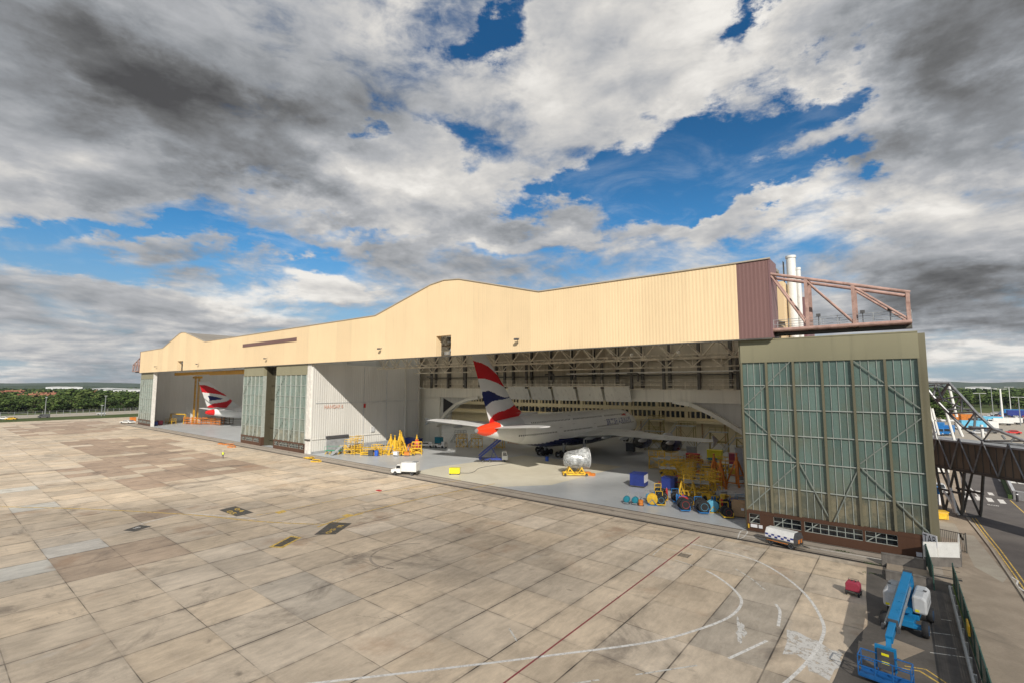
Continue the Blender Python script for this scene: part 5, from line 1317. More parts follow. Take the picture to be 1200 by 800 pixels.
b.loft(rings); b.build('canvas','red_paint',o,smooth=True); b=MB(); [b.bar((sx_*.7,sy*.6,0),(sx_*.5,sy*.5,1.05),.1,.1) for sx_ in (-1,1) for sy in (-1,1)]; b.build('leg','yellow_paint',o)
crate('long dark blue bin against the partition',(-110.2,91.3,0),0,5.6,1.8,1.9,'blue_paint','blue_paint')
stand('yellow stand under the left tailplane',(-95.5,96,0),.2,2.6,1.8,2.6,steps=False); stand('yellow stand with a grey stair under the tail',(-91.8,98,0),.1,2.6,1.8,2.6); stand('yellow stand right of the stair under the tail',(-86.2,101,0),.3,2.6,1.6,2.8,steps=False)
stand('orange stand far back left of the fuselage',(-90,112,0),.2,3,1.8,3,'orange_paint'); stand('grey stair stand far back by the portal column',(-104,104,0),.2,3,1.8,2.5,'grey_paint')
crate('blue bin far back by the portal column',(-106.5,99.0-1.4,0),.1,2.2,1.3,1.9,'teal_paint','teal_paint')
# ---------------------------------------------------------------- far bay
def long_frame(label,loc,rz,L=4.5,Hh=3.0,m='yellow_paint'):
    o=thing('gantry_frame',label,'gantry',loc,rz)
    b=MB(); b.bar((-L/2,0,Hh),(L/2,0,Hh),.3,.35); b.build('crossbeam',m,o)
    for s in (-1,1): b=MB(); b.bar((s*L/2,-.8,0),(s*L/2,-.1,Hh),.2,.2); b.bar((s*L/2,.8,0),(s*L/2,.1,Hh),.2,.2); b.bar((s*L/2,-.9,.3),(s*L/2,.9,.3),.16,.16); b.build('upright',m,o)
    return o
x,y,_=G(202,496); long_frame('wide yellow gantry frame by the end wall of the far bay',(x,y+2,0),R(20),9.0,4.2)
stand('low yellow stand in front of the gantry frame',G(200,496),R(20),4,2,1.2,steps=False)
crate('blue bin next to the white door post of the far bay',G(181,498),0,3,1.6,1.6,'blue_paint','blue_paint'); crate('dark red bin beside the blue bin of the far bay',G(187,497.3),0,2.6,1.6,1.8,'maroon_paint','maroon_paint')
for i,(px_,py_,lb) in enumerate(((222,496,'orange stacking racks nearest the dock column'),(232,496.5,'orange stacking racks below the red tail cone'),(244,496.5,'orange stacking racks under the far airliner tail'),(255,497,'orange stacking racks in front of the darker ones'),(266,496.5,'brownish racks next to the door leaf'))):
    x,y,_=G(px_,py_); o=thing('stacking_rack',lb,'rack',(x,y,0),R(25)); 
    for k in range(3):
        b=MB(); z=k*1.05
        for sx_ in (-2.2,2.2):
            for sy in (-1,1): b.box(sx_-.08,sx_+.08,sy-.08,sy+.08,z+.02,z+1.05)
        b.box(-2.3,2.3,-1.1,1.1,z+.28,z+.4); b.bar((-2.2,-1.02,z+.4),(2.2,-1.02,z+1.0),.08,.08); b.bar((2.2,-1.05,z+.4),(-2.2,-1.05,z+1.0),.08,.08)
        b.build('rack_tier','orange_paint' if i<4 else 'wood_dark',o)
# chocks and beams on the apron
def pallet_pile(label,loc,rz,m='yellow_paint',n=3,L=2.6):
    b=MB(); rn=random.Random(n); x0,y0,_=loc
    for i in range(n*2):
        a=rz+rn.uniform(-.5,.5); cx,cy=x0+rn.uniform(-L/2,L/2),y0+rn.uniform(-.8,.8); z=.1+.12*(i%3); b.bar((cx-cos(a)*1.1,cy-sin(a)*1.1,z),(cx+cos(a)*1.1,cy+sin(a)*1.1,z),.18,.16)
    return tag(b.build('timber_beams',m),label,'beams')
pallet_pile('loose orange-yellow beams lying before the far bay',G(264,520.5),.4,'orange_paint',4,6); pallet_pile('short orange beam nearest the door leaf of the far bay',G(272,523),.2,'orange_paint',2,3)
pallet_pile('low yellow beams lying on the door track by the white posts',G(362,536.5),.2,'yellow_paint',3,4); pallet_pile('single yellow beam beside the door track',G(371,540),.2,'yellow_paint',2,2)
b=MB(); c=G(444,574.5); b.cbox(c[0],c[1],.06,.9,.5,.1); b.cbox(c[0],c[1],.13,.3,.3,.06); tag(b.build('wheel_chock','red_paint'),'small red chock lying on the apron near the white truck','chock')
# ---------------------------------------------------------------- vehicles
def glass_on(b,pts): b.poly(pts)
def truck_cab(o,x0,L=1.7,W_=2.2,zb=.45,zt=2.35,m='white_paint',nose=False):
    "cab facing -x, front at x0"
    if nose: prof=[(x0,zb),(x0,1.15),(x0+.9,1.3),(x0+1.45,zt),(x0+L+1.0,zt),(x0+L+1.0,zb)]
    else: prof=[(x0,zb),(x0,1.35),(x0+.25,zt-.1),(x0+.45,zt),(x0+L,zt),(x0+L,zb)]
    b=MB(); b.prism(prof,'y',-W_/2,W_/2); cab=b.build('cab',m,o,bevel=.05)
    a,c=(prof[2],prof[3]) if nose else (prof[1],prof[2])
    def lerp(u): return (a[0]+(c[0]-a[0])*u,a[1]+(c[1]-a[1])*u)
    p,q_=lerp(.12),lerp(.92); dx,dz=-(c[1]-a[1]),(c[0]-a[0]); n=sqrt(dx*dx+dz*dz); ex,ez=dx/n*.02,dz/n*.02
    b=MB(); b.poly([(p[0]+ex,-W_*.44,p[1]+ez),(p[0]+ex,W_*.44,p[1]+ez),(q_[0]+ex,W_*.42,q_[1]+ez),(q_[0]+ex,-W_*.42,q_[1]+ez)]); b.build('windscreen','glass_dark',cab)
    for s in (-1,1):
        y=s*(W_/2+.012); b=MB(); b.poly([(c[0]+.05,y,1.35),(c[0]+.1,y,zt-.2),(x0+L-.15+(1.0 if nose else 0),y,zt-.2),(x0+L-.15+(1.0 if nose else 0),y,1.35)] if not nose else [(x0+1.15,y,1.4),(x0+1.5,y,zt-.18),(x0+2.2,y,zt-.18),(x0+2.2,y,1.4)]); b.build('side_window','glass_dark',cab)
        b=MB(); b.cbox(x0-.02,s*W_*.36,.8,.06,.3,.2); b.build('headlight','lamp_glass',cab)
        b=MB(); b.cbox(c[0]-.05,s*(W_/2+.18),1.75,.08,.2,.4); b.bar((c[0]+.05,s*W_/2,1.85),(c[0]-.05,s*(W_/2+.15),1.85),.04,.04); b.build('mirror','dark_grey',cab)
    b=MB(); b.box(x0-.05,x0+.12,-W_/2,W_/2,.35,.6); b.build('bumper','dark_grey',o)
    return cab
# white tanker truck on the door track, facing left
x,y,_=G(469,556); o=thing('tanker_truck','small white truck with a rounded bonnet and white box body by the door track','truck',(x+.3,y+1.0,0),R(28)); o.scale=(.86,.86,.9)
truck_cab(o,-3.0,1.3,2.1,.45,2.2,nose=True)
b=MB(); b.box(-.6,2.9,-1.1,1.1,.75,2.65); b.build('box_body','white_paint',o,bevel=.08)
b=MB(); b.box(-.3,2.6,-1.125,-1.102,1.0,2.35); b.box(2.905,2.93,-.9,.9,.9,2.5); b.build('locker_door','white_paint',o)
b=MB(); b.box(-2.9,3.0,-.5,.5,.4,.74); b.box(2.93,3.1,-.9,.9,.45,.6); b.build('chassis','dark_steel',o)
b=MB(); b.box(1.8,2.8,-.8,.8,2.66,2.8); b.build('roof_hatch','grey_paint',o)
for xx in (-2.0,1.9):
    for s in (-1,1): wheel(o,xx,s*.92,.42,.42,.28,'y')
# passenger stairs truck under the tail
x,y,_=G(582,541.5); o=thing('stair_truck','blue truck with a white cab carrying a steep passenger stair under the tail','stair truck',(x-1.3,y+.8,0),R(38)); o.scale=(.80,.85,.92)
b=MB(); b.box(-4.2,3.6,-1.0,1.0,.5,.95); b.build('chassis','blue_paint',o)
o2=thing('tmp','','',(0,0,0)); bpy.data.objects.remove(o2)
def flip_cab():
    b=MB(); b.prism([(3.7,.55),(3.7,1.5),(3.4,2.5),(2.1,2.5),(2.1,.55)],'y',-1.05,1.05); cab=b.build('cab','white_paint',o,bevel=.05)
    b=MB(); b.poly([(3.70,-.9,1.55),(3.70,.9,1.55),(3.45,.85,2.42),(3.45,-.85,2.42)]); b.build('windscreen','glass_dark',cab)
    for s in (-1,1): b=MB(); b.poly([(2.35,s*1.062,1.5),(3.5,s*1.062,1.5),(3.3,s*1.062,2.35),(2.35,s*1.062,2.35)]); b.build('side_window','glass_dark',cab)
flip_cab()
b=MB()
for s in (-.85,.85): b.bar((-4.4,s,.9),(2.2,s,5.6),.12,.4)
b.build('stair_stringer','blue_paint',o)
b=MB()
for i in range(22): u=(i+.5)/22; b.box(-4.4+6.6*u-.15,-4.4+6.6*u+.15,-.8,.8,.95+4.7*u,1.0+4.7*u)
b.build('stair_treads','sign_white',o)
b=MB()
for s in (-.9,.9): b.bar((-4.4,s,1.55),(2.2,s,6.25),.05,.28)
b.build('stair_side_panel','blue_paint',o)
b=MB(); b.box(2.0,3.3,-1.0,1.0,5.55,5.7); b.build('top_platform','pale_grey',o)
b=MB(); 
for s in (-.8,.8): b.bar((-1.0,s,.95),(.4,s,4.3),.14,.14); b.bar((.8,s,.95),(-.9,s,3.3),.12,.12)
b.build('lift_arm','blue_paint',o)
for xx in (-3.2,-1.2,2.7):
    for s in (-1,1): wheel(o,xx,s*.9,.42,.42,.28,'y')
def small_car(label,loc,rz,m,cat='car',group=None,van=False,name='parked_car'):
    o=thing(name,label,cat,loc,rz,group); b=MB()
    if van: prof=[(-2.3,.35),(-2.35,1.0),(-1.9,1.25),(-1.5,1.95),(2.3,2.0),(2.35,.35)]
    else: prof=[(-2.1,.35),(-2.15,.75),(-1.2,.92),(-.6,1.4),(.9,1.42),(1.6,.98),(2.1,.92),(2.15,.35)]
    b.prism(prof,'y',-.86,.86); b.build('body',m,o,bevel=.06)
    b=MB()
    if van: g=[(-1.75,1.28),(-1.42,1.8),(-.5,1.8),(-.5,1.25)]
    else: g=[(-1.0,.95),(-.55,1.33),(.85,1.34),(1.35,.97)]
    for s in (-1,1): b.poly([(p[0],s*.87,p[1]) for p in g])
    if van: b.poly([(-1.92,-.75,1.28),(-1.92,.75,1.28),(-1.56,.7,1.9),(-1.56,-.7,1.9)])
    else: b.poly([(-1.18,-.75,.96),(-1.18,.75,.96),(-.66,.7,1.38),(-.66,-.7,1.38)]); b.poly([(1.58,-.72,1.02),(1.58,.72,1.02),(1.0,.68,1.4),(1.0,-.68,1.4)])
    b.build('window','glass_dark',o)
    for xx in (-1.35,1.35):
        b=MB(); b.lathe([(.02,-.9),(.3,-.9),(.33,-.8),(.33,.8),(.3,.9),(.02,.9)],(xx,0,.33),'y',12); b.build('wheels','black_rubber',o)
    return o
small_car('white car with a blue windscreen parked by the dark blue bin',(-103.5,90.6,0),R(200),'white_paint')
o=tug('white baggage tractor beside the white car by the portal',(-99.6,92.0,0),R(190),'white_paint','white_paint')
o=small_car('low white tug parked outside the farthest door leaf',(G(148,495.5)[0],G(148,495.5)[1]+.5,0),R(20),'white_paint','tug',name='aircraft_tug'); o.scale=(1.7,1.4,1.0)
crate('orange bin behind the low white tug',G(155.5,494),0,2.4,2.0,2.2,'orange_paint','orange_paint')
small_car('dark grey van at the left end of the perimeter road',(-352,44,.02),R(80),'dark_grey','van',van=True,name='parked_van'); small_car('small yellow service car at the apron edge far left',G(13,491.5),R(60),'yellow_paint','car'); small_car('white pickup at the apron edge beside the yellow one',G(4,491),R(60),'white_paint','car')
small_car('silver car driving on the perimeter road',(-366,70,.02),R(82),'pale_grey'); small_car('white car driving on the perimeter road far along',(-384,97,.02),R(82),'white_paint')
# white and blue trailer generator in front of the near door
x,y,_=G(919,640); gp_=thing('ground_power_unit','long white trailer unit with a blue chequered stripe in front of the near door','ground power unit',(-10.9,59.6,0),R(-14))
b=MB(); b.prism([(-.95,.82),(-.95,1.42),(-.55,1.98),(.55,1.98),(.95,1.42),(.95,.82)],'x',-1.9,1.55); b.build('canopy','white_paint',gp_,bevel=.05)
b=MB(); b.prism([(-.93,.6),(-.93,1.40),(-.54,1.95),(.54,1.95),(.93,1.40),(.93,.6)],'x',1.553,1.9); b.build('end_panel','dark_grey',gp_)
b=MB(); b.box(-1.9,1.9,-.93,.93,.42,.80); b.build('chassis','dark_steel',gp_)
b=MB()
for k in range(9):
    if k%2==0:
        x0=-1.85+k*.38; b.box(x0,x0+.36,-.972,-.957,1.17,1.38)
    else:
        x0=-1.85+k*.38; b.box(x0,x0+.36,-.972,-.957,.92,1.15)
b.build('chequer_stripe','blue_paint',gp_)
b=MB(); b.box(-1.88,1.5,-.966,-.954,.90,1.4); b.build('stripe_ground','sign_white',gp_)
b=MB(); b.box(-1.7,.9,-.98,-.96,.52,.60); [b.box(x0,x0+.15,-.99,-.97,.5,.62) for x0 in (-.3,.4)]; b.build('marker_lamp','orange_paint',gp_)
b=MB(); b.box(1.905,1.93,-.5,-.1,.75,1.2); b.box(1.905,1.93,.2,.6,.75,1.2); b.build('lamp','orange_paint',gp_,split=True); gp_.scale=(.84,.84,.84)
b=MB(); b.bar((1.6,-.9,1.2),(1.85,-.55,1.8),.08,.06); b.bar((1.6,.9,1.2),(1.85,.55,1.8),.08,.06); b.bar((1.85,-.55,1.84),(1.85,.55,1.84),.08,.06); b.build('end_trim','red_paint',gp_)
b=MB(); b.bar((1.9,-.3,.5),(3.0,0,.45),.07,.09); b.bar((1.9,.3,.5),(3.0,0,.45),.07,.09); b.build('tow_bar','dark_steel',gp_)
for xx in (-1.2,1.2):
    for s in (-1,1): wheel(gp_,xx,s*.84,.38,.38,.2,'y')
# red generator
x,y,_=G(1001,699); o=thing('generator_cart','small dark red generator on a four-wheeled cart','generator',(-4.15,49.4,0),R(-8)); o.scale=(.88,.88,.88)
b=MB(); b.prism([(-.55,.42),(-.55,1.0),(-.42,1.22),(.42,1.22),(.55,1.0),(.55,.42)],'y',-.42,.42); b.build('hood','maroon_paint',o,bevel=.06)
b=MB(); b.box(-.5,.5,-.432,-.422,.48,.95); b.box(-.42,.42,-.44,-.425,.5,.55); b.build('grille','maroon_paint',o)
b=MB(); b.box(-.58,.58,-.44,.44,.3,.41); b.build('cart_frame','dark_steel',o)
b=MB(); b.tube((.2,0,1.22),(.2,0,1.32),.05,8); b.tube((-.1,.1,1.22),(-.1,.1,1.28),.09,10); b.build('filler_cap','dark_grey',o)
b=MB(); b.tube((-.4,.2,1.22),(-.4,.2,1.36),.02,6); b.tube((.4,.2,1.22),(.4,.2,1.36),.02,6); b.tube((-.4,.2,1.36),(.4,.2,1.36),.02,6); b.build('handle','dark_grey',o)
for xx in (-.48,.48):
    for yy in (-.36,.36): wheel(o,xx,yy,.2,.2,.12,'x',n=14)
# ---------------------------------------------------------------- telescopic boom lift
mat('rail_blue',(.015,.11,.32),.4,var=.1)
BL=thing('boom_lift','blue telescopic boom lift with silver hoods and its basket lowered to the ground','boom lift',(-.75,45.9,0),R(-6))
b=MB(); b.box(-.55,.55,-1.9,1.9,.5,.95); b.box(-1.0,1.0,-1.75,-1.35,.45,.7); b.box(-1.0,1.0,1.35,1.75,.45,.7); b.box(-.75,.75,-.8,.8,.7,1.05); b.build('chassis','boom_blue',BL,bevel=.04)
for x in (-1.12,1.12):
    for y in (-1.55,1.55): wheel(BL,x,y,.52,.52,.36,'x','mid_blue',24)
b=MB(); b.lathe([(.55,1.05),(.55,1.2)],n=24); b.box(-.42,.42,-1.2,1.9,1.2,1.45); b.build('turntable','boom_blue',BL)
for s in (-1,1):
    b=MB(); x0,x1=(.42,1.22) if s>0 else (-1.22,-.42)
    b.prism([(x0,1.22),(x0,2.25),(x0+(.0 if s>0 else .22),2.38),(x1-(.22 if s>0 else 0),2.38),(x1,2.2),(x1,1.22)],'y',-.95,1.75); h=b.build('hood','pale_grey',BL,bevel=.14)
    b=MB(); b.box(x0+.1,x1-.1,.4,.42,2.385,2.39); b.box((x1 if s>0 else x0)-.005,(x1 if s>0 else x0)+.012,-.6,1.4,1.7,1.72); b.build('hood_seam','dark_grey',h)
    b=MB(); b.box(x1-.3 if s>0 else x0+.1,x1-.1 if s>0 else x0+.3,.5,.75,2.386,2.40); b.build('hood_vent','dark_grey',h)
    b=MB(); b.box(x0+.15,x0+.38,-.965,-.955,1.35,1.5); b.build('warning_label','bright_yellow',h)
b=MB(); b.prism([(1.9,1.2),(1.9,2.3),(1.6,3.0),(1.0,3.1),(.9,1.4)],'x',-.3,.3); b.build('boom_mount','boom_blue',BL)
# boom: slopes down from the mount to the basket in front
P0=(0,1.7,2.92); P1=(.05,-6.6,2.15); P2=(.08,-8.4,1.95)
b=MB(); b.bar(P0,P1,.52,.60); o=b.build('main_boom','boom_blue',BL,bevel=.02)
b=MB(); b.bar(P1,P2,.36,.42); b.build('inner_boom','boom_blue',BL,bevel=.02)
b=MB(); b.bar((P1[0],P1[1]+.12,P1[2]),(P1[0],P1[1]-.06,P1[2]),.54,.64); b.bar((0,1.8,2.93),(0,1.5,2.9),.56,.66); b.build('boom_collar','dark_grey',BL,split=True)
for s in (-1,1):
    b=MB(); b.bar((s*.34,-.4,2.72),(s*.36+.03,-6.9,2.12),.09,.13); b.build('cable_track','galvanised',BL)
    b=MB(); b.cbox(s*.38,-7.0,2.1,.16,.3,.3); b.build('track_end','dark_grey',BL)
b=MB(); b.tube((0,-.6,1.4),(0,-3.4,2.2),.10,10); b.tube((0,-.6,1.4),(0,-2.2,1.86),.15,10); b.build('lift_cylinder','galvanised',BL)
b=MB(); b.bar(P2,(.08,-8.9,1.35),.24,.3); b.bar((.08,-8.7,1.7),(.08,-9.3,.95),.2,.26); b.cbox(.02,-9.35,1.25,1.0,.22,1.25); b.build('jib','boom_blue',BL)
bk=MB(); bx0,bx1,by0,by1=-1.15,1.25,-10.5,-9.55
bk.box(bx0,bx1,by0,by1,.30,.36); b=MB(); 
for z in (.9,1.45):
    for y in (by0,by1): b.tube((bx0,y,z),(bx1,y,z),.035,6)
    for x in (bx0,bx1): b.tube((x,by0,z),(x,by1,z),.035,6)
for x in (bx0,bx0+.8,bx0+1.6,bx1):
    for y in (by0,by1): b.tube((x,y,.36),(x,y,1.45),.032,6)
f=bk.build('basket_floor','rail_blue',BL); b.build('basket_rail','rail_blue',BL)
b=MB(); b.box(-.35,.42,by1-.05,by1+.06,.7,1.75); b.build('control_box','dark_grey',BL)
b=MB(); b.box(-.15,.2,by1-.07,by1-.052,1.45,1.58); b.box(-.15,.2,by1-.07,by1-.052,1.0,1.13); b.build('warning_label','bright_yellow',BL)
b=MB(); b.box(bx0,bx1,by0-.02,by0+.0,.36,.52); b.box(bx0,bx1,by1-.0,by1+.02,.36,.52); b.build('toe_board','rail_blue',BL)
# ---------------------------------------------------------------- person in hi-vis on the apron
def person(label,loc,rz):
    o=thing('person',label,'person',loc,rz)
    me=bpy.data.meshes.new('body'); V=[(0,0,.95),(0,.01,1.15),(0,.01,1.40),(0,.0,1.52),(.09,0,.92),(.11,.08,.50),(.11,.12,.09),(.11,-.04,.04),(-.09,0,.92),(-.11,-.10,.50),(-.11,-.16,.10),(-.11,-.30,.05),(.18,0,1.42),(.26,.03,1.14),(.24,-.10,.90),(-.18,0,1.42),(-.26,.03,1.14),(-.24,-.12,.92),(0,-.01,1.64),(0,-.01,1.76)]
    E=[(0,1),(1,2),(2,3),(0,4),(4,5),(5,6),(6,7),(0,8),(8,9),(9,10),(10,11),(2,12),(12,13),(13,14),(2,15),(15,16),(16,17),(3,18),(18,19)]
    rd=[.15,.16,.17,.06,.10,.075,.05,.045,.10,.075,.05,.045,.07,.05,.035,.07,.05,.035,.10,.085]
    me.from_pydata(V,E,[]); me.materials.append(M['navy_cloth']); b=bpy.data.objects.new('body',me); C.objects.link(b); b.parent=o
    sk=b.modifiers.new('s','SKIN'); sk.use_smooth_shade=True; b.modifiers.new('u','SUBSURF').render_levels=1
    for i,r in enumerate(rd): me.skin_vertices[0].data[i].radius=(r,r*.8,)
    me.skin_vertices[0].data[0].use_root=True
    m=MB(); m.lathe([(.17,.92),(.2,1.0),(.2,1.35),(.14,1.47),(.08,1.49)],n=14); v=m.build('hi_vis_vest','hi_vis',o,smooth=True); v.scale=(1.1,.85,1)
    m=MB(); m.lathe([(.05,1.5),(.095,1.56),(.105,1.66),(.09,1.72)],n=14); m.build('head','skin',o,smooth=True)
    m=MB(); m.lathe([(.12,1.70),(.115,1.75),(.07,1.80),(.01,1.81)],n=14); m.build('cap','sign_white',o,smooth=True)
    return o
person('person in a yellow vest and dark trousers walking alone on the apron',G(261,536.8),R(60))
# ---------------------------------------------------------------- walls, hoarding and fences at the near corner
def wallpc(name,label,cat,p,q_,h,w=.3,m='concrete_wall',cap=None):
    o=thing(name,label,cat,(p[0],p[1],0)); L=[(0,0,h/2),(q_[0]-p[0],q_[1]-p[1],h/2)]
    b=MB(); b.bar(L[0],L[1],w,h); b.build('wall_body',m,o)
    if cap: b=MB(); b.bar((0,0,h+.04),(L[1][0],L[1][1],h+.04),w+.08,.08); b.build('coping',cap,o)
    return o
wallpc('retaining_wall','low concrete wall at the foot of the near door',"wall",(-2.6,59.2),(.62,59.5),1.05,.35,cap='concrete_wall')
wallpc('retaining_wall','lower concrete upstand behind the boom lift','wall',(-2.2,55.0),(1.0,55.2),.75,.3,cap='concrete_wall')
b=MB(); b.box(-2.2,.8,55.5,59.0,.004,.30); tag(b.build('loading_plinth','verge_concrete'),'concrete plinth between the two low walls','plinth')
o=thing('hoarding','white sheet hoarding screening the corner behind the near door','hoarding',(1.2,61.6,0))
hp_=[(-.35,.2),(2.15,3.0),(1.8,6.8)]; hp_=[(-.65,-.3),(1.95,1.5),(2.2,5.2)]
b=MB()
for a,c in zip(hp_,hp_[1:]):
    b.bar((a[0],a[1],1.5),(c[0],c[1],1.5),.06,1.3)
b.build('white_sheet','white_paint',o)
b=MB(); 
for a,c in zip(hp_,hp_[1:]):
    for i in range(4): u=i/3; b.box(a[0]+(c[0]-a[0])*u-.05,a[0]+(c[0]-a[0])*u+.05,a[1]+(c[1]-a[1])*u+.05,a[1]+(c[1]-a[1])*u+.15,0,2.1)
    b.bar((a[0],a[1],2.19),(c[0],c[1],2.19),.1,.08)
b.build('post','white_post',o)
b=MB()
for a,c in zip(hp_,hp_[1:]): b.bar((a[0],a[1]+.05,.42),(c[0],c[1]+.05,.42),.25,.84)
b.build('plinth_wall','concrete_wall',o)
o=thing('bay_sign','white sign board lettered TAB by the corner of the near door','sign',(.62,62.75,0),R(-42)); b=MB(); b.box(-.05,1.3,0,.06,1.75,2.8); b.build('board','sign_white',o)
vs_,fs_=text_mesh('TAB',.85,0); b=MB(); b.add([(.62+v[0]*.78,-.012,2.28+v[1]*1.2) for v in vs_],fs_); b.build('lettering','sign_black',o)
b=MB(); b.box(0,.1,.065,.16,0,2.2); b.box(1.15,1.25,.065,.16,0,2.2); b.build('post','white_post',o)
def railing(label,p,q_,h,n,m,name='railing',cat='railing'):
    o=thing(name,label,cat,(p[0],p[1],0)); dx,dy=q_[0]-p[0],q_[1]-p[1]; b=MB()
    for z in (.15,h-.05): b.bar((0,0,z),(dx,dy,z),.05,.06)
    b.build('rail',m,o); b=MB()
    for i in range(n+1): u=i/n; b.box(dx*u-.02,dx*u+.02,dy*u-.02,dy*u+.02,.1,h)
    b.build('bars',m,o); b=MB()
    for u in (0,1): b.box(dx*u-.06,dx*u+.06,dy*u-.06,dy*u+.06,0,h+.1)
    b.build('post',m,o); return o
railing('grey barred railing behind the white hoarding',(2.0,69.5),(4.0,68.6),1.9,14,'dark_steel'); 
def meshfence(label,p,q_,h,m='fence_green',n=6):
    o=thing('mesh_fence',label,'fence',(p[0],p[1],0)); dx,dy=q_[0]-p[0],q_[1]-p[1]
    b=MB(); b.bar((0,0,h/2+.05),(dx,dy,h/2+.05),.02,h-.1); b.build('mesh_panel',m,o)
    for i in range(n+1):
        u=i/n; b=MB(); b.box(dx*u-.04,dx*u+.04,dy*u-.04,dy*u+.04,0,h+.08); b.build('post','fence_post',o)
    b=MB(); b.bar((0,0,h),(dx,dy,h),.06,.06); b.bar((0,0,.12),(dx,dy,.12),.05,.05); b.build('rail','fence_post',o); return o
mat('fence_post',(.03,.09,.07),.5,var=.2)
m,t,b=nt('fence_green'); tc=N(t,'ShaderNodeTexCoord').outputs['Object']; sx=N(t,'ShaderNodeSeparateXYZ',{0:tc}).outputs
b.inputs['Base Color'].default_value=(.025,.06,.05,1); b.inputs['Roughness'].default_value=.6
g1=mth(t,'FRACT',mth(t,'MULTIPLY',sx[2],9.0)); g2_=mth(t,'FRACT',mth(t,'MULTIPLY',mth(t,'ADD',sx[0],sx[1]),14.0))
t.links.new(mth(t,'MAXIMUM',mth(t,'GREATER_THAN',g1,.66),mth(t,'GREATER_THAN',g2_,.40)),b.inputs['Alpha'])
meshfence('short green mesh fence beside the low walls',(.75,61.3),(1.0,54.6),2.0,n=3)
meshfence('long green mesh fence along the yard edge',(2.35,57.0),(2.9,12),1.8,n=16)
o=thing('guard_rail','galvanised crash rail along the yard in front of the long fence','crash barrier',(1.95,54.3,0)); b=MB(); b.bar((0,0,.62),(.35,-44,.62),.10,.30); b.bar((-.06,0,.62),(.29,-44,.62),.05,.10); b.build('rail','galvanised',o)
for i in range(20): b=MB(); b.box(.05+.35*i/20,.2+.35*i/20,-2.2*i-.15,-2.2*i,0,.75); b.build('post','galvanised',o)
b=MB(); c=G(1150,757); b.box(2.32,2.42,43.9,45.3,.9,1.5); tag(b.build('yellow_notice','yellow_paint'),'yellow notice on the far side of the long mesh fence','notice')
for (px_,py_) in ((1142,708),): pass
# weeds at joints
wd=random.Random(5); b=MB()
for (px_,py_) in ((984,645),(990,646),(1020,660),(1024,672)):
    cx,cy,_=G(px_,py_)
    for i in range(60):
        a=wd.uniform(0,6.28); r=abs(wd.gauss(0,.3)); x,y=cx+cos(a)*r*1.6,cy+sin(a)*r*.5; h=wd.uniform(.04,.16); d=wd.uniform(0,6.28)
        b.add([(x-cos(d)*.03,y-sin(d)*.03,0),(x+cos(d)*.03,y+sin(d)*.03,0),(x+wd.uniform(-.05,.05),y+wd.uniform(-.05,.05),h)],[(0,1,2)])
mat('weed_green',(.05,.09,.02),.9,var=.3)
tag(b.build('weeds','weed_green'),'sparse green weeds in the joints by the near door','weeds',kind='stuff')
b=MB(); c=G(802,650); 
for i in range(6): b.box(c[0]-.45,c[0]+.45,c[1]-.55+i*.18,c[1]-.47+i*.18,.004,.014)
for x in (-.5,.45): b.box(c[0]+x,c[0]+x+.06,c[1]-.6,c[1]+.6,.004,.018)
tag(b.build('drain_grate','dark_steel'),'dark slotted drain grate beside the red line','drain')
# ---------------------------------------------------------------- covered walkway bridge and its trusses
D=Vector((.667,-.745,0)); Nn=Vector((.745,.667,0)); O=Vector((4.7,86.7,0))
def bp(s,n=0,z=0): v=O+D*s+Nn*n; return (v.x,v.y,z)
BR=thing('walkway_bridge','brown clad covered walkway on dark steel legs behind the hangar corner','footbridge',(O.x,O.y,0))
def W2(b,name,m,**k): return b.build(name,m,BR,world=True,**k)
sheetmat('brown_ribbed',(.20,.165,.125),.14,1.7,0,streak=.3,rib=.0)
zb0,zt0=6.15,9.55
b=MB(); s0,s1=-16,30
b.bar(bp(s0,1.5,(zb0+zt0)/2),bp(s1,1.5,(zb0+zt0)/2),3.0,zt0-zb0); W2(b,'enclosure','brown_ribbed')
b=MB(); s=s0
while s<s1: b.bar(bp(s,-.04,zb0+.1),bp(s,-.04,zt0-.1),.06,.10); s+=.85
W2(b,'cladding_rib','dark_steel')
b=MB(); b.bar(bp(s0,1.5,zt0+.12),bp(s1,1.5,zt0+.12),3.5,.2); W2(b,'roof_edge','grey_paint')
b=MB(); b.bar(bp(s0,0,zb0-.15),bp(s1,0,zb0-.15),.3,.3); b.bar(bp(s0,3,zb0-.15),bp(s1,3,zb0-.15),.3,.3); b.bar(bp(s0,1.5,zb0-.05),bp(s1,1.5,zb0-.05),3,.1); W2(b,'floor_beam','dark_steel')
b=MB(); s=-6.6; i=0
while s<28:
    b.tube(bp(s,-.22,zb0-.1),bp(s+1.5,-.22,zt0+.6),.10,8); b.tube(bp(s+1.5,-.22,zt0+.6),bp(s+3.0,-.22,zb0-.1),.10,8); s+=3.0
W2(b,'side_truss','steel_tube')
# legs in X shape
b=MB()
for n in (.2,2.8):
    for a,c,za,zc in ((-2.3,-3.2,0,zb0),(0.0,.9,0,zb0)): b.tube(bp(a,n,za),bp(c,n,zc),.17,10)
    b.tube(bp(-2.3,n,0),bp(-.4,n,zb0),.14,8); b.tube(bp(0,n,0),bp(-2.6,n,zb0),.14,8)
    b.tube(bp(-3.0,n,3.0),bp(.6,n,3.0),.15,8)
b.tube(bp(0,.2,0),bp(0,2.8,0.1),.1,8)
W2(b,'trestle_leg','dark_steel')
b=MB(); b.cbox(*bp(0,.2,.1),.9,.9,.2); b.cbox(*bp(-2.3,.2,.1),.9,.9,.2); W2(b,'footing','concrete_wall',split=True)
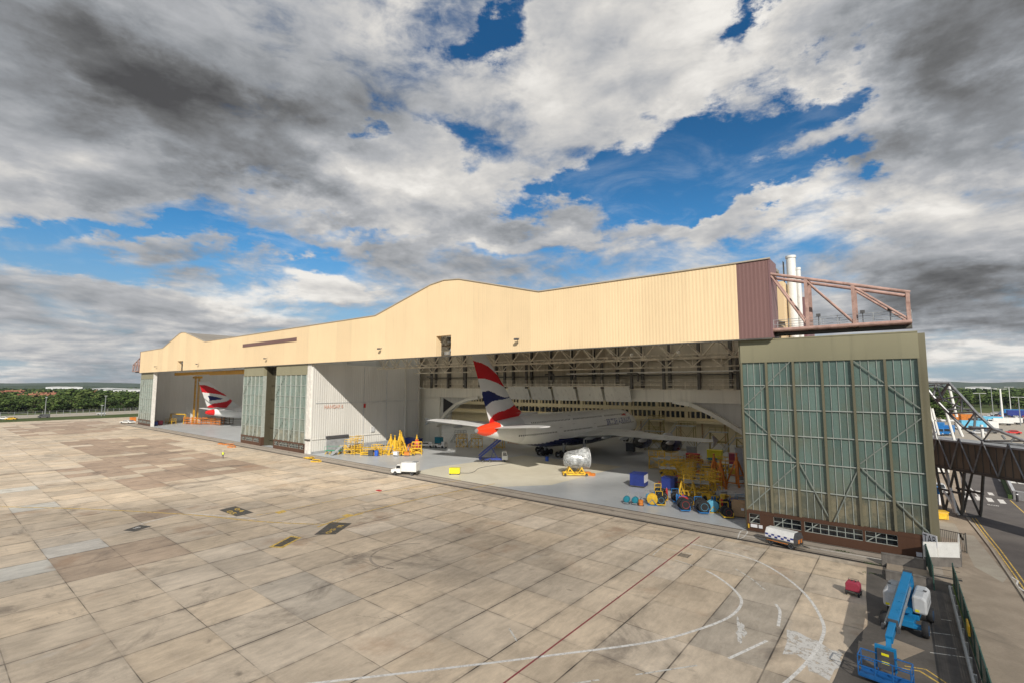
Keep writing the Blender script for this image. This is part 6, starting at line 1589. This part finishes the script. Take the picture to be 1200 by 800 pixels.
# escape truss above, descending to the right
b=MB()
def tp(px_,py_,Y0): return onY(px_,py_,Y0)
A=[tp(1086,447.5,84),tp(1112,448,84),tp(1127,464,83),tp(1143,482,82),tp(1163,501,81),(10.3,80.0,10.7),(16,75,9.9)]
B=[tp(1084,452,87),tp(1097,468,86.5),tp(1112,484,86),tp(1130,501,85),tp(1152,516,84),(12.2,82.6,9.9),(17,78,9.9)]
for L_ in (A,B):
    for p,q_ in zip(L_,L_[1:]): b.tube(p,q_,.17,8)
for p,q_ in zip(A,B): b.tube(p,q_,.09,6)
for p,q_ in zip(A[1:],B): b.tube(p,q_,.10,6)
for k,(p,q_) in enumerate(((A[2],tp(1127,482,83)),(A[3],tp(1142,499,82)))): b.tube(p,q_,.12,6)
b.tube(tp(1097,449,85),tp(1127,462,84),.1,6); b.tube(tp(1097,464,86),tp(1142,484,84),.1,6); b.tube(tp(1110,479,85),tp(1142,479,84),.10,6); b.tube(tp(1112,448,84),tp(1100,470,86),.14,6); b.tube(tp(1097,449,85),tp(1094,463,85),.12,6); b.tube(tp(1097,449,85),tp(1105,470,85),.09,6)
b.tube(tp(1135,499,84),tp(1175,503,83),.12,6); b.tube(tp(1174,509,82),tp(1178,514,82),.12,6); b.tube(tp(1191,511,81),tp(1184,517,81),.12,6)
tr_=W2(b,'stair_truss','steel_tube')
b=MB()
for a,c,w in (((1086,464),(1097,514),88),((1092,478),(1100,509),89),((1109,483),(1119,518),88),((1112,452),(1121,488),88),((1120,493),(1128,511),88),((1092,492),(1119,492.5),89),((1119,492.5),(1128,511),89),((1150,497),(1152,512),87)): b.tube(tp(*a,w),tp(*c,w),.17,8)
b.tube(tp(1107,543,89),tp(1121,601,86.5),.17,8); b.tube(tp(1106,575,88),tp(1124,603,86.5),.15,8); b.tube(tp(1113,578,88),tp(1118,600,87),.13,8)
W2(b,'white_strut','white_paint',split=True)
o=thing('grit_bin','yellow grit bin beside the bridge legs','bin',(G(1098,605)[0]+.1,G(1098,605)[1]-1.2,0),R(20)); b=MB(); b.box(-.9,.9,-.5,.5,.08,.95); b.build('bin_body','yellow_paint',o,bevel=.05); b=MB(); b.box(-.95,.95,-.55,.55,.96,1.06); b.build('lid','yellow_paint',o)
# wall along the road
o=thing('roadside_wall','low grey wall between the road and the paved corner','wall',(11.9,105,0)); b=MB(); L=[(0,0),(2.2,33),(6.5,95)]
for p,q_ in zip(L,L[1:]): b.bar((p[0],p[1],.65),(q_[0],q_[1],.65),.35,1.3)
b.bar((0,0,.65),(9,-6,.65),.35,1.3); b.build('wall_body','pale_grey',o); b=MB()
for p,q_ in zip(L,L[1:]): b.bar((p[0]-.4,p[1],.3),(q_[0]-.4,q_[1],.3),.5,.6)
b.build('hedge_foot','weed_green',o)
o=thing('bollard','dark bollard at the end of the roadside wall','bollard',(12.0,103.2,0)); b=MB(); b.lathe([(.14,0),(.14,1.3),(.1,1.38),(.01,1.4)],n=12); b.build('post','sign_black',o,smooth=True); b=MB(); b.lathe([(.143,1.0),(.143,1.15)],n=12,cap=False); b.build('band','sign_white',o)
# ---------------------------------------------------------------- trees
def leafmat(name,c1,c2):
    m,t,b=nt(name); tc=N(t,'ShaderNodeTexCoord').outputs['Object']
    cc=mixc(t,sstep(t,noise(t,tc,.35,4,.6),.35,.65),c1,c2)
    t.links.new(cc,b.inputs[0]); b.inputs['Roughness'].default_value=.9; b.inputs['Specular IOR Level'].default_value=.15
leafmat('leaf_dark',(.028,.050,.014),(.045,.072,.020)); leafmat('leaf_mid',(.050,.085,.022),(.075,.115,.030)); leafmat('leaf_light',(.080,.12,.032),(.115,.15,.045))
mat('bark',(.09,.07,.05),.9,var=.3)
def crown_mb(rn,blobs,leaves,size,b=None,ox=0,oy=0,oz=0):
    b=b or MB()
    for (cx,cy,cz,r) in blobs:
        k=rn.random(); m=0 if k<.35 else (1 if k<.75 else 2)
        for i in range(leaves):
            v=Vector((rn.gauss(0,1),rn.gauss(0,1),rn.gauss(0,1))).normalized()*r*(.55+.5*rn.random())
            p=Vector((cx+v.x+ox,cy+v.y+oy,cz+v.z*.8+oz)); n_=(v.normalized()+Vector((rn.uniform(-.6,.6),rn.uniform(-.6,.6),rn.uniform(-.2,.9)))).normalized()
            a=n_.cross(Vector((0,0,1))); a=a.normalized() if a.length>.01 else Vector((1,0,0)); c=n_.cross(a); s=size*rn.uniform(.6,1.3); a*=s; c*=s*rn.uniform(.6,1)
            mm_=m if rn.random()<.8 else rn.randint(0,2)
            b.add([p-a-c,p+a-c*.6,p+a*.8+c,p-a*.7+c*.8],[(0,1,2,3)],mm_)
    return b
def tree_proto(seed,h,label,name='broadleaf_tree'):
    rn=random.Random(seed); o=thing(name,label,'tree',(0,0,-500)); 
    b=MB(); b.tube((0,0,0),(rn.uniform(-.3,.3),0,h*.35),.32,8,.22); b.tube((0,0,h*.33),(.3,.2,h*.7),.22,6,.08)
    for i in range(6): a=rn.uniform(0,6.28); b.tube((0,0,h*rn.uniform(.25,.45)),(cos(a)*h*.26,sin(a)*h*.26,h*rn.uniform(.5,.75)),.13,5,.04)
    b.build('trunk','bark',o)
    bl=[]
    for i in range(17):
        a=rn.uniform(0,6.28); u=rn.random(); zz_=h*(.26+.62*u); rr_=h*.36*sqrt(max(.05,1-(2*u-.75)**2*.75))*sqrt(rn.random())
        bl.append((cos(a)*rr_,sin(a)*rr_,zz_,h*rn.uniform(.12,.20)))
    crown_mb(rn,bl,52,h*.034).build('crown',['leaf_dark','leaf_mid','leaf_light'],o); return o
protos=[tree_proto(i,h,'') for i,h in ((1,10.5),(2,12),(3,9.5),(4,11))]
rn=random.Random(21); cnt=0
used=[False]*4
def place_tree(x,y,lab,grp,sc=1.0):
    global cnt
    k=rn.randrange(4); r=protos[k]; s=sc*rn.uniform(.85,1.2); rz=rn.uniform(0,6.28)
    if not used[k]: used[k]=True; o=r; o.location=(x,y,0); o.rotation_euler=(0,0,rz); o['label']=lab; o['group']=grp
    else: o=dup(r,(x,y,-.3),rz,lab,grp)
    o.scale=(s*1.25,s*1.25,s*.9)
# belt behind the perimeter road, far left
for i in range(46):
    u=i/45; row=i%2; px_=-25+215*u; d=ray(px_,452); t_=(430+row*26+rn.uniform(-8,8))/sqrt(d[0]**2+d[1]**2)
    place_tree(d[0]*t_,d[1]*t_,'leafy tree in the belt behind the perimeter road','trees behind the perimeter road',1.0+.2*row)
for i in range(16):
    px_=1088+150*i/15; d=ray(px_,452); dd=520+rn.uniform(-40,60); t_=dd/sqrt(d[0]**2+d[1]**2)
    place_tree(d[0]*t_,d[1]*t_,'leafy tree beyond the far car park','trees beyond the far car park',1.15)
for i,(px_,dd,s) in enumerate(((1091,300,1.25),(1098,330,1.35),(1106,360,1.3),(1113,400,1.2))):
    d=ray(px_,452); t_=dd/sqrt(d[0]**2+d[1]**2); place_tree(d[0]*t_,d[1]*t_,'tall tree close behind the hangar corner seen through the bridge truss','trees behind the bridge truss',s)
d=ray(1203,505); t_=165/sqrt(d[0]**2+d[1]**2); o=dup(protos[0],(d[0]*t_,d[1]*t_,-.5),1.0,'dark bush at the edge of the paved yard','', (.45,.45,.42)); o['category']='bush'
# woods further out, one mass each
def wood(name,label,px0,px1,d0,d1,n,seed,h=9,size=1.5):
    r=random.Random(seed); b=MB()
    for i in range(n):
        px_=px0+(px1-px0)*r.random(); dd=d0+(d1-d0)*r.random()**1.3; dv=ray(px_,452); t_=dd/sqrt(dv[0]**2+dv[1]**2); x,y=dv[0]*t_,dv[1]*t_; hh=h*r.uniform(.7,1.15); k=size*dd/700
        crown_mb(r,[(x+r.uniform(-4,4),y+r.uniform(-4,4),hh*q_,hh*.38) for q_ in (.35,.6,.8)],9,k*.9,b)
    return tag(b.build(name,['leaf_dark','leaf_mid','leaf_light']),label,'woodland',kind='stuff')
wood('woodland','dark woodland spreading to the horizon beyond the perimeter road',-60,240,500,1500,1500,31)
wood('woodland','dark woodland spreading to the horizon beyond the car park',1070,1290,600,1700,1300,32)
# distant hills
def hills(px0,px1,dd,h,seed):
    r=random.Random(seed); b=MB(); n=60; L=[]
    for i in range(n+1):
        px_=px0+(px1-px0)*i/n; dv=ray(px_,452); t_=dd/sqrt(dv[0]**2+dv[1]**2); z=h*(.55+.25*sin(i*.21+seed)+.12*sin(i*.67)+.08*r.random()); L.append((dv[0]*t_,dv[1]*t_,z))
    for p,q_ in zip(L,L[1:]):
        k=1.35; b.add([(p[0]*.96,p[1]*.96,-2),(q_[0]*.96,q_[1]*.96,-2),q_,p,(p[0]*k,p[1]*k,-2),(q_[0]*k,q_[1]*k,-2)],[(0,1,2,3),(3,2,5,4)])
    return tag(b.build('hills','hill_woods'),kind='structure')
leafmat('hill_woods',(.035,.055,.03),(.055,.075,.04))
hills(-500,700,5200,46,2); hills(900,1800,6000,62,5); hills(-500,600,3000,18,8)
# houses and sheds among the trees
mat('roof_red',(.26,.10,.06),.8,var=.2); mat('brick',(.30,.16,.10),.85,var=.2); mat('render_white',(.62,.60,.56),.7,var=.08); mat('shed_white',(.72,.73,.74),.5,var=.05); mat('slate_roof',(.10,.10,.11),.7,var=.15)
def house(label,x,y,rz,L,D_,h,wm='brick',rm='roof_red',group=None):
    o=thing('house',label,'house',(x,y,0),rz,group); b=MB(); b.box(-L/2,L/2,-D_/2,D_/2,0,h); b.build('wall',wm,o)
    b=MB(); b.prism([(-D_/2-.5,h),(0,h+D_*.42),(D_/2+.5,h)],'x',-L/2-.4,L/2+.4); r=b.build('roof',rm,o); b=MB(); b.box(L*.3,L*.3+1,-.5,.5,h+D_*.25,h+D_*.42+1.4); b.build('chimney','brick',r)
    b=MB()
    for k in range(int(L/3)): x_=-L/2+1.2+k*3; b.box(x_,x_+1.1,-D_/2-.03,-D_/2-.005,h*.55,h*.55+1.3); b.box(x_,x_+1.1,-D_/2-.03,-D_/2-.005,.9,2.1)
    b.build('window','glass_dark',o); return o
rn=random.Random(8)
for i,(px_,dd,L,wm,lb) in enumerate(((32,640,20,'brick','red-roofed house left of the gap in the tree belt'),(38,680,14,'render_white','pale red-roofed house beside the first one'),(48,650,22,'brick','long red-roofed house above the tree belt'),(57,700,16,'brick','red-roofed house right of the long one'),(78,620,14,'brick','red-roofed house with a white gable over the trees'),(84,660,18,'render_white','white-walled house with a red roof over the trees'),(99,760,24,'brick','brick terrace near the white sheds'),(108,800,22,'brick','second brick terrace near the white sheds'),(5,820,30,'render_white','long pale terrace at the far left'),(18,860,24,'render_white','pale terrace next to the long one'))):
    dv=ray(px_,452); t_=dd/sqrt(dv[0]**2+dv[1]**2); house(lb,dv[0]*t_,dv[1]*t_,R(55)+rn.uniform(-.3,.3),L*.8,7.5,5.6+(dd-600)*.009,wm)
def shed(label,px_,dd,L,h,m='shed_white'):
    dv=ray(px_,452); t_=dd/sqrt(dv[0]**2+dv[1]**2); o=thing('warehouse',label,'warehouse',(dv[0]*t_,dv[1]*t_,0),math.atan2(dv[0],dv[1])*-1)
    b=MB(); b.box(-L/2,L/2,0,L*.5,0,h); b.build('wall',m,o); b=MB(); b.prism([(-L/2-1,h),(0,h+L*.03),(L/2+1,h)],'y',-1,L*.5); b.build('roof','slate_roof' if m!='shed_white' else 'pale_grey',o)
for i,(px_,dd,L,lb) in enumerate(((68,1500,40,'small white warehouse on the skyline, left one'),(77,1500,30,'small white warehouse on the skyline in the middle'),(88,1500,26,'small white warehouse on the skyline, right one'),(112,1100,26,'white warehouse right of the brick terraces'),(126,1100,64,'long low white warehouse behind the trees'),(140,1050,44,'white warehouse next to the long low one'),(157,900,46,'white warehouse closest to the hangar end'),(1143,1500,34,'white warehouse on the right skyline, left one'),(1150,1500,30,'white warehouse on the right skyline, right one'))): shed(lb,px_,dd,L,11 if dd<1400 else 14)
# lamp posts
def lamp(label,px_,py_base,h,dd,double=True,m='galvanised',white=False):
    dv=ray(px_,452); t_=dd/sqrt(dv[0]**2+dv[1]**2); o=thing('lamp_post',label,'lamp post',(dv[0]*t_,dv[1]*t_,0)); w=.22 if not white else .5
    b=MB(); b.tube((0,0,0),(0,0,h),w,8,w*.6); b.build('pole',m,o)
    b=MB(); b.tube((-1.4,0,h),(1.4,0,h),.1,6); b.cbox(-1.5,0,h,1.2,.5,.25); b.cbox(1.5,0,h,1.2,.5,.25); b.build('lamp_head','pale_grey',o)
lamp('slim lamp post before the tree belt, left one',55.5,487,10.5,372); lamp('slim lamp post before the tree belt, near the hangar end',125,485,11.0,360); lamp('short post beside the lamp post near the hangar end',121.5,485,6,355)
lamp('grey lamp post over the far car park, left one',1147,0,13.5,300); lamp('thick grey mast over the far car park',1161,0,15.5,330); lamp('thick white mast over the far car park',1171.5,0,15.4,310,m='white_paint',white=True); lamp('lamp post with a white head over the far car park',1182,0,16.0,420,m='white_paint'); lamp('lamp post at the right end of the far car park',1192,0,12,300)
# perimeter fence along the apron edge
o=thing('perimeter_fence','thin grey perimeter fence between the road and the tree belt','fence',(-372,40,0)); b=MB()
pf=[(-30,-100),(0,0),(-16,60),(-42,160)]
for p,q_ in zip(pf,pf[1:]):
    for z in (.9,1.8,2.6): b.bar((p[0],p[1],z),(q_[0],q_[1],z),.08,.08)
b.build('rail','galvanised',o); b=MB()
for p,q_ in zip(pf,pf[1:]):
    for i in range(20): u=i/20; b.box(p[0]+(q_[0]-p[0])*u-.08,p[0]+(q_[0]-p[0])*u+.08,p[1]+(q_[1]-p[1])*u-.08,p[1]+(q_[1]-p[1])*u+.08,0,2.8)
b.build('post','galvanised',o)
# ---------------------------------------------------------------- far car park at the right
sheet('yard_paving',[(2,205),(90,205),(120,420),(3,420)],.008,'pale_concrete')
cars={}
rn=random.Random(14); cols_=[('white_paint','white'),('pale_grey','silver'),('dark_grey','dark grey'),('blue_paint','blue'),('red_paint','red')]
for m_,n_ in cols_:
    cars[m_]=small_car('%s car parked in the far car park'%n_,(-400,-400,0),0,m_,group='cars in the far car park')
    cars[m_]['n']=0
for r_ in range(7):
    for c_ in range(20):
        x=24+c_*2.9+r_*3+rn.uniform(-.2,.2); y=318+r_*15
        if rn.random()<.12: continue
        m_,n_=cols_[rn.choices(range(5),(3,3,3,2,1.4))[0]]; p=cars[m_]
        if p['n']==0: p.location=(x,y,0); p.rotation_euler=(0,0,pi/2); p['n']=1
        else: dup(p,(x,y,0),pi/2)
for p in cars.values(): del p['n']
def boxtruck(label,px_,py_,rz,m,L=7,h=3.4,name='box_truck',bm=None):
    x,y,_=G(px_,py_); o=thing(name,label,'truck',(x,y,0),rz); truck_cab(o,-L/2,1.7,2.3,.5,2.5,m)
    b=MB(); b.box(-L/2+1.8,L/2,-1.2,1.2,.9,h); b.build('box_body',bm or m,o); b=MB(); b.box(-L/2+.3,L/2,-.6,.6,.5,.88); b.build('chassis','dark_steel',o)
    for xx in (-L/2+.9,L/2-1.4):
        for s in (-1,1): wheel(o,xx,s*1.0,.48,.48,.3,'y')
    return o
boxtruck('light blue topped lorry left in the paved yard',1137,503,R(12),'white_paint',9,3.6,bm='light_blue')
boxtruck('white lorry with a light blue box in the middle of the paved yard',1151,503,R(8),'white_paint',9,3.4)
boxtruck('light blue box lorry behind the white one',1160,497,R(5),'light_blue',8,3.6); boxtruck('white flat-nosed lorry nearest the car park rows',1172,497.5,R(5),'white_paint',8,3.0); boxtruck('white lorry parked right of the flat-nosed one',1183,496.5,R(5),'white_paint',8,2.9)
boxtruck('blue lorry seen between the bridge struts, left one',1102,509,R(85),'mid_blue',8,4.2); boxtruck('blue lorry seen between the bridge struts, right one',1112,509,R(80),'mid_blue',8,3.2)
boxtruck('dark blue lorry at the right end of the car park',1192,489,R(5),'blue_paint',11,4.0); boxtruck('second dark blue lorry behind the end of the car park',1186,487,R(5),'mid_blue',10,3.8)
crate('orange shipping container behind the yard lorries',G(1128,492),0,7,3,3,'orange_paint','orange_paint',cat='shipping container',name='shipping_container')
small_car('white van on the road under the walkway bridge',(4.6,128,0),R(100),'white_paint','van',van=True,name='parked_van'); small_car('silver car on the road under the walkway bridge',(3.2,104,0),R(100),'pale_grey'); small_car('white van behind the silver car under the bridge',(2.2,116,0),R(95),'white_paint','van',van=True,name='parked_van')
o=thing('portable_toilet','blue and white portable cabin beside the bridge legs','cabin',(2.3,93.5,0),.2); b=MB(); b.box(-.7,.7,-.7,.7,.1,1.6); b.build('cabin_body','sign_white',o,bevel=.03); b=MB(); b.box(-.74,.74,-.74,.74,1.61,2.5); b.build('upper_panel','mid_blue',o); b=MB(); b.box(-.5,.5,-.73,-.705,.15,1.5); b.build('door','pale_grey',o)
small_car('dark car in the paved yard near the lorries',G(1160,507),R(10),'dark_grey'); small_car('silver car in the paved yard near the lorries',G(1146,508),R(10),'pale_grey'); small_car('red car at the edge of the paved yard',G(1187,508),R(10),'red_paint')
# ---------------------------------------------------------------- the crowded corners of the near bay
rn=random.Random(77)
base=stand('small yellow railed work stand in the crowded right-hand corner of the near bay',(-33.2,95.5,0),.2,2.2,1.2,1.6,steps=False,group='small yellow work stands in the right-hand corner')
for x,y in ((-30.4,97.0),(-28.2,99.2),(-36.4,97.6),(-30.8,88.2),(-26.6,91.6),(-25.9,83.2),(-24.2,80.5),(-33.8,91.0),(-28.6,80.6)): dup(base,(x,y,0),rn.uniform(-.6,.8),scale=(1,1,rn.uniform(.8,1.3)))
base=wheel_trolley('dark aircraft wheels with pale hubs on a low frame among the yellow stands',(-25.2,71.2,0),R(125),2,.6,'yellow_paint',('galvanised','light_blue'),'wheels on low frames among the yellow stands')
for x,y in ((-23.6,71.6),(-21.2,70.6),(-19.9,72.0),(-29.2,71.4),(-30.4,74.0)): dup(base,(x,y,0),R(125)+rn.uniform(-.3,.3))
def gas(label,loc,m,grp):
    o=thing('gas_bottle',label,'gas bottle',loc,0,grp); b=MB(); b.lathe([(.02,0),(.16,0),(.16,1.25),(.1,1.42),(.04,1.48)],n=12); b.build('bottle_body',m,o,smooth=True); b=MB(); b.lathe([(.05,1.48),(.05,1.6),(.01,1.62)],n=8); b.build('valve','galvanised',o); return o
g0=gas('slim blue gas bottle standing by the wheel frames',(-26.3,70.2,0),'mid_blue','blue gas bottles by the wheel frames')
for x,y in ((-25.9,70.0),(-21.9,71.9),(-21.6,72.1),(-29.4,69.6)): dup(g0,(x,y,0),0)
r0=gas('slim red gas bottle standing by the wheel frames',(-25.5,70.4,0),'red_paint','red gas bottles by the wheel frames')
for x,y in ((-20.4,71.1),(-28.9,73.0)): dup(r0,(x,y,0),0)
# hose reels
def reel(label,loc,rz,m,m2,grp=None):
    o=thing('hose_reel',label,'hose reel',loc,rz,grp); b=MB(); b.lathe([(.3,-.35),(.75,-.33),(.75,-.28),(.42,-.25),(.42,.25),(.75,.28),(.75,.33),(.3,.35)],(0,0,.85),'x',20); b.build('reel_drum',m,o,smooth=True)
    b=MB(); b.lathe([(.43,-.24),(.62,-.2),(.64,.2),(.43,.24)],(0,0,.85),'x',16); b.build('hose','black_rubber',o,smooth=True)
    b=MB(); 
    for s in (-.42,.42): b.bar((s,-.6,.06),(s,0,.85),.06,.06); b.bar((s,.6,.06),(s,0,.85),.06,.06); b.bar((s,-.7,.05),(s,.7,.05),.07,.08)
    b.build('frame',m2,o); return o
reel('hose reel with a red drum beside the big trolley wheels',(-24.9,68.9,0),R(115),'red_paint','mid_blue'); reel('hose reel with a light blue drum beside the big trolley wheels',(-21.0,68.9,0),R(120),'light_blue','yellow_paint'); reel('yellow hose reel next to the light blue bottle trolley',(-28.9,67.6,0),R(110),'yellow_paint','mid_blue')
# more of the yellow row by the partition
base=stand('low yellow railed frame in the row along the partition wall',(-104.0,74.4,0),.5,2.4,1.2,1.1,steps=False,group='low yellow frames in the row along the partition')
for x,y in ((-101.2,72.8),(-100.2,74.6),(-106.4,70.2),(-97.2,76.0),(-94.6,79.4),(-101.8,79.6),(-110.6,69.4)): dup(base,(x,y,0),rn.uniform(.3,.9),scale=(1,1,rn.uniform(.8,1.4)))
crate('white and grey parts case in the row along the partition',(-99.3,76.3,0),.4,1.8,1.2,1.3,'pale_grey','sign_white'); crate('orange crate at the end of the yellow row',(-94.4,76.2,0),.7,1.2,1.0,.9,'orange_paint','sign_white'); crate('small white crate in front of the yellow jacks',(-96.5,74.6,0),.3,1.1,.9,1.0,'sign_white','pale_grey')
b=MB(); b.box(-115.3,-114.9,76,89,.3,1.4); [b.box(-115.35,-114.7,y,y+.1,.0,1.5) for y in (76,79,82,85,88.9)]; tag(b.build('crash_barrier','grey_paint'),'long grey board barrier at the foot of the partition wall','barrier')
# ---------------------------------------------------------------- air
m=bpy.data.materials.new('air_haze'); m.use_nodes=True; t=m.node_tree; t.nodes.remove(t.nodes['Principled BSDF'])
pv=N(t,'ShaderNodeVolumePrincipled',{'Color':(.80,.88,1.0,1),'Density':HAZE,'Anisotropy':.3}); t.links.new(pv.outputs[0],t.nodes['Material Output'].inputs['Volume'])
b=MB(); b.box(-8500,8500,-500,9500,-4,80); hz_=b.build('haze',m); tag(hz_,'thin blue-grey haze over the far woods and hills','haze',kind='stuff')
